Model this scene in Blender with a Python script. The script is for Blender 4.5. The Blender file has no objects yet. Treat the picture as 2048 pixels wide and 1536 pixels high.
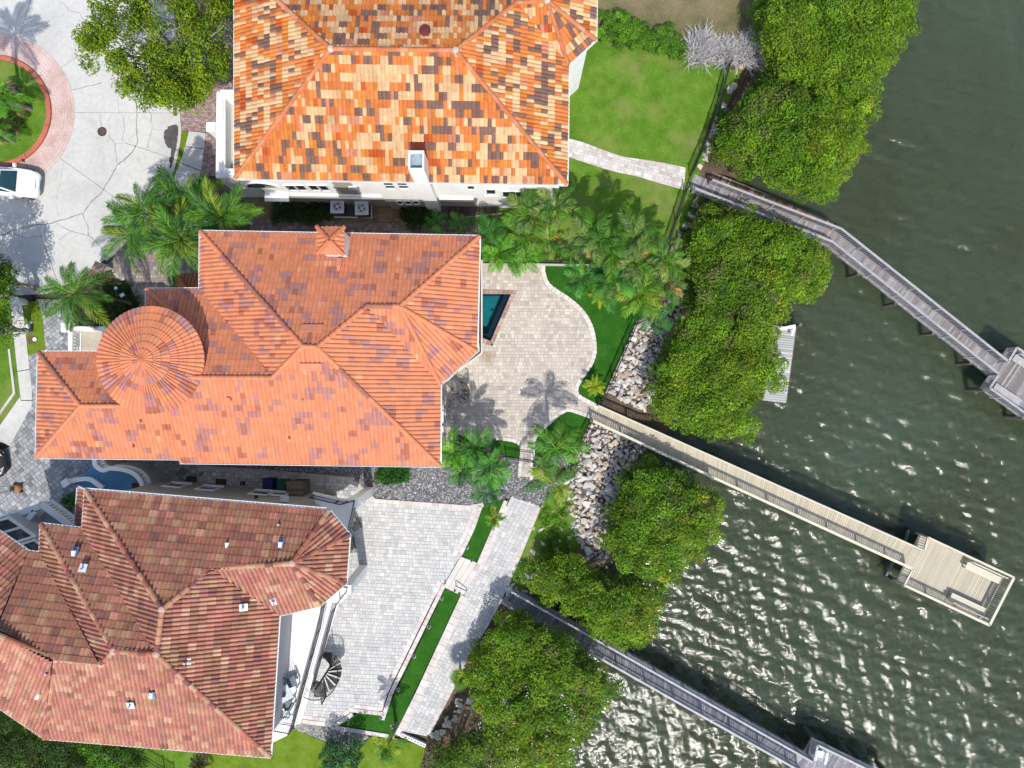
import bpy, math, random
import numpy as np
from mathutils import Vector, Matrix, noise as mnoise

C = bpy.context.scene.collection
R = math.radians
rnd = random.Random(7)
npr = np.random.default_rng(11)

# ------------------------------------------------------------------ camera, sky, sun, exposure
CAM_H = 46.0            # metres of the camera above the street
FOC = 1420.0            # focal length in units of the 2048 wide photograph
cam_d = bpy.data.cameras.new('camera')
cam_d.sensor_fit = 'HORIZONTAL'
cam_d.sensor_width = 36.0
cam_d.lens = 36.0 * FOC / 2048.0
cam_d.clip_start = 0.5
cam_d.clip_end = 3000.0
cam = bpy.data.objects.new('camera', cam_d)
cam.location = (0, 0, CAM_H)
C.objects.link(cam)
bpy.context.scene.camera = cam

SUN_ELEV = R(57.0)
SUN_DIR = Vector((0.13, -1.0, 0)).normalized() * math.cos(SUN_ELEV) + Vector((0, 0, math.sin(SUN_ELEV)))
world = bpy.data.worlds.new('World')
bpy.context.scene.world = world
world.use_nodes = True
wn = world.node_tree.nodes
bg = wn['Background']
sky = wn.new('ShaderNodeTexSky')
sky.sky_type = 'NISHITA'
sky.sun_disc = False
sky.sun_elevation = SUN_ELEV
sky.sun_rotation = math.atan2(SUN_DIR.x, SUN_DIR.y)
sky.altitude = 10
sky.air_density = 1.0
sky.dust_density = 1.5
world.node_tree.links.new(sky.outputs['Color'], bg.inputs['Color'])
bg.inputs['Strength'].default_value = 0.15

sun_d = bpy.data.lights.new('sun', 'SUN')
sun_d.energy = 3.1
sun_d.angle = R(0.55)
sun_d.color = (1.0, 0.955, 0.89)
sun = bpy.data.objects.new('sun', sun_d)
sun.rotation_euler = SUN_DIR.to_track_quat('Z', 'Y').to_euler()
sun.location = (10, -40, 60)
C.objects.link(sun)

vs = bpy.context.scene.view_settings
vs.view_transform = 'Standard'
vs.look = 'None'
vs.exposure = 0.55
vs.gamma = 1.0
vs.use_curve_mapping = False
cy = bpy.context.scene.cycles
cy.max_bounces = 6
cy.diffuse_bounces = 3
cy.glossy_bounces = 2
cy.transmission_bounces = 3
cy.transparent_max_bounces = 6
cy.caustics_reflective = False
cy.caustics_refractive = False
cy.use_denoising = True
cy.sample_clamp_indirect = 6.0

# ------------------------------------------------------------------ small helpers
def W(px, py, z=0.0):
    """point of the place that stands at height z and shows at pixel (px,py) of the photograph"""
    s = (CAM_H - z) / FOC
    return Vector(((px - 1024.0) * s, -(py - 768.0) * s, z))

def on_wall(px, py, p0, n):
    """where the view ray through a pixel meets an upright wall through p0 with horizontal normal n"""
    d = Vector(((px - 1024.0) / FOC, -(py - 768.0) / FOC, -1.0))
    o = Vector((0, 0, CAM_H))
    n = Vector((n[0], n[1], 0)).normalized()
    t = (Vector((p0[0], p0[1], 0)) - o).dot(n) / d.dot(n)
    return o + d * t

def tag(o, label=None, cat=None, group=None, kind=None):
    if label: o['label'] = label
    if cat: o['category'] = cat
    if group: o['group'] = group
    if kind: o['kind'] = kind
    return o

def empty(name, loc=(0, 0, 0), label=None, cat=None, group=None, kind=None, rz=0.0):
    o = bpy.data.objects.new(name, None)
    o.location = loc
    o.rotation_euler = (0, 0, rz)
    o.empty_display_size = 0.3
    C.objects.link(o)
    return tag(o, label, cat, group, kind)

def link(name, me, parent=None, loc=None, mw=None, color=None):
    o = bpy.data.objects.new(name, me)
    C.objects.link(o)
    if parent is not None:
        o.parent = parent
    if mw is not None:
        o.matrix_local = mw
    if loc is not None:
        o.location = loc
    if color is not None:
        o.color = (color[0], color[1], color[2], 1.0)
    return o

def local(parent, p):
    """world point -> parent's frame (parents here are only moved / turned about z)"""
    p = Vector(p)
    v = p - Vector(parent.location)
    a = -parent.rotation_euler.z
    c, s = math.cos(a), math.sin(a)
    return Vector((v.x * c - v.y * s, v.x * s + v.y * c, v.z))

class MB:
    """collects faces of one mesh; world coordinates unless a parent frame is given at build"""
    def __init__(self):
        self.v = []; self.f = []; self.c = []; self.cur = (1.0, 1.0, 1.0)
    def add(self, vs, fs):
        b = len(self.v)
        self.v.extend([tuple(p) for p in vs])
        for f in fs:
            self.f.append(tuple(i + b for i in f)); self.c.append(self.cur)
        return self
    def quad(self, a, b, c, d): return self.add([a, b, c, d], [(0, 1, 2, 3)])
    def box(self, c, size, rz=0.0, rx=0.0, ry=0.0, taper=1.0):
        m = Matrix.Translation(Vector(c)) @ Matrix.Rotation(rz, 4, 'Z') @ Matrix.Rotation(ry, 4, 'Y') @ Matrix.Rotation(rx, 4, 'X')
        x, y, z = size[0] / 2, size[1] / 2, size[2] / 2
        t = taper
        P = [(-x, -y, -z), (x, -y, -z), (x, y, -z), (-x, y, -z), (-x * t, -y * t, z), (x * t, -y * t, z), (x * t, y * t, z), (-x * t, y * t, z)]
        return self.add([m @ Vector(p) for p in P], [(0, 3, 2, 1), (4, 5, 6, 7), (0, 1, 5, 4), (1, 2, 6, 5), (2, 3, 7, 6), (3, 0, 4, 7)])
    def bar(self, a, b, w, h=None, up=(0, 0, 1)):
        """rectangular bar from a to b, w wide (sideways) and h high"""
        a = Vector(a); b = Vector(b); h = w if h is None else h
        d = (b - a)
        if d.length < 1e-6: return self
        d.normalize()
        up = Vector(up)
        s = d.cross(up)
        if s.length < 1e-4: s = d.cross(Vector((0, 1, 0)))
        s.normalize(); u = s.cross(d)
        s *= w / 2; u *= h / 2
        P = [a - s - u, a + s - u, a + s + u, a - s + u, b - s - u, b + s - u, b + s + u, b - s + u]
        return self.add(P, [(0, 1, 2, 3), (7, 6, 5, 4), (0, 4, 5, 1), (1, 5, 6, 2), (2, 6, 7, 3), (3, 7, 4, 0)])
    def tube(self, pts, rad, n=6, caps=True):
        pts = [Vector(p) for p in pts]
        if not hasattr(rad, '__len__'): rad = [rad] * len(pts)
        V = []; k = len(pts)
        for i, p in enumerate(pts):
            d = (pts[min(i + 1, k - 1)] - pts[max(i - 1, 0)]).normalized()
            s = d.cross(Vector((0, 0, 1)))
            if s.length < 1e-3: s = Vector((1, 0, 0))
            s.normalize(); u = s.cross(d)
            for j in range(n):
                a = 2 * math.pi * j / n
                V.append(p + (s * math.cos(a) + u * math.sin(a)) * rad[i])
        Fc = []
        for i in range(k - 1):
            for j in range(n):
                j2 = (j + 1) % n
                Fc.append((i * n + j, i * n + j2, (i + 1) * n + j2, (i + 1) * n + j))
        if caps:
            Fc.append(tuple(range(n - 1, -1, -1))); Fc.append(tuple(range((k - 1) * n, k * n)))
        return self.add(V, Fc)
    def prism(self, poly, z0, z1, top=True, bottom=True):
        n = len(poly)
        V = [(p[0], p[1], z0) for p in poly] + [(p[0], p[1], z1) for p in poly]
        Fc = [(i, (i + 1) % n, n + (i + 1) % n, n + i) for i in range(n)]
        if top: Fc.append(tuple(range(n, 2 * n)))
        if bottom: Fc.append(tuple(range(n - 1, -1, -1)))
        return self.add(V, Fc)
    def lathe(self, c, prof, n=16, cap=True):
        """prof = [(radius, z)...] about the vertical through c"""
        V = []
        for r, z in prof:
            for j in range(n):
                a = 2 * math.pi * j / n
                V.append((c[0] + r * math.cos(a), c[1] + r * math.sin(a), c[2] + z))
        Fc = []
        for i in range(len(prof) - 1):
            for j in range(n):
                j2 = (j + 1) % n
                Fc.append((i * n + j, i * n + j2, (i + 1) * n + j2, (i + 1) * n + j))
        if cap:
            Fc.append(tuple(range((len(prof) - 1) * n, len(prof) * n)))
        return self.add(V, Fc)
    def mesh(self, name, material, parent=None, smooth=False, colors=False):
        me = bpy.data.meshes.new(name)
        V = self.v
        if parent is not None:
            V = [tuple(local(parent, p)) for p in V]
        me.from_pydata(V, [], self.f)
        if material is not None: me.materials.append(material)
        if colors:
            at = me.attributes.new('tint', 'FLOAT_COLOR', 'FACE')
            arr = np.ones((len(self.f), 4), dtype=np.float32)
            arr[:, :3] = np.array(self.c, dtype=np.float32)
            at.data.foreach_set('color', arr.ravel())
        if smooth:
            me.polygons.foreach_set('use_smooth', [True] * len(me.polygons))
        me.update()
        return me
    def build(self, name, material, parent=None, smooth=False, colors=False, kind=None, color=None):
        o = link(name, self.mesh(name, material, parent, smooth, colors), parent, color=color)
        if kind: o['kind'] = kind
        return o

def fast_mesh(name, V, Fq, material, tint=None, tris=False):
    """numpy arrays -> mesh. Fq (n,4) or (n,3)"""
    me = bpy.data.meshes.new(name)
    k = Fq.shape[1]
    nf = Fq.shape[0]
    me.vertices.add(len(V)); me.vertices.foreach_set('co', np.asarray(V, dtype=np.float32).ravel())
    me.loops.add(nf * k); me.loops.foreach_set('vertex_index', Fq.astype(np.int32).ravel())
    me.polygons.add(nf)
    me.polygons.foreach_set('loop_start', np.arange(0, nf * k, k, dtype=np.int32))
    me.update(calc_edges=True)
    if material is not None: me.materials.append(material)
    if tint is not None:
        at = me.attributes.new('tint', 'FLOAT_COLOR', 'FACE')
        arr = np.ones((nf, 4), dtype=np.float32); arr[:, :3] = tint
        at.data.foreach_set('color', arr.ravel())
    me.validate()
    return me

# ------------------------------------------------------------------ 2-D polygons
def area2(p):
    return 0.5 * sum(p[i][0] * p[(i + 1) % len(p)][1] - p[(i + 1) % len(p)][0] * p[i][1] for i in range(len(p)))
def ccw(p):
    p = [(q[0], q[1]) for q in p]
    return p if area2(p) > 0 else p[::-1]
def clip_convex(subject, clipper):
    """Sutherland-Hodgman; clipper convex and ccw, subject any"""
    out = list(subject)
    n = len(clipper)
    for i in range(n):
        if not out: return []
        ax, ay = clipper[i]; bx, by = clipper[(i + 1) % n]
        ex, ey = bx - ax, by - ay
        inp = out; out = []
        px, py = inp[-1]
        ps = ex * (py - ay) - ey * (px - ax)
        for q in inp:
            qx, qy = q
            qs = ex * (qy - ay) - ey * (qx - ax)
            if (qs >= 0) != (ps >= 0):
                t = ps / (ps - qs)
                out.append((px + (qx - px) * t, py + (qy - py) * t))
            if qs >= 0: out.append((qx, qy))
            px, py, ps = qx, qy, qs
    return out
def inside(p, poly):
    x, y = p[0], p[1]; r = False; n = len(poly)
    for i in range(n):
        x1, y1 = poly[i][0], poly[i][1]; x2, y2 = poly[(i + 1) % n][0], poly[(i + 1) % n][1]
        if (y1 > y) != (y2 > y) and x < (x2 - x1) * (y - y1) / (y2 - y1) + x1: r = not r
    return r
def offset_poly(poly, d):
    """shrink (d>0) a ccw polygon"""
    poly = ccw(poly); n = len(poly); out = []
    for i in range(n):
        p0 = Vector(poly[i - 1]); p1 = Vector(poly[i]); p2 = Vector(poly[(i + 1) % n])
        d1 = (p1 - p0).normalized(); d2 = (p2 - p1).normalized()
        n1 = Vector((-d1.y, d1.x)); n2 = Vector((-d2.y, d2.x))
        b = (n1 + n2)
        if b.length < 1e-6: b = n1
        b.normalize()
        k = d / max(0.35, b.dot(n1))
        q = p1 + b * k
        out.append((q.x, q.y))
    return out
def pts(lst, z=0.0):
    return [tuple(W(x, y, z)[:2]) for x, y in lst]
def smooth_line(P, per=6, closed=False):
    """Catmull-Rom through 2-D points"""
    n = len(P); out = []
    rng = range(n if closed else n - 1)
    for i in rng:
        g = lambda k: P[k % n] if closed else P[min(max(k, 0), n - 1)]
        p0, p1, p2, p3 = g(i - 1), g(i), g(i + 1), g(i + 2)
        for j in range(per):
            t = j / per; t2 = t * t; t3 = t2 * t
            out.append(tuple(0.5 * (2 * p1[k] + (p2[k] - p0[k]) * t + (2 * p0[k] - 5 * p1[k] + 4 * p2[k] - p3[k]) * t2 + (3 * p1[k] - p0[k] - 3 * p2[k] + p3[k]) * t3) for k in (0, 1)))
    if not closed: out.append(tuple(P[-1][:2]))
    return out
def offset_line(P, d):
    """parallel of an open 2-D line, d to the left"""
    out = []
    for i, p in enumerate(P):
        a = Vector(P[max(i - 1, 0)][:2]); b = Vector(P[min(i + 1, len(P) - 1)][:2])
        t = (b - a).normalized()
        out.append((p[0] - t.y * d, p[1] + t.x * d))
    return out
def walk(P, step):
    """points every `step` along a polyline with their direction"""
    out = []; left = 0.0
    for i in range(len(P) - 1):
        a = Vector(P[i]); b = Vector(P[i + 1]); L = (b - a).length
        if L < 1e-9: continue
        t = (b - a) / L
        s = left
        while s < L:
            out.append((a + t * s, t)); s += step
        left = s - L
    return out

# ------------------------------------------------------------------ materials
def nmat(name, rough=0.8, spec=0.3):
    m = bpy.data.materials.new(name); m.use_nodes = True
    nt = m.node_tree; b = nt.nodes['Principled BSDF']
    b.inputs['Roughness'].default_value = rough
    b.inputs['Specular IOR Level'].default_value = spec
    return m, nt, b
def ND(nt, t, **kw):
    n = nt.nodes.new(t)
    for k, v in kw.items(): setattr(n, k, v)
    return n
def position(nt):
    g = ND(nt, 'ShaderNodeNewGeometry'); return g.outputs['Position']
def noise_node(nt, scale, detail=4, rough=0.6, vec=None, dim='3D'):
    n = ND(nt, 'ShaderNodeTexNoise'); n.noise_dimensions = dim
    n.inputs['Scale'].default_value = scale; n.inputs['Detail'].default_value = detail; n.inputs['Roughness'].default_value = rough
    nt.links.new(vec if vec is not None else position(nt), n.inputs['Vector'])
    return n
def ramp(nt, fac, stops):
    r = ND(nt, 'ShaderNodeValToRGB')
    e = r.color_ramp.elements
    while len(e) < len(stops): e.new(0.5)
    for k, (p, c) in enumerate(stops):
        e[k].position = p; e[k].color = (c[0], c[1], c[2], 1) if hasattr(c, '__len__') else (c, c, c, 1)
    nt.links.new(fac, r.inputs['Fac']); return r.outputs['Color']
def mixc(nt, a, b, fac, mode='MIX'):
    m = ND(nt, 'ShaderNodeMix'); m.data_type = 'RGBA'; m.blend_type = mode
    for s, v in ((m.inputs[6], a), (m.inputs[7], b), (m.inputs[0], fac)):
        if hasattr(v, 'is_linked') or hasattr(v, 'links'): nt.links.new(v, s)
        elif hasattr(v, '__len__'): s.default_value = (v[0], v[1], v[2], 1)
        else: s.default_value = v
    return m.outputs[2]
def bump(nt, b, height, strength=0.4, dist=0.02):
    n = ND(nt, 'ShaderNodeBump'); n.inputs['Strength'].default_value = strength; n.inputs['Distance'].default_value = dist
    nt.links.new(height, n.inputs['Height']); nt.links.new(n.outputs['Normal'], b.inputs['Normal'])

def mat_plain(name, col, rough=0.7, var=0.12, scale=3.0, fine=40.0, spec=0.3, bmp=0.15, metal=0.0):
    """one colour with soft blotches, fine grain and a little relief"""
    m, nt, b = nmat(name, rough, spec)
    n1 = noise_node(nt, scale, 5); n2 = noise_node(nt, fine, 3)
    lo = tuple(c * (1 - var) for c in col); hi = tuple(min(1, c * (1 + var)) for c in col)
    c1 = ramp(nt, n1.outputs['Fac'], [(0.3, lo), (0.7, hi)])
    c2 = ramp(nt, n2.outputs['Fac'], [(0.25, 1 - var * 0.8), (0.75, 1 + var * 0.3)])
    c = mixc(nt, c1, c2, 1.0, 'MULTIPLY')
    nt.links.new(c, b.inputs['Base Color'])
    b.inputs['Metallic'].default_value = metal
    if bmp: bump(nt, b, n2.outputs['Fac'], bmp, 0.01)
    return m

def mat_tint(name, rough=0.75, var=0.18, scale=2.5, fine=22.0, spec=0.25, bmp=0.25, trans=0.0, dirt=None):
    """colour comes from the face attribute 'tint' times the object's own colour"""
    m, nt, b = nmat(name, rough, spec)
    a = ND(nt, 'ShaderNodeAttribute'); a.attribute_name = 'tint'
    oi = ND(nt, 'ShaderNodeObjectInfo')
    c = mixc(nt, a.outputs['Color'], oi.outputs['Color'], 1.0, 'MULTIPLY')
    n1 = noise_node(nt, scale, 4); n2 = noise_node(nt, fine, 3)
    v1 = ramp(nt, n1.outputs['Fac'], [(0.3, 1 - var), (0.7, 1 + var * 0.5)])
    v2 = ramp(nt, n2.outputs['Fac'], [(0.25, 1 - var), (0.75, 1 + var * 0.5)])
    c = mixc(nt, c, v1, 1.0, 'MULTIPLY'); c = mixc(nt, c, v2, 1.0, 'MULTIPLY')
    if dirt is not None:
        n3 = noise_node(nt, dirt[0], 5, 0.65)
        f = ramp(nt, n3.outputs['Fac'], [(dirt[1], 0.0), (dirt[1] + 0.15, dirt[3])])
        c = mixc(nt, c, dirt[2], f)
    nt.links.new(c, b.inputs['Base Color'])
    if bmp: bump(nt, b, n2.outputs['Fac'], bmp, 0.008)
    if trans:
        out = nt.nodes['Material Output']
        tr = ND(nt, 'ShaderNodeBsdfTranslucent'); nt.links.new(c, tr.inputs['Color'])
        mx = ND(nt, 'ShaderNodeMixShader'); mx.inputs[0].default_value = trans
        nt.links.new(b.outputs[0], mx.inputs[1]); nt.links.new(tr.outputs[0], mx.inputs[2])
        nt.links.new(mx.outputs[0], out.inputs['Surface'])
    return m

def mat_grass(name, c1, c2, c3, scale=1.2, rough=0.9, worn=None):
    m, nt, b = nmat(name, rough, 0.15)
    n1 = noise_node(nt, scale, 5, 0.6); n2 = noise_node(nt, 14.0, 6, 0.75); n3 = noise_node(nt, 0.35, 3)
    a = ramp(nt, n1.outputs['Fac'], [(0.32, c1), (0.5, c2), (0.68, c3)])
    f = ramp(nt, n2.outputs['Fac'], [(0.3, 0.55), (0.5, 0.95), (0.72, 1.25)])
    c = mixc(nt, a, f, 1.0, 'MULTIPLY')
    if worn is not None:
        w = ramp(nt, n3.outputs['Fac'], [(worn[1], 0.0), (worn[1] + 0.18, 0.75)])
        c = mixc(nt, c, worn[0], w)
    nt.links.new(c, b.inputs['Base Color'])
    bump(nt, b, n2.outputs['Fac'], 0.8, 0.05)
    return m

M = {}
M['tile'] = mat_tint('roof_tile_clay', 0.75, 0.2, 1.1, 9.0, 0.15, 0.2)
M['tile_worn'] = mat_tint('roof_tile_mottled', 0.75, 0.2, 1.3, 10.0, 0.15, 0.3)
M['tile_mauve'] = mat_tint('roof_tile_salmon', 0.75, 0.12, 1.2, 9.0, 0.15, 0.2, dirt=(1.7, 0.57, (0.34, 0.155, 0.13), 0.5))
M['paver'] = mat_tint('paver_stone', 0.85, 0.12, 1.0, 20.0, 0.2, 0.3, dirt=(0.55, 0.62, (0.22, 0.19, 0.17), 0.45))
M['paver_clean'] = mat_tint('paver_concrete', 0.85, 0.10, 1.0, 20.0, 0.2, 0.3, dirt=(0.5, 0.66, (0.36, 0.34, 0.31), 0.4))
M['leaf'] = mat_tint('leaf', 0.5, 0.12, 1.2, 9.0, 0.2, 0.0, trans=0.35)
M['frond'] = mat_tint('palm_frond', 0.5, 0.12, 1.5, 9.0, 0.15, 0.0, trans=0.15)
M['wood'] = mat_tint('weathered_wood', 0.8, 0.22, 4.0, 30.0, 0.2, 0.3)
M['composite'] = mat_tint('beige_decking', 0.65, 0.06, 1.0, 30.0, 0.3, 0.1)
M['rock'] = mat_tint('limestone', 0.9, 0.22, 3.0, 16.0, 0.15, 0.5)
M['gravel'] = mat_tint('gravel_stone', 0.85, 0.2, 6.0, 40.0, 0.2, 0.0)
M['bark'] = mat_plain('bark', (0.17, 0.14, 0.11), 0.9, 0.35, 6, 40, 0.1, 0.6)
M['palm_bark'] = mat_plain('palm_bark', (0.26, 0.23, 0.19), 0.9, 0.25, 8, 40, 0.1, 0.5)
M['joint'] = mat_plain('joint_sand', (0.29, 0.265, 0.235), 0.95, 0.2)
M['joint_dark'] = mat_plain('joint_sand_dark', (0.11, 0.10, 0.095), 0.95, 0.2)
M['under'] = mat_plain('roof_underlay', (0.10, 0.055, 0.04), 0.9, 0.2)
M['white'] = mat_plain('white_stucco', (0.80, 0.79, 0.76), 0.75, 0.05, 1.2, 60, 0.3, 0.15)
M['trim'] = mat_plain('white_trim', (0.82, 0.82, 0.80), 0.45, 0.03, 1.0, 30, 0.4, 0.0)
M['taupe'] = mat_plain('taupe_wall', (0.36, 0.32, 0.27), 0.85, 0.08, 1.2, 60, 0.2, 0.2)
M['greywall'] = mat_plain('grey_stucco', (0.42, 0.40, 0.40), 0.85, 0.06, 1.2, 60, 0.2, 0.2)
M['beigewall'] = mat_plain('beige_stucco', (0.62, 0.57, 0.48), 0.85, 0.06, 1.2, 60, 0.2, 0.2)
M['black'] = mat_plain('black_metal', (0.018, 0.019, 0.024), 0.45, 0.1, 2, 40, 0.4, 0.0)
M['darkgrey'] = mat_plain('dark_grey_metal', (0.07, 0.07, 0.075), 0.55, 0.15, 2, 40, 0.4, 0.1)
M['steel'] = mat_plain('galvanised_steel', (0.50, 0.52, 0.55), 0.35, 0.08, 2, 40, 0.5, 0.0, metal=0.6)
M['pale_metal'] = mat_plain('pale_grey_metal', (0.58, 0.61, 0.65), 0.5, 0.08, 2, 40, 0.4, 0.0)
M['concrete'] = mat_plain('concrete', (0.50, 0.48, 0.44), 0.9, 0.14, 0.8, 30, 0.15, 0.2)
M['curb'] = mat_plain('curb_concrete', (0.48, 0.45, 0.40), 0.9, 0.16, 1.5, 30, 0.15, 0.2)
M['redcurb'] = mat_plain('red_curb', (0.42, 0.13, 0.085), 0.85, 0.18, 1.5, 30, 0.2, 0.2)
M['asphalt'] = mat_plain('tar_stain', (0.085, 0.08, 0.082), 0.9, 0.3, 2, 30, 0.2, 0.2)
M['doormat'] = mat_plain('doormat', (0.05, 0.026, 0.014), 0.95, 0.25, 5, 60, 0.1, 0.4)
def mat_glass(name, col=(0.02, 0.03, 0.04), rough=0.06):
    m, nt, b = nmat(name, rough, 0.6)
    n = noise_node(nt, 1.5, 2)
    c = ramp(nt, n.outputs['Fac'], [(0.3, tuple(x * 0.8 for x in col)), (0.7, tuple(x * 1.2 for x in col))])
    nt.links.new(c, b.inputs['Base Color'])
    return m
M['glass'] = mat_glass('window_glass')
M['carglass'] = mat_glass('car_glass', (0.012, 0.04, 0.055), 0.04)
# =================================================================== TERRAIN AND WATER
WATER_Z = -1.5
SHORE = [(1600, -220), (1545, -50), (1505, 90), (1452, 230), (1412, 350), (1375, 480), (1345, 620), (1300, 770), (1262, 870), (1222, 1010),
         (1165, 1120), (1085, 1180), (1010, 1215), (955, 1300), (905, 1390), (862, 1490), (835, 1600), (800, 1760)]
SHORE_W = [W(x, y, 0) for x, y in SHORE]
_sy = np.array([p.y for p in SHORE_W][::-1]); _sx = np.array([p.x for p in SHORE_W][::-1])
def shore_x(y): return np.interp(y, _sy, _sx)
def ground_z(x, y):
    """terrain height: flat land, then a bank falling into the water"""
    d = (np.asarray(x) - shore_x(y)) * 0.88
    z = np.where(d < 0, -0.12, -0.12 - 0.60 * d)
    z = np.where(d > 5.2, -3.24 - 0.02 * (d - 5.2), z)
    return np.maximum(z, -5.0)

gx = np.concatenate([[-900, -300, -120], np.arange(-70, 70.1, 0.8), [120, 300, 900]])
gy = np.concatenate([[-900, -300, -120], np.arange(-60, 60.1, 0.8), [120, 300, 900]])
XX, YY = np.meshgrid(gx, gy)
ZZ = ground_z(XX, YY)
bump_ = np.array([[mnoise.noise(Vector((x * 0.7, y * 0.7, 3.1))) for x in gx] for y in gy])
PQ = (XX > W(895,0).x) & (XX < W(1060,0).x) & (YY < W(0,555).y) & (YY > W(0,715).y)
onbank = ((XX - shore_x(YY)) > -1.0)
ZZ = ZZ + np.where(onbank, bump_ * 0.12, 0.0)
ZZ = np.where(PQ, -1.9, ZZ)
nX, nY = len(gx), len(gy)
idx = np.arange(nX * nY).reshape(nY, nX)
Fq = np.stack([idx[:-1, :-1], idx[:-1, 1:], idx[1:, 1:], idx[1:, :-1]], axis=-1).reshape(-1, 4)
m, nt, b = nmat('soil', 0.95, 0.1)
n1 = noise_node(nt, 0.8, 6, 0.65); n2 = noise_node(nt, 9.0, 6, 0.75)
c = ramp(nt, n1.outputs['Fac'], [(0.3, (0.085, 0.06, 0.042)), (0.55, (0.15, 0.11, 0.075)), (0.75, (0.20, 0.155, 0.11))])
c = mixc(nt, c, ramp(nt, n2.outputs['Fac'], [(0.3, 0.45), (0.7, 1.3)]), 1.0, 'MULTIPLY')
nt.links.new(c, b.inputs['Base Color']); bump(nt, b, n2.outputs['Fac'], 0.8, 0.06)
M['soil'] = m
g = link('terrain', fast_mesh('terrain', np.stack([XX, YY, ZZ], -1).reshape(-1, 3), Fq, m)); tag(g, kind='structure')

# water: a wind-rippled surface, real waves plus fine ripples in the bump
m, nt, b = nmat('bay_water', 0.105, 0.5)
b.inputs['IOR'].default_value = 1.333
b.inputs['Subsurface Weight'].default_value = 1.0
b.inputs['Subsurface Radius'].default_value = (1.0, 1.2, 1.0)
b.inputs['Subsurface Scale'].default_value = 2.4
n1 = noise_node(nt, 0.06, 4); n2 = noise_node(nt, 3.4, 5, 0.6); n3 = noise_node(nt, 0.9, 4)
c = ramp(nt, n1.outputs['Fac'], [(0.3, (0.042, 0.050, 0.022)), (0.5, (0.049, 0.064, 0.034)), (0.72, (0.057, 0.080, 0.049))])
nt.links.new(c, b.inputs['Base Color'])
mp = ND(nt, 'ShaderNodeMapping'); mp.inputs['Rotation'].default_value = (0, 0, R(-38)); mp.inputs['Scale'].default_value = (1.0, 2.1, 1.0)
nt.links.new(position(nt), mp.inputs['Vector'])
n4 = noise_node(nt, 2.3, 6, 0.66, vec=mp.outputs['Vector'])
n5 = noise_node(nt, 6.5, 3, 0.6, vec=mp.outputs['Vector'])
mm = ND(nt, 'ShaderNodeMath'); mm.operation = 'MULTIPLY_ADD'; mm.inputs[1].default_value = 0.3
nt.links.new(n5.outputs['Fac'], mm.inputs[0]); nt.links.new(n4.outputs['Fac'], mm.inputs[2])
bump(nt, b, mm.outputs[0], 0.5, 0.048)
M['water'] = m
wx = np.concatenate([np.arange(-8, 36.01, 0.095), [40, 48, 60, 80, 120, 200, 400, 900]])
wy = np.concatenate([[-900, -400, -200, -120, -80, -60, -45, -36], np.arange(-31, 29.01, 0.095), [33, 40, 55, 80, 120, 200, 400, 900]])
XX, YY = np.meshgrid(wx, wy)
ZZ = np.zeros_like(XX)
wr = np.random.default_rng(5)
for k in range(90):
    lam = 0.27 * (1.9 / 0.27) ** wr.random()
    th = R(232) + wr.normal(0, 0.62)
    amp = 0.0050 * lam ** 1.0 * (0.6 + 0.8 * wr.random())
    kx, ky = 2 * math.pi / lam * math.cos(th), 2 * math.pi / lam * math.sin(th)
    ph = wr.random() * 6.28
    s = np.sin(kx * XX + ky * YY + ph)
    ZZ += amp * (s + 0.25 * s * s)
gust = 0.72 + 0.28 * np.clip((8 - YY) / 26.0, 0, 1) + 0.14 * np.sin(XX * 0.31 + YY * 0.22) * np.sin(YY * 0.17 - XX * 0.13)
calm = np.clip((XX - shore_x(YY)) / 9.0, 0.25, 1.0)
ZZ *= gust * calm
ZZ[:, :] = np.where((np.abs(XX) > 40) | (np.abs(YY) > 34), 0, ZZ)
nX, nY = len(wx), len(wy)
idx = np.arange(nX * nY).reshape(nY, nX)
Fq = np.stack([idx[:-1, :-1], idx[:-1, 1:], idx[1:, 1:], idx[1:, :-1]], axis=-1).reshape(-1, 4)
me = fast_mesh('water', np.stack([XX, YY, ZZ + WATER_Z], -1).reshape(-1, 3), Fq, m)
me.polygons.foreach_set('use_smooth', [True] * len(me.polygons))
# the sheet starts just inside the bank
wo = link('water', me); tag(wo, kind='structure')

# =================================================================== FLAT GROUND
M['lawn'] = mat_grass('lawn', (0.070, 0.150, 0.012), (0.095, 0.195, 0.016), (0.135, 0.23, 0.03), 0.9, worn=((0.19, 0.21, 0.06), 0.50))
M['lawn_bright'] = mat_grass('bright_lawn', (0.085, 0.15, 0.008), (0.12, 0.195, 0.012), (0.16, 0.22, 0.03), 1.3, worn=((0.15, 0.15, 0.05), 0.62))  # a yellower, brighter grass than the main lawn
M['turf'] = mat_grass('artificial_turf', (0.018, 0.085, 0.006), (0.024, 0.105, 0.008), (0.032, 0.125, 0.010), 1.2)
M['sparse'] = mat_grass('patchy_grass', (0.10, 0.10, 0.045), (0.17, 0.145, 0.075), (0.22, 0.17, 0.10), 0.5, worn=((0.09, 0.14, 0.02), 0.5))
M['mulch'] = mat_grass('bark_mulch', (0.045, 0.028, 0.02), (0.075, 0.045, 0.03), (0.11, 0.07, 0.05), 1.5)
M['straw'] = mat_grass('pine_straw', (0.17, 0.115, 0.06), (0.26, 0.18, 0.10), (0.34, 0.24, 0.14), 1.5)

def sheet(name, poly_px, z, material, thick=0.06, kind='structure', world_pts=None):
    P = ccw(world_pts if world_pts is not None else pts(poly_px, z))
    o = MB().prism(P, z - thick, z, bottom=False).build(name, material)
    return tag(o, kind=kind)

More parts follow.
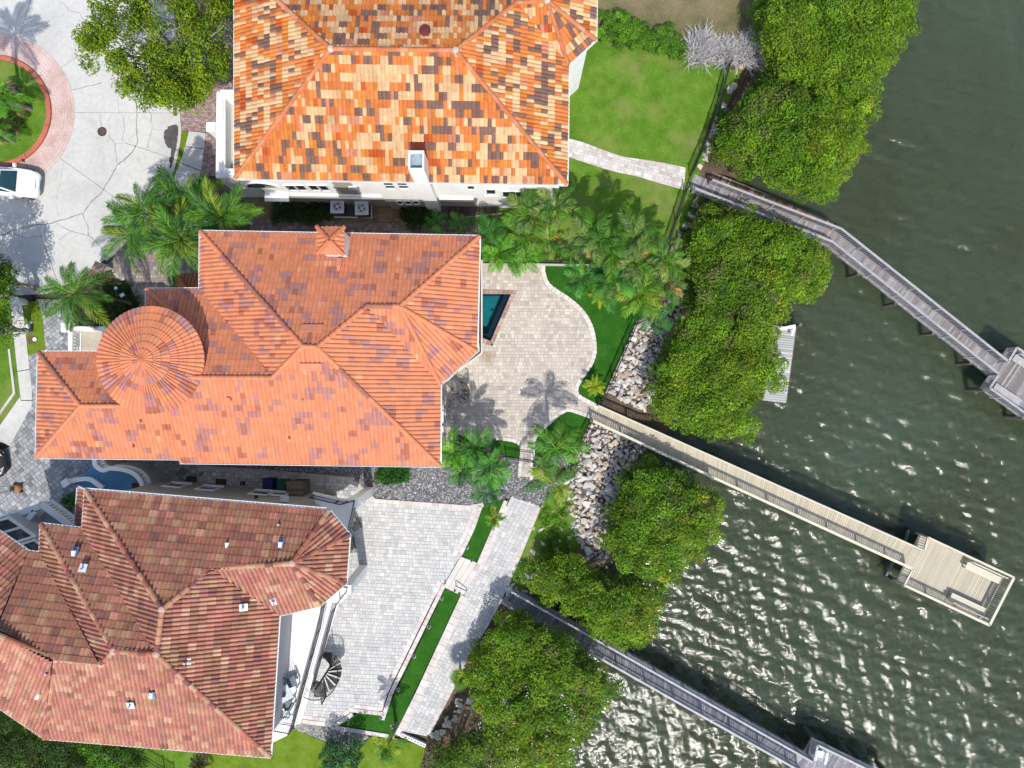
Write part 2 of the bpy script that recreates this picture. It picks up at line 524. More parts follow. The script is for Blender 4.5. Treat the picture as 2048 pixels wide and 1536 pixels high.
# ------------------------------------------------------------------ pavers
PAVER_MESH = {}
def paver_mesh(l, w, h, mat, bev=0.008):
    key = (round(l, 3), round(w, 3), round(h, 3), mat.name)
    if key not in PAVER_MESH:
        x, y = l / 2, w / 2
        V = [(-x, -y, 0), (x, -y, 0), (x, y, 0), (-x, y, 0), (-x, -y, h - bev), (x, -y, h - bev), (x, y, h - bev), (-x, y, h - bev),
             (-x + bev, -y + bev, h), (x - bev, -y + bev, h), (x - bev, y - bev, h), (-x + bev, y - bev, h)]
        Fc = [(0, 1, 5, 4), (1, 2, 6, 5), (2, 3, 7, 6), (3, 0, 4, 7), (4, 5, 9, 8), (5, 6, 10, 9), (6, 7, 11, 10), (7, 4, 8, 11), (8, 9, 10, 11)]
        mb = MB(); mb.add(V, Fc)
        PAVER_MESH[key] = mb.mesh('paver', mat, colors=True)
    return PAVER_MESH[key]
def pick(pal, r):
    t = r.random() * sum(w for _, w in pal)
    for c, w in pal:
        t -= w
        if t <= 0: break
    k = r.uniform(0.9, 1.1)
    return (c[0] * k, c[1] * k, c[2] * k)

def paver_field(name, poly, z, ang, rows, lens, pal, mat, base_mat, gap=0.012, h=0.035, seed=1, limit=300, piece='paver', sunk=0.012, stain=None):
    """a bed of sand (the structure) with pavers laid in courses; z is the top of the stones"""
    r = random.Random(seed)
    poly = ccw(poly)
    bed = MB().prism(poly, z - 0.12, z - sunk, bottom=False).build(name, base_mat); tag(bed, kind='structure')
    ca, sa = math.cos(ang), math.sin(ang)
    L = [(x * ca + y * sa, -x * sa + y * ca) for x, y in poly]
    x0 = min(p[0] for p in L); x1 = max(p[0] for p in L); y0 = min(p[1] for p in L); y1 = max(p[1] for p in L)
    full = []; part = MB()
    y = y0 - 0.05
    while y < y1:
        w = r.choice(rows)
        x = x0 - r.uniform(0.0, 0.3)
        while x < x1:
            l = r.choice(lens)
            q = [(x + gap / 2, y + gap / 2), (x + l - gap / 2, y + gap / 2), (x + l - gap / 2, y + w - gap / 2), (x + gap / 2, y + w - gap / 2)]
            cl = clip_convex(L, q)
            if len(cl) >= 3:
                A = abs(area2(cl)); Q = (l - gap) * (w - gap)
                col = pick(pal, r); dz = r.uniform(-0.003, 0.003)
                if stain:
                    sx, sy = x + l / 2, y + w / 2; col = stain(sx * ca - sy * sa, sx * sa + sy * ca, col, r)
                if A > 0.995 * Q:
                    full.append((x + l / 2, y + w / 2, l - gap, w - gap, col, dz))
                elif A > 0.10 * Q:
                    part.cur = col
                    part.prism(ccw([(px * ca - py * sa, px * sa + py * ca) for px, py in cl]), z - h, z + dz, bottom=False)
            x += l
        y += w
    full.sort(key=lambda f: -(f[2] * f[3]) * 100 + math.hypot(f[0], f[1]) * 0.01)
    for k, (x, y, l, w, col, dz) in enumerate(full):
        X, Y = x * ca - y * sa, x * sa + y * ca
        if k < limit:
            o = link(piece, paver_mesh(l, w, h, mat), bed, color=col)
            o.location = (X, Y, z - h + dz); o.rotation_euler = (0, 0, ang)
        else:
            part.cur = col
            me = paver_mesh(l, w, h, mat)
            part.add([(X + v.co.x * ca - v.co.y * sa, Y + v.co.x * sa + v.co.y * ca, z - h + dz + v.co.z) for v in me.vertices], [tuple(p.vertices) for p in me.polygons])
    if part.f: part.build('small_pavers', mat, bed, colors=True, kind='stuff')
    return bed

def soldier_course(parent, line, z, width, length, pal, mat, h=0.05, seed=1, name='coping_stone'):
    """one row of stones along a world 2-D line"""
    r = random.Random(seed)
    for p, t in walk(line, length):
        o = link(name, paver_mesh(length - 0.012, width, h, mat, 0.012), parent, color=pick(pal, r))
        q = p + t * (length / 2)
        o.location = (q.x, q.y, z - h); o.rotation_euler = (0, 0, math.atan2(t.y, t.x))

# ---- the concrete circle with its expansion joints
ROAD = [(-420, -240), (322, -240), (338, -40), (350, 100), (355, 230), (357, 271), (347, 325), (331, 366), (300, 420), (256, 475), (210, 519), (150, 562), (92, 588), (20, 592), (-420, 610)]
rc = W(-8, 224, 0)
PXM = CAM_H / FOC
roadp = ccw(pts(ROAD))
base = MB().prism(roadp, -0.2, -0.03, bottom=False).build('road', M['joint_dark']); tag(base, kind='structure')
m, nt, b = nmat('road_concrete', 0.88, 0.2)
n1 = noise_node(nt, 0.35, 5, 0.6); n2 = noise_node(nt, 3.5, 6, 0.7); n3 = noise_node(nt, 45, 3)
c = ramp(nt, n1.outputs['Fac'], [(0.28, (0.43, 0.42, 0.395)), (0.5, (0.50, 0.49, 0.46)), (0.72, (0.54, 0.53, 0.50))])
c = mixc(nt, c, ramp(nt, n2.outputs['Fac'], [(0.25, 0.86), (0.6, 1.03)]), 1.0, 'MULTIPLY')
c = mixc(nt, c, ramp(nt, n3.outputs['Fac'], [(0.25, 0.88), (0.75, 1.05)]), 1.0, 'MULTIPLY')
n4_ = noise_node(nt, 0.8, 6, 0.72); c = mixc(nt, c, (0.30, 0.29, 0.275), ramp(nt, n4_.outputs['Fac'], [(0.55, 0.0), (0.75, 0.55)]))
nt.links.new(c, b.inputs['Base Color']); bump(nt, b, n3.outputs['Fac'], 0.15, 0.005)
M['road'] = m
joints = [(61, 0), (149, 117), (347, 226), (245, 406), (95, 508), (-60, 560), (-300, 400), (-300, 60), (-120, -100)]
angs = sorted(math.atan2(W(x, y).y - rc.y, W(x, y).x - rc.x) for x, y in joints)
for i, a in enumerate(angs):
    a2 = angs[(i + 1) % len(angs)]
    if a2 < a: a2 += 2 * math.pi
    wedge = [(rc.x, rc.y), (rc.x + 80 * math.cos(a), rc.y + 80 * math.sin(a)), (rc.x + 80 * math.cos((a + a2) / 2) * 1.4, rc.y + 80 * math.sin((a + a2) / 2) * 1.4), (rc.x + 80 * math.cos(a2), rc.y + 80 * math.sin(a2))]
    p = clip_convex(roadp, wedge)
    q = []
    for v in p:
        if not q or math.dist(v, q[-1]) > 0.05: q.append(v)
    if math.dist(q[0], q[-1]) < 0.05: q.pop()
    MB().prism(offset_poly(q, 0.012), -0.15, 0.0, bottom=False).build('slab', M['road'], base)
def crack(P, w0, w1, jitter=0.05, seed=0):
    r = random.Random(seed)
    line = []
    Wp = [W(x / 2.954, y / 2.954, 0) for x, y in P]
    for i in range(len(Wp) - 1):
        for k in range(4):
            t = k / 4; q = Wp[i].lerp(Wp[i + 1], t)
            line.append((q.x + r.uniform(-jitter, jitter), q.y + r.uniform(-jitter, jitter)))
    line.append((Wp[-1].x, Wp[-1].y))
    mb = MB(); n = len(line); V = []; Fc = []
    for i, p in enumerate(line):
        a = Vector(line[max(0, i - 1)]); bb = Vector(line[min(n - 1, i + 1)]); t = (bb - a).normalized()
        w = (w0 + (w1 - w0) * i / n) * r.uniform(0.5, 1.3) / 2
        V += [(p[0] - t.y * w, p[1] + t.x * w, 0.006), (p[0] + t.y * w, p[1] - t.x * w, 0.006)]
        if i: Fc.append((2 * i - 2, 2 * i - 1, 2 * i + 1, 2 * i))
    mb.add(V, Fc).build('crack', M['crack'], base)
M['crack'] = mat_plain('crack_filler', (0.16, 0.155, 0.15), 0.95, 0.25)
CR = [([(800, 560), (808, 660), (805, 760), (812, 840), (795, 880), (740, 940), (690, 980), (660, 1040), (625, 1090), (600, 1140), (540, 1190), (490, 1260), (400, 1290), (300, 1320), (200, 1330), (100, 1355), (0, 1390)], .05, .055),
      ([(812, 868), (870, 885), (930, 908), (990, 925)], .04, .025), ([(640, 800), (680, 850), (740, 845), (805, 862)], .03, .03), ([(680, 850), (684, 900), (690, 965)], .03, .02),
      ([(895, 672), (897, 760), (870, 885)], .022, .022), ([(725, 680), (736, 740), (722, 838)], .028, .022), ([(590, 676), (600, 745)], .025, .025), ([(655, 676), (640, 720)], .016, .012),
      ([(490, 1265), (520, 1340), (525, 1390), (600, 1460), (620, 1530)], .035, .04), ([(330, 1320), (420, 1365), (520, 1390)], .025, .03), ([(420, 1365), (345, 1418)], .022, .015),
      ([(80, 1385), (160, 1405), (235, 1392)], .035, .025), ([(185, 1290), (155, 1330)], .025, .018), ([(270, 1330), (265, 1380), (230, 1402)], .022, .02), ([(205, 1280), (240, 1300), (285, 1306)], .018, .014),
      ([(600, 485), (500, 515), (430, 530)], .035, .03), ([(365, 10), (410, 60), (470, 80), (500, 122)], .03, .02), ([(898, 762), (960, 772)], .016, .012), ([(845, 795), (890, 798)], .016, .012),
      ([(750, 850), (775, 810), (805, 795)], .014, .012), ([(375, 960), (355, 1080), (330, 1190), (345, 1280)], .014, .012), ([(600, 1380), (660, 1320)], .015, .012), ([(700, 560), (702, 668)], .014, .014)]
for k, (P, w0, w1) in enumerate(CR): crack(P, w0, w1, 0.035, k)
def blot(name, P, z, material, parent, seed=0, rough=0.12):
    r = random.Random(seed)
    L = smooth_line(pts(P), 5, closed=True)
    L = [(x + r.uniform(-rough, rough), y + r.uniform(-rough, rough)) for x, y in L]
    return MB().add([(x, y, z) for x, y in ccw(L)], [tuple(range(len(L)))]).build(name, material, parent)
blot('tar_stain', [(330, 262), (343, 250), (355, 252), (356, 270), (353, 292), (347, 318), (341, 338), (339, 320), (341, 300), (333, 290), (327, 275)], 0.006, M['asphalt'], base, 3, 0.06)

# pink stamped ring, red kerb, island
M['ring'] = None
m, nt, b = nmat('pink_stamped_concrete', 0.85, 0.2)
n1 = noise_node(nt, 0.6, 6, 0.7); n2 = noise_node(nt, 18, 3)
c = ramp(nt, n1.outputs['Fac'], [(0.25, (0.34, 0.22, 0.20)), (0.48, (0.52, 0.37, 0.33)), (0.7, (0.62, 0.51, 0.47))])
c = mixc(nt, c, ramp(nt, n2.outputs['Fac'], [(0.3, 0.88), (0.7, 1.05)]), 1.0, 'MULTIPLY')
nt.links.new(c, b.inputs['Base Color']); bump(nt, b, n2.outputs['Fac'], 0.3, 0.01)
ringm = m
def ring_piece(mb, r0, r1, z0, z1, a0, a1, n=6):
    V = []; 
    for i in range(n + 1):
        a = a0 + (a1 - a0) * i / n
        for r_, z_ in ((r0, z0), (r1, z0), (r1, z1), (r0, z1)):
            V.append((rc.x + r_ * math.cos(a), rc.y + r_ * math.sin(a), z_))
    Fc = []
    for i in range(n):
        for j in range(4):
            j2 = (j + 1) % 4
            Fc.append((i * 4 + j, i * 4 + j2, (i + 1) * 4 + j2, (i + 1) * 4 + j))
    Fc += [(3, 2, 1, 0), (n * 4, n * 4 + 1, n * 4 + 2, n * 4 + 3)]
    mb.add(V, Fc)
r_out, r_k1, r_k0 = 157 * PXM, 112 * PXM, 103 * PXM
apron = empty('pavement_ring', (0, 0, 0), kind='structure')
# stamped bricks laid in rings: each row of the ring cut into blocks
nr = 7; rw = (r_out - r_k1) / nr
rr = random.Random(4)
fulls = []
for k in range(nr):
    r0 = r_k1 + k * rw; nb = int(2 * math.pi * r0 / 0.42)
    for j in range(nb):
        a0 = 2 * math.pi * (j + 0.5 * (k % 2)) / nb
        mid = (rc.x + r0 * math.cos(a0), rc.y + r0 * math.sin(a0))
        fulls.append((mid, r0, a0, nb))
fulls.sort(key=lambda f: -f[0][0])
st = MB()
for k, (mid, r0, a0, nb) in enumerate(fulls):
    g_ = 0.006 / r0
    shade = rr.uniform(0.9, 1.06)
    if k < 300:
        mb = MB(); ring_piece(mb, r0 + 0.005, r0 + rw - 0.005, -0.02, 0.012 + rr.uniform(-.002, .002), a0 + g_, a0 + 2 * math.pi / nb - g_, 2); mb.build('brick', ringm, apron)
    else:
        ring_piece(st, r0 + 0.005, r0 + rw - 0.005, -0.02, 0.012, a0 + g_, a0 + 2 * math.pi / nb - g_, 2)
st.build('more_bricks', ringm, apron, kind='stuff')
mb = MB(); ring_piece(mb, r_k1 - 0.02, r_out + 0.01, -0.03, 0.0045, 0, 2 * math.pi, 64); mb.build('brick_bed', M['joint'], apron)
kerb = empty('kerb', (0, 0, 0), kind='structure')
ka = [R(-135 + 40 * k) for k in range(10)]
for i in range(9):
    mb = MB(); ring_piece(mb, r_k0, r_k1, -0.02, 0.15, ka[i] + 0.004, ka[i + 1] - 0.004, 10); mb.build('kerb_stone', M['redcurb'], kerb)
circ = lambda r_, n=40: [(rc.x + r_ * math.cos(2 * math.pi * k / n), rc.y + r_ * math.sin(2 * math.pi * k / n)) for k in range(n)]
sheet('lawn', None, 0.09, M['lawn'], world_pts=circ(r_k0 - 0.004))
bedp = [(rc.x + (66 + 6 * math.sin(3 * a) + 4 * math.sin(7 * a + 1)) * PXM * math.cos(a), rc.y + (66 + 6 * math.sin(3 * a) + 4 * math.sin(7 * a + 1)) * PXM * math.sin(a)) for a in [2 * math.pi * k / 40 for k in range(40)]]
sheet('flower_bed', None, 0.105, M['straw'], world_pts=bedp, thick=0.02)

# kerb along the street
kl = smooth_line(pts([(338, -40), (350, 100), (356, 230), (358, 271), (348, 325), (332, 366), (301, 420), (257, 475), (211, 519)]), 4)
kerb2 = empty('kerb', (0, 0, 0), kind='structure')
seg = []
for i in range(0, len(kl) - 1, 3):
    L = kl[i:i + 4]
    if len(L) < 2: continue
    inner = offset_line(L, 0.0); outer = offset_line(L, 0.2)
    P = ccw([Vector(p) for p in inner] + [Vector(p) for p in outer[::-1]])
    MB().prism(offset_poly(P, 0.006), -0.1, 0.13, bottom=False).build('kerb_stone', M['curb'], kerb2)

# verge, side walk, brick strips by the top house
sheet('grass_verge', [(360, 262), (377, 262), (366, 325), (352, 362), (341, 372), (335, 368), (350, 325)], 0.05, M['lawn_bright'])
walkp = [[(378, 262.5), (411, 266), (408.5, 297), (371, 292)], [(370.5, 293.5), (408.3, 298.5), (402, 341), (361, 325)], [(360.5, 326.5), (401.6, 342.5), (385, 392), (340, 372)]]
sw = empty('sidewalk', (0, 0, 0), kind='structure')
for p in walkp: MB().prism(ccw(pts(p, 0.05)), -0.05, 0.06, bottom=False).build('slab', M['road'], sw)
BRICK = [((0.30, 0.20, 0.18), 5), ((0.36, 0.255, 0.235), 4), ((0.25, 0.165, 0.155), 3), ((0.40, 0.30, 0.275), 2), ((0.22, 0.17, 0.17), 1)]
paver_field('brick_pavement', pts([(412, 266), (432, 263), (432, 352), (402, 352), (407, 310)]), 0.06, R(4), [0.11], [0.22], BRICK, M['paver'], M['joint_dark'], seed=3, limit=150, piece='brick', gap=0.01)
paver_field('driveway', pts([(359, 60), (475, 40), (475, 200), (433, 266), (360, 261), (357, 225)]), 0.05, R(0), [0.115], [0.22], BRICK, M['paver'], M['joint_dark'], seed=4, limit=300, piece='brick', gap=0.01)
ALLEY = [((0.26, 0.19, 0.165), 5), ((0.32, 0.245, 0.215), 3), ((0.21, 0.15, 0.13), 3), ((0.38, 0.31, 0.27), 1)]
paver_field('alley_path', pts([(500, 438), (620, 441), (760, 446), (960, 446), (960, 492), (500, 492)]), 0.04, R(-1), [0.2], [0.2, 0.3], ALLEY, M['paver'], M['joint_dark'], seed=5, limit=300)
sheet('planting_bed', [(470, 340), (890, 352), (890, 445), (760, 445), (500, 438)], 0.01, M['straw'])
# entry walk of the middle house
TAUPE = [((0.28, 0.225, 0.195), 6), ((0.34, 0.285, 0.25), 4), ((0.23, 0.185, 0.165), 3), ((0.44, 0.37, 0.32), 1), ((0.36, 0.32, 0.30), 1)]
entry = [(215, 531), (257, 478), (300, 432), (420, 425), (420, 610), (300, 645), (284, 618), (266, 578), (253, 554), (243, 561)]
ew = paver_field('entry_walk', pts(entry), 0.05, R(2), [0.2, 0.2, 0.28], [0.2, 0.2, 0.3], TAUPE, M['paver'], M['joint_dark'], seed=6, limit=300)
soldier_course(ew, pts([(284, 618), (266, 578), (253, 554), (243, 561), (215, 531)]), 0.075, 0.16, 0.34, [((0.42, 0.39, 0.36), 1)], M['paver'], seed=2)
sheet('planting_bed', [(190, 556), (243, 562), (253, 556), (284, 619), (262, 660), (190, 650), (175, 600)], 0.02, M['mulch'])

# grey driveway of the lower house and the walk up to it
GREY = [((0.27, 0.28, 0.29), 5), ((0.33, 0.335, 0.34), 4), ((0.22, 0.225, 0.235), 3), ((0.38, 0.38, 0.375), 2), ((0.16, 0.165, 0.17), 0.6)]
paver_field('driveway', pts([(72, 598), (135, 600), (170, 700), (330, 760), (430, 925), (392, 1000), (340, 1110), (-40, 1130), (-40, 915), (20, 893), (64, 811), (64, 779), (57, 712)]), 0.05, R(38), [0.3, 0.22], [0.3, 0.22, 0.4], GREY, M['paver_clean'], M['joint_dark'], seed=7, limit=300, gap=0.022)
blotm = mat_plain('oil_stain', (0.07, 0.068, 0.07), 0.9, 0.3, 3)
sheet('grass_verge', [(45, 608), (76, 600), (86, 640), (91, 700), (57, 711), (51, 660)], 0.055, M['lawn_bright'])
sw2 = empty('sidewalk', (0, 0, 0), kind='structure')
for p in ([(20, 596), (44, 607), (48.5, 640), (24, 642)], [(24.3, 643), (48.7, 641), (51.3, 666), (27, 669)], [(27.3, 670.5), (51.6, 667.5), (59, 738), (35, 742)], [(35.2, 743.5), (59.2, 739.5), (64, 778), (64, 800), (42, 800), (41, 792)], [(42, 801.5), (63.5, 801.5), (63.5, 811), (20, 892), (0, 884), (-40, 940), (-40, 905), (0, 851), (40, 794)]):
    MB().prism(ccw(pts(p, 0.05)), -0.05, 0.065, bottom=False).build('slab', M['road'], sw2)
sheet('lawn', [(-300, 600), (19, 598), (26, 669), (41, 792), (0, 850), (-40, 900), (-300, 900)], 0.04, M['lawn'])
kerb3 = empty('kerb', (0, 0, 0), kind='structure')
MB().prism(ccw(pts([(18, 698), (22, 697), (33, 786), (-4, 838), (-8, 836), (28, 785)])), -0.02, 0.12, bottom=False).build('kerb_stone', M['curb'], kerb3)

# alley between the middle and lower house: side path and dark gravel
SIDE = [((0.44, 0.43, 0.42), 5), ((0.52, 0.50, 0.48), 3), ((0.36, 0.355, 0.35), 3), ((0.56, 0.53, 0.49), 1)]
sp_ = [(396, 934), (516, 941), (701, 957), (716, 969), (738, 988), (715, 1030), (640, 1040), (392, 1010)]
sp = paver_field('side_path', pts(sp_), 0.05, R(-3), [0.22, 0.3], [0.2, 0.3], SIDE, M['paver_clean'], M['joint_dark'], seed=8, limit=300)
soldier_course(sp, pts([(396, 934), (516, 941), (701, 957), (716, 969), (748, 998)]), 0.07, 0.2, 0.3, [((0.46, 0.42, 0.38), 1), ((0.42, 0.40, 0.38), 1)], M['paver_clean'], seed=4)

def gravel(name, poly_px, z, pal, n, size, seed=1, base_col='joint_dark'):
    """a bed with n loose stones, one mesh"""
    P = ccw(pts(poly_px)); r = np.random.default_rng(seed)
    bedo = MB().prism(P, z - 0.1, z, bottom=False).build(name, M[base_col]); tag(bedo, kind='structure')
    xs = [p[0] for p in P]; ys = [p[1] for p in P]
    C_ = []
    while len(C_) < n:
        q = (r.uniform(min(xs), max(xs)), r.uniform(min(ys), max(ys)))
        if inside(q, P): C_.append(q)
    C_ = np.array(C_); s = size * r.uniform(0.55, 1.35, n)
    Vt = np.array([(1, 0, 0), (0, 1, 0), (-1, 0, 0), (0, -1, 0), (0, 0, 0.8)], dtype=float)
    a = r.uniform(0, 6.28, n); asp = r.uniform(0.6, 1.0, n)
    V = np.zeros((n, 5, 3))
    lx = Vt[None, :, 0] * s[:, None]; ly = Vt[None, :, 1] * (s * asp)[:, None]
    V[:, :, 0] = C_[:, None, 0] + lx * np.cos(a)[:, None] - ly * np.sin(a)[:, None]
    V[:, :, 1] = C_[:, None, 1] + lx * np.sin(a)[:, None] + ly * np.cos(a)[:, None]
    V[:, :, 2] = z + Vt[None, :, 2] * s[:, None] + r.uniform(-0.01, 0.01, n)[:, None]
    V[:, 4, 0] += r.normal(0, 0.25, n) * s; V[:, 4, 1] += r.normal(0, 0.25, n) * s
    Ft = np.array([(0, 1, 4), (1, 2, 4), (2, 3, 4), (3, 0, 4)])
    Fa = (Ft[None] + (np.arange(n) * 5)[:, None, None]).reshape(-1, 3)
    pc = np.array([c for c, w in pal]); pw = np.array([w for c, w in pal], float); pw /= pw.sum()
    col = pc[r.choice(len(pc), n, p=pw)] * r.uniform(0.8, 1.2, n)[:, None]
    o = link('gravel', fast_mesh('gravel', V.reshape(-1, 3), Fa, M['gravel'], np.repeat(col, 4, axis=0)), bedo); tag(o, kind='stuff')
    return bedo
GRAV = [((0.16, 0.165, 0.18), 5), ((0.24, 0.25, 0.27), 4), ((0.34, 0.35, 0.36), 3), ((0.09, 0.09, 0.10), 3), ((0.5, 0.5, 0.5), 1)]
gravel('gravel_bed', [(380, 900), (890, 905), (1010, 916), (1150, 910), (1142, 960), (1105, 985), (1080, 1011), (1021, 992), (1003, 1001), (967, 1007), (933, 1010), (748, 997), (716, 968), (701, 956), (516, 940), (390, 932)], 0.02, GRAV, 16000, 0.055, 3)
gravel('gravel_bed', [(585, 1446), (600, 1441), (680, 1452), (720, 1462), (740, 1475), (690, 1500), (640, 1478), (590, 1458)], 0.02, GRAV + [((0.40, 0.36, 0.30), 6)], 2500, 0.05, 4, 'joint')

# ---- middle patio
PAT = [((0.49, 0.438, 0.375), 6), ((0.525, 0.47, 0.405), 5), ((0.455, 0.40, 0.345), 4), ((0.55, 0.505, 0.445), 2), ((0.42, 0.372, 0.325), 1)]
curve = smooth_line([(1087, 527), (1087, 545), (1094, 565), (1110.5, 580.5), (1131, 594), (1154.5, 612.6), (1171.5, 633), (1183, 656.7), (1188.4, 683.7), (1188.4, 707), (1181.6, 727.7), (1168, 748), (1156, 768), (1153, 782), (1160, 794), (1195, 813)], 3)
low = smooth_line([(1183, 834.5), (1148, 822), (1131, 821), (1110.5, 834), (1087, 856), (1072, 872), (1067, 890), (1065, 917), (1063, 954)], 3)
low2 = [(1039, 953), (1042, 917)] + smooth_line([(1043, 910), (1043, 897), (1038, 887), (1026, 881), (1009, 878)], 3)
pool = [(930, 580), (1033, 581.5), (985, 691), (930, 672)]
patio = [(965, 527)] + curve + [(1189, 824)] + low + low2 + [(880, 900), (880, 690), (930, 673.5), (984.5, 692), (1034, 580.5), (965, 579)]
RUST = W(975, 711, 0)
def rusty(x, y, c, r):
    d = math.hypot(x - RUST.x, y - RUST.y)
    f = 0.75 * max(0.0, 1 - d / 0.62) ** 0.5 if d < 0.62 and r.random() < 0.85 else 0.0
    t = (0.30, 0.20, 0.10)
    return tuple(a * (1 - f) + b_ * f for a, b_ in zip(c, t))
po = paver_field('patio', pts(patio), 0.05, R(0), [0.2, 0.26, 0.2], [0.2, 0.26, 0.32], PAT, M['paver'], M['joint'], seed=9, limit=300, stain=rusty)
COPE = [((0.58, 0.545, 0.50), 1), ((0.62, 0.59, 0.54), 1)]
soldier_course(po, pts(curve), 0.085, 0.26, 0.3, COPE, M['paver_clean'], seed=5)
soldier_course(po, pts(low), 0.085, 0.24, 0.3, COPE, M['paver_clean'], seed=6)
soldier_course(po, pts(low2), 0.085, 0.22, 0.3, COPE, M['paver_clean'], seed=7)
# lawns round the patio
sheet('lawn', [(1088, 524)] + [(x + 2, y - 1) for x, y in curve] + [(1199, 808), (1235, 728), (1270, 648), (1340, 560), (1345, 500), (1300, 524)], 0.03, M['turf'])
sheet('lawn', [(x, y + 2) for x, y in low[:-4]] + [(1066, 921), (1151, 907), (1173, 858), (1183, 837)], 0.03, M['turf'])
sheet('lawn', [(1043, 916), (1043, 897), (1038, 888), (1026, 882), (1000, 878), (985, 895), (1010, 914)], 0.03, M['turf'])
# top lawn with its block path
toplawn = [(1120, 60), (1190, 80), (1200, 82), (1260, 92), (1330, 110), (1380, 120), (1452, 128), (1462, 140), (1440, 205), (1405, 300), (1378, 352), (1370, 375), (1345, 450), (1322, 520), (1290, 526), (1085, 526), (960, 470), (900, 420), (890, 395), (1000, 392), (1100, 380), (1140, 380)]
sheet('lawn', toplawn, 0.02, M['lawn'])
walk_ = smooth_line([(1110, 272), (1135, 277), (1165, 285), (1200, 298), (1240, 312), (1275, 318), (1320, 325), (1372, 336)], 3) + smooth_line([(1366, 380), (1310, 364), (1270, 352), (1235, 345), (1190, 332), (1160, 322), (1135, 314), (1110, 308)], 3)
PALE = [((0.52, 0.475, 0.45), 5), ((0.58, 0.54, 0.51), 4), ((0.46, 0.41, 0.385), 2), ((0.62, 0.60, 0.57), 2)]
paver_field('garden_path', pts(walk_), 0.055, R(-15), [0.2, 0.28], [0.28, 0.4, 0.2], PALE, M['paver_clean'], M['joint'], seed=10, limit=300)
sheet('dry_ground', [(1180, -140), (1560, -140), (1545, -40), (1505, 70), (1470, 132), (1440, 126), (1380, 112), (1330, 102), (1262, 86), (1195, 78), (1150, 20)], 0.015, M['sparse'])
sheet('weedy_verge', [(1462, 140), (1486, 135), (1450, 225), (1420, 300), (1400, 345), (1385, 400), (1362, 470), (1342, 540), (1325, 525), (1348, 452), (1372, 378), (1382, 352), (1408, 300), (1442, 205)], 0.01, M['lawn'])

# ---- lower patio, turf strips, walk
LP = [((0.50, 0.495, 0.48), 6), ((0.47, 0.47, 0.46), 4), ((0.43, 0.435, 0.43), 3), ((0.53, 0.515, 0.49), 3)]
lowp = [(716, 970), (748, 999), (933, 1012), (958, 1012), (938, 1060), (923, 1110), (888, 1170), (883, 1175), (860, 1209), (777, 1380), (765, 1422), (714, 1416), (666, 1447), (599, 1440), (560, 1440), (600, 1250), (640, 1100), (700, 1010)]
lpo = paver_field('patio', pts(lowp), 0.05, R(-3), [0.26, 0.2], [0.26, 0.34, 0.2], LP, M['paver_clean'], M['joint'], seed=11, limit=300)
CO2 = [((0.56, 0.51, 0.475), 3), ((0.60, 0.56, 0.53), 2), ((0.52, 0.46, 0.43), 1)]
for ln, wd, sd in (([(748, 1001), (933, 1014), (962, 1010)], 0.26, 1), ([(962, 1010), (945, 1058), (921, 1108)], 0.26, 2), ([(952, 1016), (935, 1058), (912, 1104)], 0.3, 12),
                   ([(889, 1168), (783, 1384), (769, 1427)], 0.26, 3), ([(880, 1162), (772, 1382), (760, 1418)], 0.3, 13), ([(769, 1427), (716, 1421), (670, 1450)], 0.26, 4), ([(760, 1418), (714, 1412), (664, 1442)], 0.26, 14), ([(670, 1450), (600, 1441)], 0.26, 5), ([(664, 1441), (602, 1432)], 0.26, 15)):
    soldier_course(lpo, pts(ln), 0.09 if sd < 10 else 0.07, wd, 0.42, CO2, M['paver_clean'], seed=sd, h=0.06)
sheet('turf_strip', [(967, 1007), (1008, 1001), (952, 1127), (923, 1113)], 0.06, M['turf'])
sheet('turf_strip', [(893, 1173), (922, 1186), (831, 1381), (789, 1468), (677, 1450), (718, 1425), (769, 1431), (794, 1381)], 0.06, M['turf'])
LW = [((0.48, 0.475, 0.465), 5), ((0.51, 0.505, 0.49), 4), ((0.43, 0.435, 0.435), 3), ((0.54, 0.525, 0.50), 3)]
lwo = paver_field('garden_path', pts([(1022, 993), (1079, 1012), (1016, 1166), (1003, 1204), (965, 1270), (926, 1335), (901, 1380), (853, 1472), (805, 1463), (840, 1392), (867, 1335), (921, 1199), (958, 1128), (1008, 1024)]), 0.0, R(62), [0.28, 0.22], [0.28, 0.4, 0.22], LW, M['paver_clean'], M['joint'], seed=12, limit=300)
for ln, sd in (([(1012, 1001), (957, 1129)], 1), ([(1014, 1012), (964, 1131)], 11), ([(926, 1190), (836, 1384), (795, 1466)], 2), ([(933, 1194), (842, 1388), (806, 1460)], 12), ([(789, 1473), (675, 1455)], 3), ([(1078, 1014), (1016, 1166)], 4), ([(928, 1333), (902, 1380), (856, 1469)], 5)):
    soldier_course(lwo, pts(ln), 0.09 if sd < 4 else 0.02, 0.26, 0.5, CO2, M['paver_clean'], seed=sd, h=0.07)
M['pale_stone'] = mat_plain('pale_stone', (0.56, 0.53, 0.49), 0.85, 0.1, 2, 30, 0.2, 0.2)
# steps between patio and walk
stp = empty('garden_steps', tuple(W(918, 1145, 0)), 'pale stone steps with three treads between two artificial turf strips', 'steps')
a_, b_ = Vector(pts([(922, 1112)])[0]), Vector(pts([(887, 1172)])[0])
c_, d_ = Vector(pts([(965, 1130)])[0]), Vector(pts([(925, 1192)])[0])
for k in range(4):
    t0, t1 = k / 4, (k + 1) / 4 - 0.012
    P = ccw([a_.lerp(c_, t0), b_.lerp(d_, t0), b_.lerp(d_, t1), a_.lerp(c_, t1)])
    zt = 0.16 - k * 0.04
    MB().prism(P, -0.1, zt, bottom=False).build('tread', M['pale_stone'], stp)
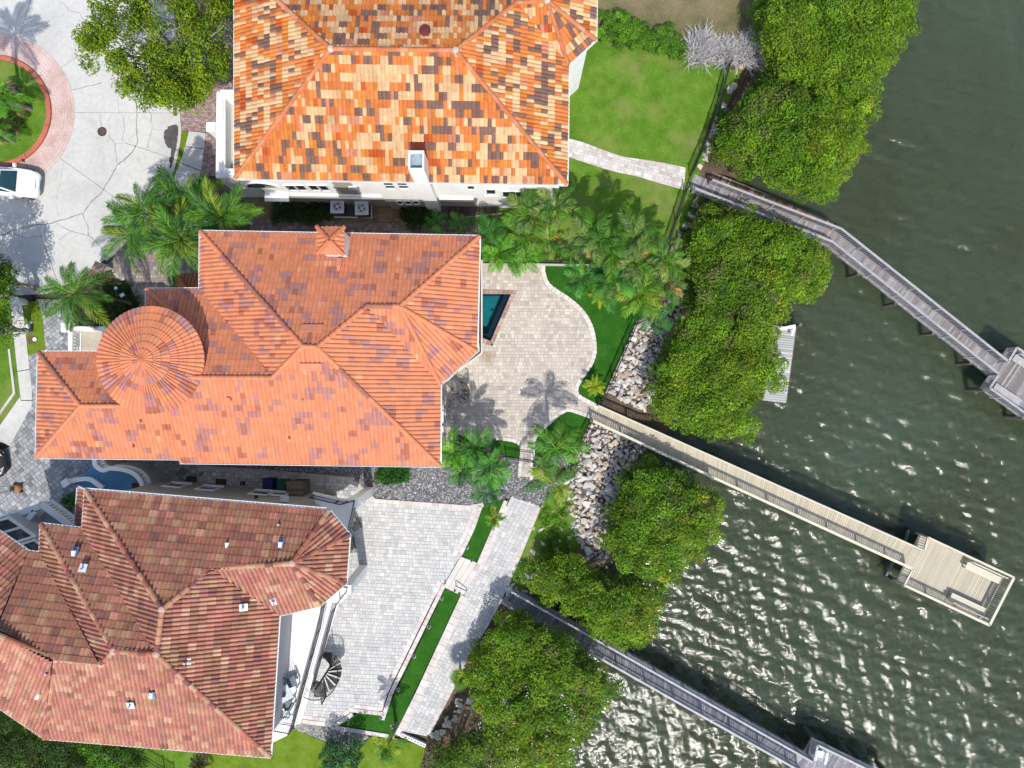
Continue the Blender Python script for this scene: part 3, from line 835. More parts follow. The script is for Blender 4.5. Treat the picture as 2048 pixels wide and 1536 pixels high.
# lower lawn
sheet('lawn', [(380, 1560), (385, 1495), (440, 1490), (560, 1445), (590, 1459), (640, 1480), (690, 1501), (742, 1476), (790, 1476), (850, 1494), (838, 1560), (830, 1620), (380, 1620)], 0.0, M['lawn_bright'])
sheet('lawn', [(-200, 1400), (60, 1420), (385, 1495), (380, 1620), (-200, 1620)], -0.02, M['lawn'])
sheet('weedy_verge', [(1080, 1014), (1130, 950), (1150, 1010), (1160, 1090), (1120, 1150), (1020, 1190), (1006, 1206), (1018, 1168)], -0.04, M['lawn'])
# =================================================================== ROOFS
PROF_T = [0.0, 0.20, 0.36, 0.56, 0.76, 0.92, 1.0]
PROF_H = [0.0, 0.32, 0.85, 1.0, 0.85, 0.32, 0.0]
def tile_mesh(w, l, hh, lift, mat, rolls=1):
    """a barrel tile lying on its plane: u across, v up the slope; the lower end rides on the course below"""
    V = []; us = []
    for r_ in range(rolls):
        for t, h_ in zip(PROF_T, PROF_H):
            if r_ and t == 0: continue
            us.append(((r_ + t) / rolls * w, h_ * hh))
    n = len(us)
    for u, h_ in us: V.append((u, -0.03, h_ + lift))
    for u, h_ in us: V.append((u, l, h_))
    for u, h_ in us: V.append((u, -0.03, h_ + lift - 0.035))
    Fc = [(i, i + 1, n + i + 1, n + i) for i in range(n - 1)] + [(2 * n + i, 2 * n + i + 1, i + 1, i) for i in range(n - 1)]
    mb = MB(); mb.add(V, Fc)
    return mb, us

class Roof:
    """tiled planes over named corner points; the tiles of one house share one tile mesh"""
    def __init__(self, house, verts, w, l, hh, lift, colour, mat, seed, limit=300, zoff=0.0):
        self.house = house; self.w = w; self.l = l; self.hh = hh; self.lift = lift
        self.colour = colour; self.mat = mat; self.r = random.Random(seed)
        self.V = {k: W(*v) for k, v in verts.items()}
        mb, self.us = tile_mesh(w, l, hh, lift, mat)
        self.me = mb.mesh('roof_tile', mat, colors=True)
        self.tm = mb
        self.full = []; self.part = MB(); self.under = MB(); self.limit = limit
    def face(self, names, along=None, clip=True):
        P = [self.V[n] for n in names]
        a, b = (self.V[along[0]], self.V[along[1]]) if along else (P[0], P[1])
        U = Vector((b.x - a.x, b.y - a.y, 0)).normalized()
        O = min(P, key=lambda p: p.z).copy()
        Vp = Vector((-U.y, U.x, 0))
        cen = sum(P, Vector()) / len(P)
        if along:
            hi = max(P, key=lambda p: p.z)
            if (hi - O).dot(Vp) < 0: Vp = -Vp; U = -U
        elif (cen - O).dot(Vp) < 0: Vp = -Vp; U = -U
        num = sum((p - O).dot(Vp) * (p.z - O.z) for p in P); den = sum((p - O).dot(Vp) ** 2 for p in P)
        s = num / den; k = math.sqrt(1 + s * s)
        Vs = (Vp + Vector((0, 0, s))) / k
        N = U.cross(Vs)
        if N.z < 0: U = -U; N = U.cross(Vs)
        L = [((p - O).dot(U), (p - O).dot(Vp) * k) for p in P]
        L = ccw(L)
        w, l = self.w, self.l
        x0 = min(p[0] for p in L); x1 = max(p[0] for p in L); y0 = min(p[1] for p in L); y1 = max(p[1] for p in L)
        self.under.add([O + U * x + Vs * y - N * 0.02 for x, y in L], [tuple(range(len(L)))])
        self.under.add([O + U * x + Vs * y - N * 0.16 for x, y in L], [tuple(range(len(L)))[::-1]])
        mw = Matrix(((U.x, Vs.x, N.x, 0), (U.y, Vs.y, N.y, 0), (U.z, Vs.z, N.z, 0), (0, 0, 0, 1)))
        nj = int((y1 - y0) / l) + 2; ni = int((x1 - x0) / w) + 2
        off = self.r.uniform(0, w)
        for j in range(nj):
            v = y0 + j * l
            for i in range(ni + 1):
                u = x0 - off + i * w
                q = [(u, v), (u + w, v), (u + w, v + l), (u, v + l)]
                cl = clip_convex(L, q)
                if len(cl) < 3: continue
                A = abs(area2(cl)) / (w * l)
                if A < 0.04: continue
                wp = O + U * (u + w / 2) + Vs * (v + l / 2)
                col = self.colour(wp, i, j, self.r, self)
                if A > 0.99:
                    jit = self.r.uniform(-0.006, 0.006)
                    self.full.append((O + U * (u + self.r.uniform(-.004, .004)) + Vs * v + N * jit, mw, col))
                else:
                    self.part.cur = col
                    for a_ in range(len(self.us) - 1):
                        u0, h0 = self.us[a_]; u1, h1 = self.us[a_ + 1]
                        sq = [(u + u0, v - 0.03), (u + u1, v - 0.03), (u + u1, v + l), (u + u0, v + l)]
                        c2 = clip_convex(L, sq)
                        if len(c2) < 3: continue
                        pp = []
                        for x, y in c2:
                            f = (x - u - u0) / max(1e-6, u1 - u0); g = 1 - (y - v) / l
                            pp.append(O + U * x + Vs * y + N * (h0 + (h1 - h0) * f + self.lift * g))
                        self.part.add(pp, [tuple(range(len(pp)))])
        return O, U, Vs, N
    def caps(self, lines, rad, length, colour, limit=300):
        """half-round ridge and hip tiles"""
        n = 7
        V = []
        for k, (rr_, y) in enumerate(((rad * 1.08, -0.03), (rad * 0.92, length))):
            for i in range(n):
                a = math.pi * i / (n - 1)
                V.append((rr_ * math.cos(a), y, rr_ * math.sin(a) * 0.95 + (0.015 if k == 0 else 0.0)))
        V += [(x * 0.84, y, z * 0.84) for x, y, z in V[:n]]
        Fc = [(i, i + 1, n + i + 1, n + i) for i in range(n - 1)] + [(i + 1, i, 2 * n + i, 2 * n + i + 1) for i in range(n - 1)]
        mb = MB(); mb.add(V, Fc)
        me = mb.mesh('ridge_tile', self.mat, colors=True)
        for a, b in lines:
            A, B = self.V[a], self.V[b]
            if A.z > B.z: A, B = B, A
            D = (B - A); Ln = D.length; D.normalize()
            X = D.cross(Vector((0, 0, 1))).normalized(); Z = X.cross(D)
            k = max(1, round(Ln / length)); st_ = Ln / k
            for i in range(k):
                p = A + D * (st_ * i) + Vector((0, 0, 0.015))
                mw = Matrix(((X.x, D.x, Z.x, 0), (X.y, D.y, Z.y, 0), (X.z, D.z, Z.z, 0), (0, 0, 0, 1)))
                mw = Matrix.Translation(local(self.house, p)) @ mw @ Matrix.Diagonal((1, st_ / length, 1, 1))
                link('ridge_tile', me, self.house, mw=mw, color=colour(p, self.r))
    def finish(self):
        self.full.sort(key=lambda f: -f[0].z * 3 + math.hypot(f[0].x, f[0].y) * 0.02 + self.r.random() * 6)
        h = self.house
        for k, (p, mw, col) in enumerate(self.full):
            if k < self.limit:
                link('roof_tile', self.me, h, mw=Matrix.Translation(local(h, p)) @ mw, color=col)
            else:
                self.part.cur = col
                T = Matrix.Translation(p) @ mw
                self.part.add([T @ Vector(v) for v in self.tm.v], self.tm.f)
        self.part.build('more_roof_tiles', self.mat, h, colors=True, kind='stuff')
        self.under.build('roof_deck', M['under'], h)
    def gutter(self, names, material, out=0.05, size=(0.11, 0.10), closed=False, brackets=0.0):
        P = [self.V[n] for n in names]
        for i in range(len(P) - 1):
            a, b = P[i], P[i + 1]
            d = (b - a); d.z = 0; d.normalize(); nrm = Vector((d.y, -d.x, 0))
            A = a + nrm * out - d * 0.02 + Vector((0, 0, -0.03)); B = b + nrm * out + d * 0.06 + Vector((0, 0, -0.03))
            mb = MB(); mb.bar(A + nrm * 0.05, B + nrm * 0.05, 0.02, size[1]); mb.bar(A - Vector((0, 0, 0.05)), B - Vector((0, 0, 0.05)), size[0], 0.012); mb.bar(A - nrm * 0.05, B - nrm * 0.05, 0.015, size[1] * 0.8)
            if brackets:
                L = (B - A).length; k = int(L / brackets)
                for j in range(1, k):
                    q = A.lerp(B, j / k); mb.bar(q - nrm * 0.10 + Vector((0, 0, 0.03)), q + nrm * 0.06 + Vector((0, 0, 0.03)), 0.035, 0.012)
            mb.build('gutter', material, self.house)

def window(parent, c, n, w, h, frame=0.09, mat_f=None, mat_g=None, mull=0, sill=True, rails=0):
    """framed window on an upright wall: centre c on the wall face, outward normal n"""
    n = Vector((n[0], n[1], 0)).normalized(); s = Vector((-n.y, n.x, 0)); z = Vector((0, 0, 1))
    c = Vector(c); mb = MB()
    def bar(a0, a1, b0, b1, d0, d1):
        P = []
        for d in (d0, d1):
            for aa, bb in ((a0, b0), (a1, b0), (a1, b1), (a0, b1)): P.append(c + s * aa + z * bb + n * d)
        mb.add(P, [(0, 1, 2, 3), (7, 6, 5, 4), (0, 4, 5, 1), (1, 5, 6, 2), (2, 6, 7, 3), (3, 7, 4, 0)])
    W2, H2 = w / 2, h / 2
    bar(-W2 - frame, -W2, -H2 - frame, H2 + frame, -0.02, 0.07); bar(W2, W2 + frame, -H2 - frame, H2 + frame, -0.02, 0.07)
    bar(-W2, W2, H2, H2 + frame, -0.02, 0.07); bar(-W2, W2, -H2 - frame, -H2, -0.02, 0.07)
    for k in range(mull):
        x = -W2 + w * (k + 1) / (mull + 1); bar(x - 0.03, x + 0.03, -H2, H2, 0.0, 0.05)
    for k in range(rails):
        y = -H2 + h * (k + 1) / (rails + 1); bar(-W2, W2, y - 0.025, y + 0.025, 0.001, 0.048)
    if sill: bar(-W2 - frame - 0.05, W2 + frame + 0.05, -H2 - frame - 0.06, -H2 - frame - 0.003, -0.02, 0.12)
    o = mb.build('window', mat_f or M['trim'], parent)
    mb = MB(); bar2 = [c + s * a + z * b_ + n * 0.02 for a, b_ in ((-W2, -H2), (W2, -H2), (W2, H2), (-W2, H2))]
    mb.add(bar2, [(0, 1, 2, 3)])
    me = mb.mesh('pane', mat_g or M['glass'], parent)
    link('pane', me, o)
    return o

def wall_part(house, poly, z0, z1, material, name='wall'):
    return MB().prism(ccw(poly), z0, z1).build(name, material, house)

# ------------------------------------------------------------------ TOP HOUSE
TH = empty('house', tuple(W(830, 120, 0)), 'large white villa with a patchwork roof of orange, cream and brown tiles', 'house')
ORANGE, CREAM, BROWN, PINK, DEEP = (0.54, 0.172, 0.050), (0.61, 0.385, 0.20), (0.185, 0.105, 0.08), (0.50, 0.20, 0.115), (0.42, 0.085, 0.022)
def top_colour(p, i, j, r, roof):
    n_ = mnoise.noise(Vector((p.x * 0.35, p.y * 0.35, 0.3)))
    north = p.y > 20.5 and p.x < 3
    key = (i // 1, j)
    if roof.__dict__.get('_last') and roof._last[0] == j and r.random() < 0.30: base_ = roof._last[1]
    else:
        t = r.random()
        if north: base_ = ORANGE if t < 0.45 + n_ * 0.3 else DEEP if t < 0.66 else BROWN if t < 0.81 else CREAM if t < 0.97 else PINK
        else: base_ = ORANGE if t < 0.40 + n_ * 0.15 else CREAM if t < 0.74 else BROWN if t < 0.94 else PINK if t < 0.97 else DEEP
        if not north and base_ == ORANGE and r.random() < 0.35: base_ = (0.56, 0.19, 0.04)
    roof._last = (j, base_)
    k = r.uniform(0.82, 1.12)
    return tuple(c_ * k for c_ in base_)
tv = {'SW': (471, 356, 6.8), 'SE': (1133, 368, 6.8), 'E1': (1136, 129, 6.8), 'E2': (1190.5, 79.6, 6.8), 'NE': (1193, -75, 6.8), 'NW': (471, -74, 6.8),
      'A': (662, 98, 9.4), 'B': (911, 101, 9.4), 'C': (1033, 6, 8.0), 'D': (1094, 1.7, 8.0)}
TR = Roof(TH, tv, 0.215, 0.42, 0.055, 0.03, top_colour, M['tile'], 3)
TR.face(['SW', 'SE', 'B', 'A']); TR.face(['NW', 'SW', 'A']); TR.face(['NE', 'NW', 'A', 'B', 'C', 'D'])
TR.face(['SE', 'E1', 'C', 'B']); TR.face(['E1', 'D', 'C'], along=('C', 'D')); TR.face(['E1', 'E2', 'D']); TR.face(['E2', 'NE', 'D'])
TR.caps([('A', 'B'), ('NW', 'A'), ('SW', 'A'), ('SE', 'B'), ('B', 'C'), ('C', 'D'), ('D', 'E2'), ('D', 'E1'), ('D', 'NE')], 0.125, 0.40,
        lambda p, r: tuple(c_ * r.uniform(0.9, 1.1) for c_ in ((0.50, 0.17, 0.07) if r.random() < 0.8 else (0.52, 0.22, 0.12))))
TR.finish()
TR.gutter(['NW', 'SW', 'SE', 'E1', 'E2', 'NE'], M['trim'])
for n_ in ('A', 'B', 'D'): MB().lathe(TR.V[n_] + Vector((0, 0, 0.0)), [(0.20, 0.02), (0.16, 0.11), (0.06, 0.15), (0.0, 0.155)], 10, cap=False).build('mortar', M['curb'], TH)
ev = [TR.V[k] for k in ('SW', 'SE', 'E1', 'E2', 'NE', 'NW')]
wallp = offset_poly([(p.x, p.y) for p in ev], 0.30)
wall_part(TH, wallp, -0.1, 6.62, M['white'])
soff = MB(); soff.prism(offset_poly([(p.x, p.y) for p in ev], 0.02), 6.56, 6.64); soff.build('soffit', M['trim'], TH)
SWALL = min(p[1] for p in wallp)
q_sw = [p for p in wallp if p[1] < SWALL + 0.6 and p[0] < 0][0]; q_se = [p for p in wallp if p[1] < SWALL + 0.9 and p[0] > 0][0]
d_s = (Vector(q_se) - Vector(q_sw)).normalized(); n_s = Vector((d_s.y, -d_s.x))
def TW(px, py): return on_wall(px, py, q_sw, n_s)
def south_box(px0, px1, out, z0, z1, material, name, zref=None):
    """box on the south wall between two pixel columns (read at the box's base)"""
    yw = q_sw[1]
    s0 = CAM_H / FOC
    a = Vector(((px0 - 1024) * s0, yw)); b_ = Vector(((px1 - 1024) * s0, yw))
    a.y = q_sw[1] + (a.x - q_sw[0]) * d_s.y / d_s.x; b_.y = q_sw[1] + (b_.x - q_sw[0]) * d_s.y / d_s.x
    P = [a - n_s * 0.15, b_ - n_s * 0.15, b_ + n_s * out, a + n_s * out]
    return MB().prism(ccw(P), z0, z1).build(name, material, TH)
south_box(569, 783, 0.04, -0.1, 2.35, M['taupe'], 'base_wall')  # lower wall in taupe, darker than the white above
south_box(566, 783, 0.22, 2.35, 2.50, M['trim'], 'cornice'); south_box(567, 783, 0.14, 2.50, 2.68, M['trim'], 'cornice')
south_box(783, 858, 0.26, 2.1, 6.5, M['white'], 'bay_wall'); south_box(785, 858, 0.23, -0.1, 2.1, M['taupe'], 'base_wall')
south_box(886, 950, 0.04, -0.1, 2.2, M['taupe'], 'base_wall'); south_box(886, 951, 0.2, 2.2, 2.62, M['trim'], 'cornice')
south_box(704, 738, 0.015, 2.75, 6.45, M['taupe'], 'wall_panel')
def on_bay(px, py): return on_wall(px, py, Vector(q_sw) + n_s * 0.26, n_s)
for px, py, w_, h_ in ((583, 374.5, 0.52, 1.1), (603, 374.5, 0.52, 1.1), (629, 374.5, 0.52, 1.1), (648, 375, 0.52, 1.1), (706, 374.5, 0.3, 0.4)):
    c_ = TW(px, py); window(TH, c_, n_s, w_, h_, 0.07, sill=False)
for px in (779, 806): window(TH, on_bay(px, 370), n_s, 0.5, 1.2, 0.05, sill=False, rails=1)
for px in (800, 816, 832): window(TH, on_bay(px, 404), n_s, 0.3, 0.8, 0.05, sill=False)
window(TH, TW(942, 374), n_s, 0.36, 0.8, 0.05, sill=False); window(TH, TW(982, 383), n_s, 0.5, 1.1, 0.12)
window(TH, TW(1031, 388), n_s, 1.5, 1.3, 0.09, mull=1, sill=False)
# chimney on the south eave
cx0, cx1, cy0, cy1 = -166 * PXM, -141 * PXM, 343.5 * PXM, 374 * PXM
ch = MB(); ch.prism(ccw([(cx0, cy0), (cx1, cy0), (cx1, cy1), (cx0, cy1)]), -0.1, 8.75, top=False)
for a_, b2 in (((cx0, cy0), (cx1, cy0 + 0.09)), ((cx0, cy1 - 0.09), (cx1, cy1)), ((cx0, cy0 + 0.092), (cx0 + 0.09, cy1 - 0.092)), ((cx1 - 0.09, cy0 + 0.092), (cx1, cy1 - 0.092))):
    ch.prism(ccw([a_, (b2[0], a_[1]), b2, (a_[0], b2[1])]), 8.752, 9.15)
cho = ch.build('chimney', M['white'], TH)
mb = MB(); mb.prism(ccw([(cx0 + .09, cy0 + .09), (cx1 - .09, cy0 + .09), (cx1 - .09, cy1 - .09), (cx0 + .09, cy1 - .09)]), 8.6, 8.76)
mb.lathe(((cx0 + cx1) / 2, (cy0 + cy1) / 2 + 0.1, 8.76), [(0.27, 0), (0.27, 0.12), (0.30, 0.12), (0.30, 0.16), (0.0, 0.19)], 20)
link('flue', mb.mesh('flue', mat_plain('blue_grey_flue_shade', (0.25, 0.33, 0.38), 0.5, 0.1), TH), cho)  # blue grey flue, with the shade of the recess put into the colour
mb = MB(); q0 = W(835, 296, 8.0)
for k in range(4): mb.box((q0.x - 0.32 + k * 0.21, q0.y, 7.62), (0.19, 0.75, 0.05), rx=0.42)
mb.build('chimney_flashing', mat_plain('red_flashing', (0.38, 0.07, 0.025), 0.6, 0.15), TH)
mb = MB(); mb.lathe(W(850, 62, 9.05), [(0.28, -0.1), (0.30, 0.08), (0.24, 0.14), (0.0, 0.18)], 16); mb.build('roof_vent', mat_plain('dark_red_metal', (0.12, 0.02, 0.02), 0.5, 0.1), TH)
# white walled terrace on the street side
tw = MB(); zt_, zf_ = 4.3, 3.4
oc = pts([(433, 179.4), (490, 179.4), (490, 356), (431.5, 356)], zt_); ic = pts([(450.7, 197), (490, 197), (490, 337), (450.7, 337)], zt_)
for P in ([oc[0], oc[1], ic[1], ic[0]], [ic[3], ic[2], oc[2], oc[3]], [oc[0], ic[0], ic[3], oc[3]]):
    tw.prism(offset_poly(P, 0.001), -0.1, zt_)
tw.build('terrace_wall', M['white'], TH)
mb = MB(); mb.prism(ccw(pts([(447, 193), (490, 193), (490, 341), (447, 341)], zf_)), zf_ - 0.2, zf_); mb.build('terrace_floor', M['concrete'], TH)
mb = MB()
for k in range(9):
    p_ = W(445.5, 205 + k * 4.6, zt_ + 0.02); mb.lathe((p_.x, p_.y, zt_), [(0.05, 0), (0.07, 0.05), (0.03, 0.12), (0.0, 0.13)], 8)
mb.build('finial', M['trim'], TH)
mb = MB(); pc_ = W(423.5, 255, 3.0); mb.box((pc_.x, pc_.y, 1.5), (0.5, 0.5, 3.0)); mb.box((pc_.x, pc_.y, 3.06), (0.56, 0.56, 0.11)); mb.build('pillar', M['white'], TH)
# arched opening and little canopy at the south-west corner
ap = TW(522, 370)
mb = MB(); s_ = Vector((d_s.x, d_s.y, 0)); P = [ap + s_ * (0.95 * math.cos(a)) + Vector((0, 0, 1.15 * math.sin(a) - 0.55)) + Vector((n_s.x, n_s.y, 0)) * 0.01 for a in [math.pi * k / 12 for k in range(13)]]
mb.add(P, [tuple(range(13))]); mb.build('arch_opening', M['glass'], TH)
mb = MB()
for k in range(12):
    a0, a1 = math.pi * k / 12, math.pi * (k + 1) / 12
    mb.bar(ap + s_ * (1.02 * math.cos(a0)) + Vector((0, 0, 1.22 * math.sin(a0) - 0.55)) + Vector((n_s.x, n_s.y, 0)) * 0.03, ap + s_ * (1.02 * math.cos(a1)) + Vector((0, 0, 1.22 * math.sin(a1) - 0.55)) + Vector((n_s.x, n_s.y, 0)) * 0.03, 0.12, 0.12, up=(n_s.x, n_s.y, 0))
mb.build('arch_trim', M['trim'], TH)
bo = south_box(560, 605, 0.55, 2.72, 2.84, M['trim'], 'balcony')

# ------------------------------------------------------------------ MIDDLE HOUSE
MH = empty('house', tuple(W(560, 700, 0)), 'villa with a salmon orange tile roof and a round cone roofed turret', 'house')
SAL, PUR, PALE_T = (0.575, 0.212, 0.108), (0.385, 0.175, 0.150), (0.62, 0.30, 0.16)
def mid_colour(p, i, j, r, roof):
    n_ = mnoise.noise(Vector((p.x * 1.25, p.y * 1.5, 1.7))) + 0.6 * mnoise.noise(Vector((p.x * 2.6, p.y * 2.9, 8.7)))
    west = -0.12 if p.x > -9 and p.y < 3 and p.x > -4 else 0.0
    base_ = SAL
    t = 0.25 - west
    if n_ > t: base_ = PUR if r.random() < 0.75 else (0.36, 0.125, 0.075)
    elif r.random() < 0.012: base_ = PALE_T
    k = r.uniform(0.93, 1.07)
    return tuple(c_ * k for c_ in base_)
mv = {'NW': (402, 464, 7.5), 'NE': (958, 474, 7.5), 'E1': (952.5, 702, 7.5), 'E2': (880, 768, 7.5), 'SE': (879, 931, 7.5), 'S1': (360, 924, 7.5),
      'S2': (359, 916.5, 7.5), 'S2b': (376, 916.7, 7.5), 'SW': (74, 913.5, 7.5), 'WN': (78.5, 705.5, 7.5), 'WN2': (215, 706, 7.5), 'W1': (401, 579, 7.5), 'W2': (294.5, 579.5, 7.5), 'W3': (294.5, 640, 7.5),
      'P1': (606, 693, 10.5), 'P2': (634.6, 694.6, 10.5), 'R1': (545, 755.5, 9.72), 'R2': (325, 755, 9.72), 'C': (735, 612, 9.44), 'D': (800, 613, 9.44),
      'K1': (162, 812, 8.87), 'K2': (372, 812, 8.87), 'T1': (382, 660, 8.7), 'S3': (330, 917, 7.5)}
# hip of the west wing of the main block
MR = Roof(MH, mv, 0.225, 0.36, 0.060, 0.014, mid_colour, M['tile_mauve'], 5, limit=240)
MR.face(['NE', 'NW', 'P1', 'P2', 'C', 'D']); MR.face(['NW', 'W1', 'R1', 'P1']); MR.face(['W1', 'W2', 'R2', 'R1'])
MR.face(['S1', 'SE', 'P2', 'P1', 'R1', 'R2']); MR.face(['SE', 'E2', 'C', 'P2']); MR.face(['E2', 'D', 'C'], along=('C', 'D')); MR.face(['E2', 'E1', 'D']); MR.face(['E1', 'NE', 'D'])
MR.face(['W2', 'W3', 'T1']); MR.face(['SW', 'S2b', 'K2', 'K1']); MR.face(['WN', 'SW', 'K1']); MR.face(['WN2', 'WN', 'K1', 'K2'])
MR.caps([('NW', 'P1'), ('P1', 'P2'), ('P1', 'R1'), ('R1', 'R2'), ('P2', 'SE'), ('P2', 'C'), ('C', 'D'), ('D', 'NE'), ('D', 'E1'), ('D', 'E2'), ('SW', 'K1'), ('WN', 'K1'), ('K1', 'K2'), ('W2', 'T1')], 0.125, 0.36,
        lambda p, r: tuple(c_ * r.uniform(0.92, 1.06) for c_ in ((0.58, 0.21, 0.105) if (mnoise.noise(Vector((p.x * .3, p.y * .3, 4))) < 0.12) else (0.33, 0.13, 0.09))))
MR.finish()
MR.gutter(['WN2', 'WN', 'SW', 'S2'], M['trim']); MR.gutter(['S1', 'SE', 'E2', 'E1', 'NE', 'NW', 'W1', 'W2', 'W3'], M['trim'])
ev = [MR.V[k] for k in ('NW', 'W1', 'W2', 'W3', 'R2', 'S1', 'SE', 'E2', 'E1', 'NE')]
mwall = offset_poly([(p.x, p.y) for p in ev], 0.32)
wall_part(MH, mwall, -0.1, 7.3, M['beigewall'])
wall_part(MH, offset_poly(pts([(78.5, 705.5), (74, 913.5), (365, 917), (365, 706)], 7.5), 0.32), -0.1, 7.28, M['beigewall'])
mb = MB(); mb.prism(offset_poly([(p.x, p.y) for p in ev], 0.02), 7.26, 7.33); mb.prism(offset_poly(pts([(78.5, 705.5), (74, 913.5), (355, 917), (355, 706)], 7.5), 0.02), 7.27, 7.34); mb.build('soffit', M['trim'], MH)
# low porch roof in the re-entrant corner
pv = {'a': (353, 548, 4.0), 'b': (415, 548, 4.0), 'c': (415, 600, 4.9), 'd': (392, 600, 4.9), 'e': (353, 600, 4.0)}
PR = Roof(MH, pv, 0.225, 0.36, 0.055, 0.02, lambda p, i, j, r, roof: tuple(c_ * r.uniform(.7, 1.0) for c_ in SAL), M['tile_mauve'], 6, limit=0)
PR.face(['b', 'a', 'd', 'c']); PR.face(['a', 'e', 'd']); PR.caps([('a', 'd')], 0.11, 0.36, lambda p, r: (0.5, 0.17, 0.08)); PR.finish()
# turret
tc = W(302, 720, 9.6); trad = 106.5 * (CAM_H - 9.6) / FOC; trise = 1.0
tur = MB(); tur.lathe((tc.x, tc.y, 0), [(trad - 0.4, -0.1), (trad - 0.4, 9.5)], 40); tur.build('turret_wall', M['beigewall'], MH)
mb = MB(); mb.lathe((tc.x, tc.y, 9.5), [(trad - 0.02, 0.0), (trad - 0.02, 0.08)], 48); mb.build('turret_soffit', M['trim'], MH)
nrib = 70; nring = 7
ring_r = [trad * (1 - k / (nring + 0.35)) for k in range(nring + 1)]
mb = MB(); mb.lathe((tc.x, tc.y, 9.6), [(trad - 0.05, -0.02), (0.02, trise - 0.02)], 48, cap=False); mb.build('turret_deck', M['under'], MH)
cone_left = MB()
trnd = random.Random(8)
cnt = 0
for k in range(nring):
    r0, r1 = ring_r[k] + 0.03, ring_r[k + 1]
    nr_ = nrib if k < 4 else nrib // 2 if k < 6 else nrib // 4
    z0 = 9.6 + trise * (1 - r0 / trad); z1 = 9.6 + trise * (1 - r1 / trad)
    da = 2 * math.pi / nr_; hh = 0.075 if k < 4 else 0.06
    V = []
    for (r_, z_, lf) in ((r0, z0, 0.035), (r1, z1, 0.0), (r0, z0, -0.01)):
        for t, h_ in zip(PROF_T, PROF_H):
            a = (t - 0.5) * da
            V.append((r_ * math.cos(a), r_ * math.sin(a), z_ + h_ * hh * (1.0 if r_ is r0 else max(0.35, r1 / r0)) + lf - (0 if lf >= 0 else 0)))
    n_ = 7
    Fc = [(i + 1, i, n_ + i, n_ + i + 1) for i in range(6)] + [(i, i + 1, 2 * n_ + i + 1, 2 * n_ + i) for i in range(6)]
    mb = MB(); mb.add(V, Fc); me = mb.mesh('roof_tile', M['tile_mauve'], colors=True)
    for j in range(nr_):
        a = j * da; p_ = Vector((tc.x + r0 * math.cos(a), tc.y + r0 * math.sin(a), 0))
        nz = mnoise.noise(Vector((p_.x * 1.1, p_.y * 1.1, 5.5))) + (0.12 if (p_.y < tc.y) else -0.05)
        col = SAL if nz < 0.26 else PUR if trnd.random() < 0.7 else (0.36, 0.125, 0.075)
        if k >= 5 and p_.y < tc.y and trnd.random() < 0.5: col = (0.42, 0.17, 0.11)
        col = tuple(c_ * trnd.uniform(0.92, 1.08) for c_ in col)
        T = Matrix.Translation((tc.x, tc.y, 0)) @ Matrix.Rotation(a, 4, 'Z')
        if k < 1 and cnt < 60:
            link('roof_tile', me, MH, mw=Matrix.Translation(local(MH, (tc.x, tc.y, 0))) @ Matrix.Rotation(a, 4, 'Z'), color=col); cnt += 1
        else:
            cone_left.cur = col; cone_left.add([T @ Vector(v) for v in mb.v], mb.f)
cone_left.build('turret_tiles', M['tile_mauve'], MH, colors=True, kind='stuff')
mb = MB(); mb.lathe((tc.x, tc.y, 9.6 + trise - 0.12), [(0.42, -0.03), (0.3, 0.03), (0.12, 0.10), (0.0, 0.13)], 14, cap=False); mb.build('turret_cap', mat_plain('terracotta', (0.44, 0.13, 0.055), 0.8, 0.15), MH)
# chimney with its own little hipped tile roof
zc_ = 9.6
cv = {'a': (635, 507, zc_), 'b': (687, 509, zc_), 'c': (688, 454.8, zc_), 'd': (634.6, 454.4, zc_), 'x': (659, 480.5, zc_ + 0.5)}
CR_ = Roof(MH, cv, 0.225, 0.36, 0.05, 0.02, lambda p, i, j, r, roof: tuple(c_ * r.uniform(.92, 1.08) for c_ in SAL), M['tile_mauve'], 9, limit=0)
for f_ in (['a', 'b', 'x'], ['b', 'c', 'x'], ['c', 'd', 'x'], ['d', 'a', 'x']): CR_.face(f_)
CR_.caps([('a', 'x'), ('b', 'x'), ('c', 'x'), ('d', 'x')], 0.11, 0.36, lambda p, r: (0.5, 0.165, 0.075)); CR_.finish()
cp = offset_poly([(CR_.V[k].x, CR_.V[k].y) for k in 'abcd'], 0.12)
mb = MB(); mb.prism(cp, 6.0, zc_ - 0.04); mb.build('chimney', M['white'], MH)
# roof vents and pipes
slope_z = {}
def roof_vent(house, px, py, z, w, d, h, material, pitch=0.0, rz=0.0, name='roof_vent'):
    mb = MB(); p_ = W(px, py, z); mb.box((p_.x, p_.y, z), (w, d, h), rx=pitch, rz=rz); return mb.build(name, material, house)
terr = mat_plain('terracotta_vent', (0.50, 0.19, 0.11), 0.8, 0.12)
roof_vent(MH, 624, 657.5, 10.08, 1.15, 0.42, 0.16, terr, -0.42); roof_vent(MH, 622.5, 733.5, 10.10, 1.13, 0.42, 0.16, terr, 0.42)
for px, py, z in ((460, 799, 9.2), (607.5, 800.5, 9.15), (579, 877, 8.2), (283, 843, 8.5), (268, 893, 7.9)):
    mb = MB(); p_ = W(px, py, z); mb.tube([p_ + Vector((0, 0, -0.3)), p_ + Vector((0, 0, 0.22))], 0.06 if px != 460 else 0.11, 8); mb.build('vent_pipe', terr, MH)
mb = MB(); p_ = W(679, 526, 8.45); mb.box(p_, (0.26, 0.5, 0.2), rx=-0.42); mb.box(p_ + Vector((0, -0.3, 0.1)), (0.16, 0.3, 0.2)); mb.build('roof_vent', terr, MH)
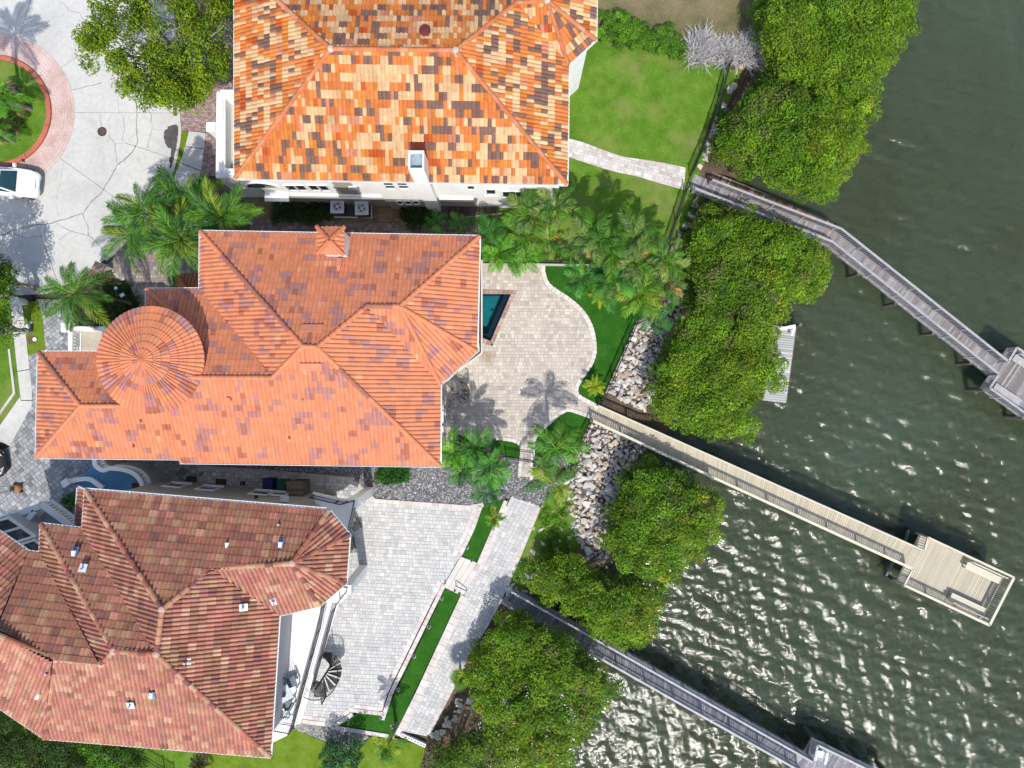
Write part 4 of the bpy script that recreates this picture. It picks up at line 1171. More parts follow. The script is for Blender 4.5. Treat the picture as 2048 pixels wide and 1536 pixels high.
# bright windows of the east wall
def on_mid_e(px, py):
    a, b_ = MR.V['SE'], MR.V['E2']; d = Vector((b_.x - a.x, b_.y - a.y, 0)).normalized(); n_ = Vector((d.y, -d.x, 0))
    if n_.x < 0: n_ = -n_
    return on_wall(px, py, a - n_ * 0.32, n_), n_
for py in (806, 834, 861):
    c_, n_ = on_mid_e(886.5, py); window(MH, Vector((c_.x, c_.y, 2.0)), n_, 0.72, 1.5, 0.11, sill=False)

def railing(parent, line, z, h, material, spacing=0.11, post=1.5, r_b=0.012, r_p=0.025, rail=(0.05, 0.04), name='railing', foot=0.08, sep=True, bal_mat=None):
    """posts, top and bottom rail and balusters along a world 2-D line standing at height z"""
    mb = MB(); P = [Vector((p[0], p[1], z)) for p in line]
    for i in range(len(P) - 1):
        a, b_ = P[i], P[i + 1]
        mb.bar(a + Vector((0, 0, h)), b_ + Vector((0, 0, h)), rail[0], rail[1]); mb.bar(a + Vector((0, 0, foot)), b_ + Vector((0, 0, foot)), rail[0] * 0.7, rail[1] * 0.8)
    o = mb.build(name, material, parent) if parent is not None else None
    b2 = MB()
    for q, t in walk([(p.x, p.y, 0) for p in P], spacing):
        b2.box((q.x, q.y, z + (h + foot) / 2), (r_b * 2, r_b * 2, h - foot - 0.02), rz=math.atan2(t.y, t.x))
    ps = MB()
    for q, t in walk([(p.x, p.y, 0) for p in P], post):
        ps.box((q.x, q.y, z + h / 2 + 0.01), (r_p * 2, r_p * 2, h + 0.06), rz=math.atan2(t.y, t.x))
    q = P[-1]; ps.box((q.x, q.y, z + h / 2 + 0.01), (r_p * 2, r_p * 2, h + 0.06))
    if o is not None:
        link('balusters', b2.mesh('balusters', bal_mat or material, parent), o)['kind'] = 'stuff'
        link('posts', ps.mesh('posts', material, parent), o)['kind'] = 'stuff'
        return o
    return mb, b2, ps
# balcony along the pool side
slab = pts([(940, 520), (965, 520), (965, 707), (893.5, 762), (860, 742)], 4.0)
mb = MB(); mb.prism(ccw(slab), 3.75, 4.0); mb.build('balcony', M['beigewall'], MH)
railing(MH, pts([(961.5, 521), (961.5, 705), (892, 758)], 4.0), 4.0, 1.0, M['black'], 0.13)

def spiral_stair(name, label, centre, r, z_top, a0, sweep, n, material, landing=None, slat=0.10):
    root = empty(name, (centre[0], centre[1], 0.05), label, 'staircase')
    mb = MB(); mb.tube([(centre[0], centre[1], 0.0), (centre[0], centre[1], z_top + 1.05)], 0.06, 10); mb.build('pole', material, root)
    z0 = 0.05
    for k in range(n):
        a = a0 + sweep * k / n; da = abs(sweep) / n * 0.98
        z = z0 + (z_top - z0) * (k + 1) / n
        mb = MB()
        ns = 7
        for s_ in range(ns):       # each tread is a fan of bars
            t0 = (s_ + 0.12) / ns - 0.5; t1 = (s_ + 0.88) / ns - 0.5
            V = []
            for zz in (z - 0.03, z):
                for rr_, t in ((0.07, t0), (r, t0), (r, t1), (0.07, t1)):
                    V.append((centre[0] + rr_ * math.cos(a + t * da), centre[1] + rr_ * math.sin(a + t * da), zz))
            mb.add(V, [(3, 2, 1, 0), (4, 5, 6, 7), (0, 1, 5, 4), (1, 2, 6, 5), (2, 3, 7, 6), (3, 0, 4, 7)])
        mb.build('tread', material, root)
    rail = MB(); bal = MB(); L = []
    for k in range(n * 3 + 1):
        a = a0 + sweep * (k / 3 - 0.5) / n; z = z0 + (z_top - z0) * (k / 3 + 0.5) / n
        L.append((centre[0] + r * math.cos(a), centre[1] + r * math.sin(a), z + 0.95))
        bal.tube([(L[-1][0], L[-1][1], z), L[-1]], 0.012, 4)
    rail.tube(L, 0.028, 6); ro = rail.build('handrail', material, root)
    link('balusters', bal.mesh('balusters', material, root), ro)['kind'] = 'stuff'
    if landing:
        mb = MB(); P = [Vector((x, y, 0)) for x, y in landing]
        e0, e1 = P[0], P[1]; f0, f1 = P[3], P[2]; ns = 9
        for s_ in range(ns):
            t0, t1 = (s_ + 0.1) / ns, (s_ + 0.85) / ns
            mb.prism(ccw([e0.lerp(e1, t0), e0.lerp(e1, t1), f0.lerp(f1, t1), f0.lerp(f1, t0)]), z_top - 0.04, z_top)
        for i in range(4): mb.bar(P[i] + Vector((0, 0, z_top - 0.05)), P[(i + 1) % 4] + Vector((0, 0, z_top - 0.05)), 0.05, 0.08)
        mb.build('landing', material, root)
        railing(root, [(P[1].x, P[1].y), (P[2].x, P[2].y)], z_top, 1.0, material, 0.12)
    return root
sc_ = W(911, 788, 0); sc_ = W(911 + 0, 788, 2.0)
spiral_stair('spiral_staircase', 'grey metal spiral staircase rising from the patio to the balcony beside the pool', (sc_.x, sc_.y), 0.85, 3.9, R(75), R(-300), 12, M['darkgrey'],
             landing=pts([(893, 766), (909, 754), (926, 772), (909, 786)], 3.9))

# ------------------------------------------------------------------ LOWER HOUSE
LH = empty('house', tuple(W(330, 1250, 0)), 'grey villa with a weathered brown and rust red tile roof beside the spiral stair', 'house')
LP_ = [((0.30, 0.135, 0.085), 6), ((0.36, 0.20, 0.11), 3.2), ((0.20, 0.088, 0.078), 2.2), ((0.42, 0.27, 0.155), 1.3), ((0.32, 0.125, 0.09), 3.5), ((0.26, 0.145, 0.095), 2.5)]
LP_SUNLIT = [((0.42, 0.18, 0.125), 5), ((0.47, 0.255, 0.165), 3), ((0.36, 0.135, 0.115), 2.4), ((0.52, 0.33, 0.22), 1.4), ((0.39, 0.175, 0.135), 3)]  # lighter, pinker tiles: sun on the south slopes painted into the palette
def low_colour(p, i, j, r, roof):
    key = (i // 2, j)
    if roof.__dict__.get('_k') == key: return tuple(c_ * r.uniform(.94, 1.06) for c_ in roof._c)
    pal = LP_SUNLIT if getattr(roof, 'sunny', 0) > r.random() else LP_
    base_ = pick(pal, r); mean_ = (0.39, 0.18, 0.125) if pal is LP_SUNLIT else (0.33, 0.150, 0.105); base_ = tuple(a * .68 + b2 * .34 for a, b2 in zip(base_, mean_))
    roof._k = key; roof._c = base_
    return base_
ZE = 8.0
lv = {'NW': (172.6, 981.6, ZE), 'NE1': (657, 1021.5, ZE), 'NE2': (697.5, 1070.6, ZE), 'SE2': (690.5, 1165, ZE), 'SE1': (638.7, 1209.7, ZE), 'IN': (557, 1229, ZE), 'SE': (539.4, 1512, ZE),
      'SW': (90, 1475, ZE), 'Wc': (-70, 1366, ZE), 'N3': (56, 1104.5, ZE), 'N2': (82, 1107.5, ZE), 'N1': (83.5, 1049.5, ZE), 'N0': (167, 1059, ZE), 'FW': (-70, 1018, ZE),
      'Q1': (325, 1218.5, 10.7), 'Q2': (313, 1308, 10.7), 'Q3': (228.5, 1301.5, 10.62), 'Q4': (203, 1327.5, 10.22), 'Q5': (111.7, 1318, 10.22), 'Qm': (426.5, 1135.6, 9.44), 'Qr': (585, 1126.5, 9.44),
      'V2': (309, 1303, 10.6), 'V3': (199, 1326, 10.15), 'Y': (-70, 1240, 10.22), 'X': (-14, 1262, 10.22)}
LR = Roof(LH, lv, 0.225, 0.40, 0.10, 0.03, low_colour, M['tile_worn'], 12)
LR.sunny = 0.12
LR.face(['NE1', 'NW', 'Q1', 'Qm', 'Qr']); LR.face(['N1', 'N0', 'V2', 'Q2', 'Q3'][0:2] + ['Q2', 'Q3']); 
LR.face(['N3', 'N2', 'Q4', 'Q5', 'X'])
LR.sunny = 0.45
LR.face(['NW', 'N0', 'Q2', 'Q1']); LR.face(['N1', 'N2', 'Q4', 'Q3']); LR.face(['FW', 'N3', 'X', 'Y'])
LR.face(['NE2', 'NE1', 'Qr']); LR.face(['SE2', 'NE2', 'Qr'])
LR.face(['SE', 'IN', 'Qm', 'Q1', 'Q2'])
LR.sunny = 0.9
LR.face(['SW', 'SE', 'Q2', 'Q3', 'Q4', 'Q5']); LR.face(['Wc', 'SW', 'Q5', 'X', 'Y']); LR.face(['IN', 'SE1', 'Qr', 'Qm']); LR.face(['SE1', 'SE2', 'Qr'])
LR.caps([('NW', 'Q1'), ('Q1', 'Q2'), ('Q1', 'Qm'), ('Qm', 'Qr'), ('Qr', 'NE1'), ('Qr', 'NE2'), ('Qr', 'SE2'), ('Qr', 'SE1'), ('Q2', 'SE'), ('Q2', 'Q3'), ('Q3', 'Q4'), ('Q4', 'Q5'), ('Q5', 'SW'), ('Q5', 'Y'), ('N1', 'Q3')], 0.14, 0.46,
        lambda p, r: pick([((0.42, 0.21, 0.13), 3), ((0.36, 0.13, 0.085), 2), ((0.20, 0.08, 0.07), 1.3), ((0.44, 0.27, 0.17), 1)], r))
LR.finish()
LR.gutter(['NE1', 'NW'][::-1][::-1], M['trim'], 0.10, brackets=1.1)
LR.gutter(['NW', 'N0', 'N1', 'N2', 'N3', 'FW'], M['trim'], 0.06, brackets=1.1); LR.gutter(['Wc', 'SW', 'SE', 'IN', 'SE1', 'SE2', 'NE2', 'NE1'], M['trim'], 0.06, brackets=1.2)
pm_ = mat_plain('pink_mortar', (0.48, 0.30, 0.24), 0.9, 0.15)
for n_ in ('Q1', 'Q2', 'Q4', 'Q5', 'Qr', 'Qm', 'Q3'): MB().lathe(LR.V[n_], [(0.20, 0.04), (0.16, 0.13), (0.06, 0.17), (0.0, 0.175)], 10, cap=False).build('mortar', pm_, LH)
ev = [LR.V[k] for k in ('NW', 'N0', 'N1', 'N2', 'N3', 'FW', 'Wc', 'SW', 'SE', 'IN', 'SE1', 'SE2', 'NE2', 'NE1')]
lev = [(p.x, p.y) for p in ev]
for k, dx, dy in ((10, -1.1, 0.5), (11, -2.0, 0.35), (12, -2.0, -0.35), (13, -1.2, 0.0)): lev[k] = (lev[k][0] + dx, lev[k][1] + dy)   # deep porch under the bay
lwall = offset_poly(lev, 0.42)
wall_part(LH, lwall, -0.1, 7.8, M['greywall'])
mb = MB(); mb.prism(offset_poly([(p.x, p.y) for p in ev], 0.03), 7.76, 7.83); mb.build('soffit', M['trim'], LH)
# a sliver of a lower roof at the north-west corner
sv = {'a': (157.5, 976.5, 6.6), 'b': (152, 1056, 6.6), 'c': (176, 1056, 7.0), 'd': (176, 985, 7.0)}
SR = Roof(LH, sv, 0.225, 0.40, 0.06, 0.02, low_colour, M['tile_worn'], 13, limit=0); SR.sunny = 0.0; SR.face(['a', 'b', 'c', 'd']); SR.finish(); SR.gutter(['d', 'a', 'b'], M['trim'], 0.06, brackets=1.1)
# vents: flashing plate and pipe
lead = mat_plain('lead_flashing', (0.62, 0.66, 0.70), 0.5, 0.08)
bluem = mat_plain('dark_blue_plate', (0.10, 0.17, 0.27), 0.5, 0.15)  # dark blue plate, used under the hooded vents
def plate_vent(px, py, z, kind, nx, ny):
    """nx,ny: plan direction the roof falls"""
    p_ = W(px, py, z); rz = math.atan2(ny, nx); pit = 0.40
    mb = MB()
    if kind == 'plate':
        mb.box(p_, (0.42, 0.38, 0.05), rz=rz, ry=pit); o = mb.build('vent_flashing', lead, LH)
        m2 = MB(); m2.tube([p_, p_ + Vector((0, 0, 0.28))], 0.055, 8); link('vent_pipe', m2.mesh('vent_pipe', M['steel'], LH), o)
    else:
        mb.box(p_, (0.50, 0.32, 0.06), rz=rz, ry=pit); o = mb.build('vent_flashing', bluem, LH)
        m2 = MB(); q_ = p_ + Vector((-nx * 0.06, -ny * 0.06, 0.12)); m2.tube([q_ - Vector((nx, ny, 0)) * 0.14, q_ + Vector((nx, ny, 0)) * 0.14], [0.09, 0.12], 8); link('vent_hood', m2.mesh('vent_hood', lead, LH), o)
for a in ((559.5, 1048, 8.42, 'plate', 0.08, 1), (562, 1086, 8.98, 'hood', 0.08, 1), (456, 1087, 8.98, 'hood', 0.08, 1), (487, 1215, 9.2, 'plate', 1, 0), (548.5, 1203, 8.45, 'plate', 0.3, -1), (373, 1324, 10.05, 'plate', 1, 0),
          (150, 1103, 8.75, 'hood', 0.1, 1), (166, 1136, 9.2, 'plate', 0.1, 1), (305, 1391, 9.7, 'hood', 0, -1), (261, 1411, 9.42, 'plate', 0, -1), (97.5, 1345, 9.95, 'plate', -0.6, -0.8), (85, 1385, 9.3, 'plate', -0.6, -0.8), (78, 1392, 9.1, 'hood', -0.6, -0.8)):
    plate_vent(*a)
# north wall: windows, doors, steps
a_, b_ = LR.V['NW'], LR.V['NE1']; dn = Vector((b_.x - a_.x, b_.y - a_.y, 0)).normalized(); nn = Vector((-dn.y, dn.x, 0))
def NWALL(px, py): return on_wall(px, py, a_ - nn * 0.42, nn)
for px, py, w_, h_ in ((352, 971, 1.0, 1.2), (417, 977, 1.0, 1.2), (522, 986, 1.0, 1.2), (560, 988.5, 0.8, 1.0)):
    c_ = NWALL(px, py); window(LH, c_, nn, w_, h_, 0.1, sill=True)
mb = MB(); c_ = NWALL(569, 1003); mb.box(c_ + nn * 0.15, (0.4, 0.3, 0.35), rz=math.atan2(dn.y, dn.x)); mb.build('meter_box', M['pale_metal'], LH)
mb = MB(); c_ = NWALL(512, 996.5); mb.box(c_ + nn * 0.08, (0.16, 0.16, 0.2)); mb.build('wall_light', M['black'], LH)
# sea side terrace: upper floor, lower floor, rails
zu, zl = 4.2, 3.0
mb = MB(); mb.prism(ccw(pts([(545, 1215), (652, 1203), (644, 1254), (590, 1453), (540, 1444)], zu)), zu - 0.3, zu); mb.build('terrace_floor', mat_plain('white_terrace', (0.78, 0.77, 0.74), 0.8, 0.03), LH)
up = pts([(651, 1207), (642, 1254), (588.5, 1451)], zu); railing(LH, up, zu, 1.0, M['black'], 0.12)
railing(LH, pts([(588.5, 1451), (543, 1443)], zu), zu, 1.0, M['black'], 0.12)
mb = MB(); mb.prism(ccw(pts([(600, 1205), (677, 1207), (600, 1448), (575, 1452)], zl)), zl - 0.3, zl); mb.build('balcony', M['white'], LH)
railing(LH, pts([(672, 1213), (630, 1366)], zl), zl, 1.0, M['black'], 0.12)
mb = MB(); mb.prism(ccw(pts([(560, 1232), (668, 1212), (600, 1430), (570, 1445)], 0)), -0.1, zl - 0.31); mb.build('lower_wall', M['white'], LH)
# corner balconies of the bay
zb = 3.9
for P, rl, pp in (([(625, 985), (690, 1000), (722, 992), (712, 1010), (697, 1072), (640, 1040)], [(628, 990), (688, 1004), (716, 996), (700, 1066)], (713, 1001)), ([(640, 1205), (672, 1160), (706, 1162), (708, 1174), (682, 1206)], [(676, 1164), (702, 1166), (700, 1175), (680, 1200)], (700, 1171))):
    mb = MB(); mb.prism(ccw(pts(P, zb)), zb - 0.3, zb); mb.build('balcony', M['white'], LH)
    railing(LH, pts(rl, zb), zb, 0.95, M['black'], 0.12)
    mb = MB(); q_ = W(pp[0], pp[1], zb); mb.box((q_.x, q_.y, 1.8), (0.5, 0.5, 3.7)); mb.box((q_.x, q_.y, zb + 0.45), (0.55, 0.55, 0.9)); mb.build('pillar', M['white'], LH)
sc_ = W(649, 1351, 1.8)
spiral_stair('spiral_staircase', 'black metal spiral staircase between the white terrace and the pale block patio', (sc_.x, sc_.y), 0.95, 2.95, R(120), R(-330), 13, M['black'],
             landing=pts([(632, 1362), (650, 1372), (652, 1394), (628, 1393)], 2.95))
# street side: curved entrance terrace with blue floor and balustrade
def baluster_rail(parent, line, z, h, name='balustrade', spacing=0.22, material=None, wd=0.26):
    material = material or M['trim']
    mb = MB(); P = [Vector((p[0], p[1], z)) for p in line]
    n = len(P)
    for hh_, ww, tt in ((h, wd, 0.12), (0.05, wd * 0.9, 0.10)):
        L = offset_line([(p.x, p.y) for p in P], ww / 2); Rr = offset_line([(p.x, p.y) for p in P], -ww / 2)
        V = []
        for i in range(n):
            for q, zz in ((L[i], z + hh_ - tt / 2), (Rr[i], z + hh_ - tt / 2), (Rr[i], z + hh_ + tt / 2), (L[i], z + hh_ + tt / 2)): V.append((q[0], q[1], zz))
        Fc = []
        for i in range(n - 1):
            for j in range(4): Fc.append((i * 4 + j, i * 4 + (j + 1) % 4, i * 4 + 4 + (j + 1) % 4, i * 4 + 4 + j))
        Fc += [(3, 2, 1, 0), (n * 4 - 4, n * 4 - 3, n * 4 - 2, n * 4 - 1)]
        mb.add(V, Fc)
    o = mb.build(name, material, parent)
    tpl = MB(); tpl.lathe((0, 0, 0), [(0.06, 0.10), (0.035, 0.2), (0.075, 0.42), (0.03, 0.68), (0.055, h - 0.06)], 8)
    me = tpl.mesh('baluster', material)
    for q, t in walk([(p.x, p.y, 0) for p in P], spacing):
        link('baluster', me, o, loc=local(parent, (q.x, q.y, z)))
    return o
bl = smooth_line([(189, 912), (191, 930), (206, 940.5), (221, 936.5), (249, 939.7), (269, 948), (282, 963), (287, 984)], 4)
zt2 = 1.7
blw = pts(bl, zt2 + 0.9)
floor_ = blw + pts([(287, 1005), (150, 1000), (150, 962), (180, 930)], zt2 + 0.3)
mb = MB(); mb.prism(ccw(floor_), 0.0, zt2); mb.build('entrance_terrace', mat_plain('blue_floor', (0.09, 0.25, 0.42), 0.6, 0.15, 1.0), LH)
wl = offset_line(blw, 0.16); mb = MB()
wl2 = offset_line(blw, -0.14)
V = []; n_ = len(wl)
for i in range(n_):
    for q, zz in ((wl[i], -0.05), (wl2[i], -0.05), (wl2[i], zt2 + 0.02), (wl[i], zt2 + 0.02)): V.append((q[0], q[1], zz))
Fc = []
for i in range(n_ - 1):
    for j in range(4): Fc.append((i * 4 + j, i * 4 + (j + 1) % 4, i * 4 + 4 + (j + 1) % 4, i * 4 + 4 + j))
mb.add(V, Fc); mb.build('curved_wall', M['greywall'], LH)
baluster_rail(LH, blw, zt2, 0.9)
b3 = pts(smooth_line([(134, 964), (160, 959), (178, 959), (192, 968), (204, 977)], 3), 2.2); baluster_rail(LH, b3, 1.2, 0.9)
mb = MB(); q_ = W(131.5, 966, 2.3); mb.box((q_.x, q_.y, 1.15), (0.36, 0.36, 2.3), rz=0.6); mb.box((q_.x, q_.y, 2.34), (0.44, 0.44, 0.1), rz=0.6); mb.build('pillar', M['trim'], LH)
# open balcony of the street front
za = 3.6
fl = pts([(20, 1032), (84, 1003), (160, 1060), (95, 1110), (40, 1100)], za); mb = MB(); mb.prism(ccw(fl), za - 0.25, za); mb.build('balcony', M['greywall'], LH)
baluster_rail(LH, pts([(82, 1008), (115, 1032), (150, 1058)], za + 0.9), za, 0.9, wd=0.34); baluster_rail(LH, pts([(28, 1030), (80, 1012)], za + 0.9), za, 0.9, wd=0.34); baluster_rail(LH, pts([(70, 1022), (50, 1046)], za + 0.9), za, 0.9, wd=0.3)
mb = MB(); mb.bar(W(-10, 1020, 5.0), W(82, 1085, 5.0), 0.35, 0.3); mb.bar(W(20, 1024, 4.6), W(84, 1070, 4.6), 0.25, 0.3); mb.build('beam', M['trim'], LH)
a_, b_ = LR.V['FW'], LR.V['N3']; dn2 = Vector((b_.x - a_.x, b_.y - a_.y, 0)).normalized(); nn2 = Vector((-dn2.y, dn2.x, 0))
for px, py in ((6, 1053), (32, 1072)):
    c_ = on_wall(px, py, a_ - nn2 * 0.42, nn2); window(LH, c_, nn2, 0.75, 1.6, 0.16, mat_g=M['glass'])
c_ = on_wall(66, 1095, a_ - nn2 * 0.42, nn2); window(LH, c_, nn2, 0.7, 0.9, 0.14)
# =================================================================== POOL
pool_c = pts([(930, 580), (1033, 581.5), (985, 691), (930, 672)])
pool_in = pts([(930, 587), (1023, 588), (981, 683), (930, 666)])
PL = empty('swimming_pool', tuple(W(985, 630, 0)), 'teal swimming pool corner with a pink stone rim beside the orange roof', 'pool')
teal = mat_plain('teal_plaster', (0.006, 0.14, 0.165), 0.6, 0.12, 1.5); navy = mat_plain('navy_pool_tile', (0.010, 0.014, 0.035), 0.35, 0.2, 6)
mb = MB(); P = ccw(pool_in); mb.add([(x, y, -1.25) for x, y in P], [tuple(range(len(P)))]); mb.build('pool_floor', teal, PL)
mb = MB(); n_ = len(P)
mb.add([(x, y, -1.25) for x, y in P] + [(x, y, 0.02) for x, y in P], [((i + 1) % n_, i, n_ + i, n_ + (i + 1) % n_) for i in range(n_)]); mb.build('pool_wall', navy, PL)
# wide dark ledge along the two outer sides
mb = MB(); mb.prism(ccw(pts([(1022.6, 588.3), (980.6, 682.6), (930, 665.7), (930, 655), (974, 668), (1009, 588.3)])), -1.24, -0.35); mb.build('ledge', navy, PL)
for px, py in ((984, 619.5), (981, 638)):
    mb = MB(); p_ = W(px, py, -1.2); mb.lathe((p_.x, p_.y, -1.25), [(0.10, 0), (0.10, 0.03), (0.0, 0.035)], 14); mb.build('drain', M['black'], PL)
m, nt, b = nmat('pool_water', 0.03, 0.5)
out = nt.nodes['Material Output']; tr = ND(nt, 'ShaderNodeBsdfTransparent'); tr.inputs['Color'].default_value = (0.55, 0.92, 0.93, 1)
gl = ND(nt, 'ShaderNodeBsdfGlossy'); gl.inputs['Roughness'].default_value = 0.03; fr = ND(nt, 'ShaderNodeFresnel'); fr.inputs['IOR'].default_value = 1.33
nn_ = noise_node(nt, 2.5, 4); bp = ND(nt, 'ShaderNodeBump'); bp.inputs['Strength'].default_value = 0.3; bp.inputs['Distance'].default_value = 0.05
nt.links.new(nn_.outputs['Fac'], bp.inputs['Height']); nt.links.new(bp.outputs['Normal'], gl.inputs['Normal']); nt.links.new(bp.outputs['Normal'], fr.inputs['Normal'])
mx = ND(nt, 'ShaderNodeMixShader'); nt.links.new(fr.outputs[0], mx.inputs[0]); nt.links.new(tr.outputs[0], mx.inputs[1]); nt.links.new(gl.outputs[0], mx.inputs[2]); nt.links.new(mx.outputs[0], out.inputs['Surface'])
mb = MB(); mb.add([(x, y, -0.12) for x, y in P], [tuple(range(n_))]); mb.build('pool_water', m, PL)
pk = [((0.36, 0.24, 0.20), 2), ((0.42, 0.30, 0.26), 1), ((0.31, 0.20, 0.17), 1)]
r_ = random.Random(3)
for a, b2 in (((960, 583.7), (1028.5, 584.7)), ((1027.6, 585), (983.5, 686.5)), ((983.5, 687), (962, 679))):
    for p, t in walk(pts([a, b2]), 0.3):
        q = p + t * 0.15; o = link('rim_stone', paver_mesh(0.288, 0.26, 0.06, M['paver'], 0.012), PL, color=pick(pk, r_)); o.location = local(PL, (q.x, q.y, 0.02)); o.rotation_euler = (0, 0, math.atan2(t.y, t.x))

# =================================================================== PIERS
def pile(parent, x, y, z1, r=0.13, z0=-3.6, mat=None):
    mb = MB(); mb.tube([(x, y, z0), (x, y, z1)], r, 8); return mb.build('pile', mat or M['pile'], parent)
M['pile'] = mat_plain('pier_pile', (0.12, 0.105, 0.085), 0.9, 0.3, 3)
def deck_boards(parent, Nl, Sl, z, bw, pal, mat, seed=1, th=0.04, name='deck_board', over=0.0):
    """boards laid square to a walkway between two parallel world lines (same number of points)"""
    r = random.Random(seed)
    for i in range(len(Nl) - 1):
        a, b_ = Vector(Nl[i]), Vector(Nl[i + 1]); c_, d_ = Vector(Sl[i]), Vector(Sl[i + 1])
        m0, m1 = (a + c_) / 2, (b_ + d_) / 2
        L = (m1 - m0).length; t = (m1 - m0) / L; k = int(L / bw)
        for j in range(k):
            f = (j + 0.5) / k
            p = a.lerp(b_, f); q = c_.lerp(d_, f); mid = (p + q) / 2; wd = (p - q).length + over
            ang = math.atan2((p - q).y, (p - q).x)
            o = link(name, paver_mesh(wd, bw - 0.012, th, mat, 0.006), parent, color=pick(pal, r))
            o.location = local(parent, (mid.x, mid.y, z - th + r.uniform(-.003, .003))); o.rotation_euler = (0, 0, ang)
def beam_line(parent, line, z, w, h, mat, name='stringer'):
    mb = MB()
    for i in range(len(line) - 1): mb.bar((line[i][0], line[i][1], z), (line[i + 1][0], line[i + 1][1], z), w, h)
    return mb.build(name, mat, parent)
def pier_rail(parent, line, z, h, mat, tint, cap=0.14, post=2.1, spacing=0.13, low=0.09):
    for i in range(len(line) - 1):
        a, b_ = line[i], line[i + 1]
        mb = MB(); mb.cur = tint
        mb.bar((a[0], a[1], z + h), (b_[0], b_[1], z + h), cap, 0.04); mb.build('rail_cap', mat, parent, colors=True)
        mb = MB(); mb.cur = tint; mb.bar((a[0], a[1], z + 0.12), (b_[0], b_[1], z + 0.12), 0.045, low); mb.bar((a[0], a[1], z + h - 0.08), (b_[0], b_[1], z + h - 0.08), 0.04, 0.09); mb.build('rail', mat, parent, colors=True)
    bal = MB(); bal.cur = tint
    for q, t in walk([(p[0], p[1], 0) for p in line], spacing): bal.box((q.x, q.y, z + h / 2), (0.04, 0.04, h - 0.1), rz=math.atan2(t.y, t.x))
    bal.build('balusters', mat, parent, colors=True, kind='stuff')
    tpl = MB(); tpl.cur = tint; tpl.box((0, 0, h / 2 - 0.15), (0.1, 0.1, h + 0.3)); me = tpl.mesh('post', mat, None, colors=True)
    L = walk([(p[0], p[1], 0) for p in line], post)
    for q, t in L: link('post', me, parent, loc=local(parent, (q.x, q.y, z))).rotation_euler = (0, 0, math.atan2(t.y, t.x))
    link('post', me, parent, loc=local(parent, (line[-1][0], line[-1][1], z)))
def bench(parent_label, c, ang, L, z, mat, tint, name='bench', back=True, group=None):
    root = empty(name, (c.x, c.y, z), parent_label, 'bench', group, rz=ang)
    ca, sa = math.cos(ang), math.sin(ang)
    T = lambda x, y, zz: Vector((c.x + x * ca - y * sa, c.y + x * sa + y * ca, z + zz))
    for k in range(3):
        mb = MB(); mb.cur = tint; mb.bar(T(-L / 2, -0.16 + k * 0.155, 0.45), T(L / 2, -0.16 + k * 0.155, 0.45), 0.145, 0.04); mb.build('seat_board', mat, root, colors=True)
    if back:
        for k in range(2):
            mb = MB(); mb.cur = tint; mb.bar(T(-L / 2, 0.30 + 0.03 * k, 0.66 + 0.16 * k), T(L / 2, 0.30 + 0.03 * k, 0.66 + 0.16 * k), 0.04, 0.14); mb.build('back_board', mat, root, colors=True)
    for s in (-1, 1):
        mb = MB(); mb.cur = tint; x = s * (L / 2 - 0.12)
        mb.bar(T(x, -0.18, 0.0), T(x, -0.18, 0.43), 0.08); mb.bar(T(x, 0.2, 0.0), T(x, 0.32, 0.9 if back else 0.43), 0.08); mb.bar(T(x, -0.2, 0.4), T(x, 0.2, 0.4), 0.06); mb.build('bench_leg', mat, root, colors=True)
    return root

AG = [((0.30, 0.285, 0.285), 5), ((0.255, 0.235, 0.235), 4), ((0.35, 0.335, 0.335), 3), ((0.215, 0.19, 0.18), 2), ((0.28, 0.235, 0.20), 1)]
PA = empty('pier', tuple(W(1690, 560, -1.5)), 'long grey weathered pier with a bend ending in a benched platform, northernmost pier', 'pier')
zt_ = 1.05
nA = pts([(1426, 360), (1683, 457.5), (2017, 723)], zt_); sA = pts([(1391, 377), (1665, 483), (1998, 748)], zt_)
nA0 = [pts([(1388, 350)], 0.05)[0]] + nA[1:]; sA0 = [pts([(1378, 376)], 0.05)[0]] + sA[1:]
deck_boards(PA, nA0, sA0, 0.05, 0.145, AG, M['wood'], 3, over=0.16)
TA = (0.37, 0.355, 0.365)
pier_rail(PA, nA, 0.05, 1.0, M['wood'], TA); pier_rail(PA, sA, 0.05, 1.0, M['wood'], TA)
for l_ in (nA0, sA0): beam_line(PA, l_, -0.11, 0.09, 0.22, M['pile'])
for l_ in (offset_line(nA0, 0.12), offset_line(sA0, -0.12)):
    for q, t in walk([(p[0], p[1], 0) for p in l_], 3.1): pile(PA, q.x, q.y, 0.0, 0.12)
# end platform
plA = pts([(2034, 695), (2210, 812), (2150, 896), (1980, 776)], zt_)
mb_dir = (Vector(plA[1]) - Vector(plA[0])).normalized()
deck_boards(PA, [plA[0], plA[1]], [plA[3], plA[2]], 0.052, 0.145, AG, M['wood'], 4, over=0.1)
pier_rail(PA, [nA[-1], plA[0], plA[1]], 0.05, 1.0, M['wood'], TA); pier_rail(PA, [sA[-1], plA[3], plA[2]], 0.05, 1.0, M['wood'], TA)
for f_ in (0.03, 0.5, 0.97):
    for a, b_ in ((plA[0], plA[1]), (plA[3], plA[2])):
        q = Vector(a).lerp(Vector(b_), f_); pile(PA, q.x, q.y, 0.3, 0.15)
q_ = W(2052, 733, 0.3); angA = math.atan2(mb_dir.y, mb_dir.x)
TB = (0.40, 0.385, 0.385)
bench('grey wooden bench on the upper side of the bent grey pier platform', Vector((q_.x, q_.y, 0)), angA, 2.2, 0.05, M['wood'], TB)
q_ = W(2014, 789, 0.45); bench('grey wooden bench against the lower rail of the bent grey pier platform', Vector((q_.x, q_.y, 0)), angA + math.pi, 2.0, 0.05, M['wood'], TB, back=False)
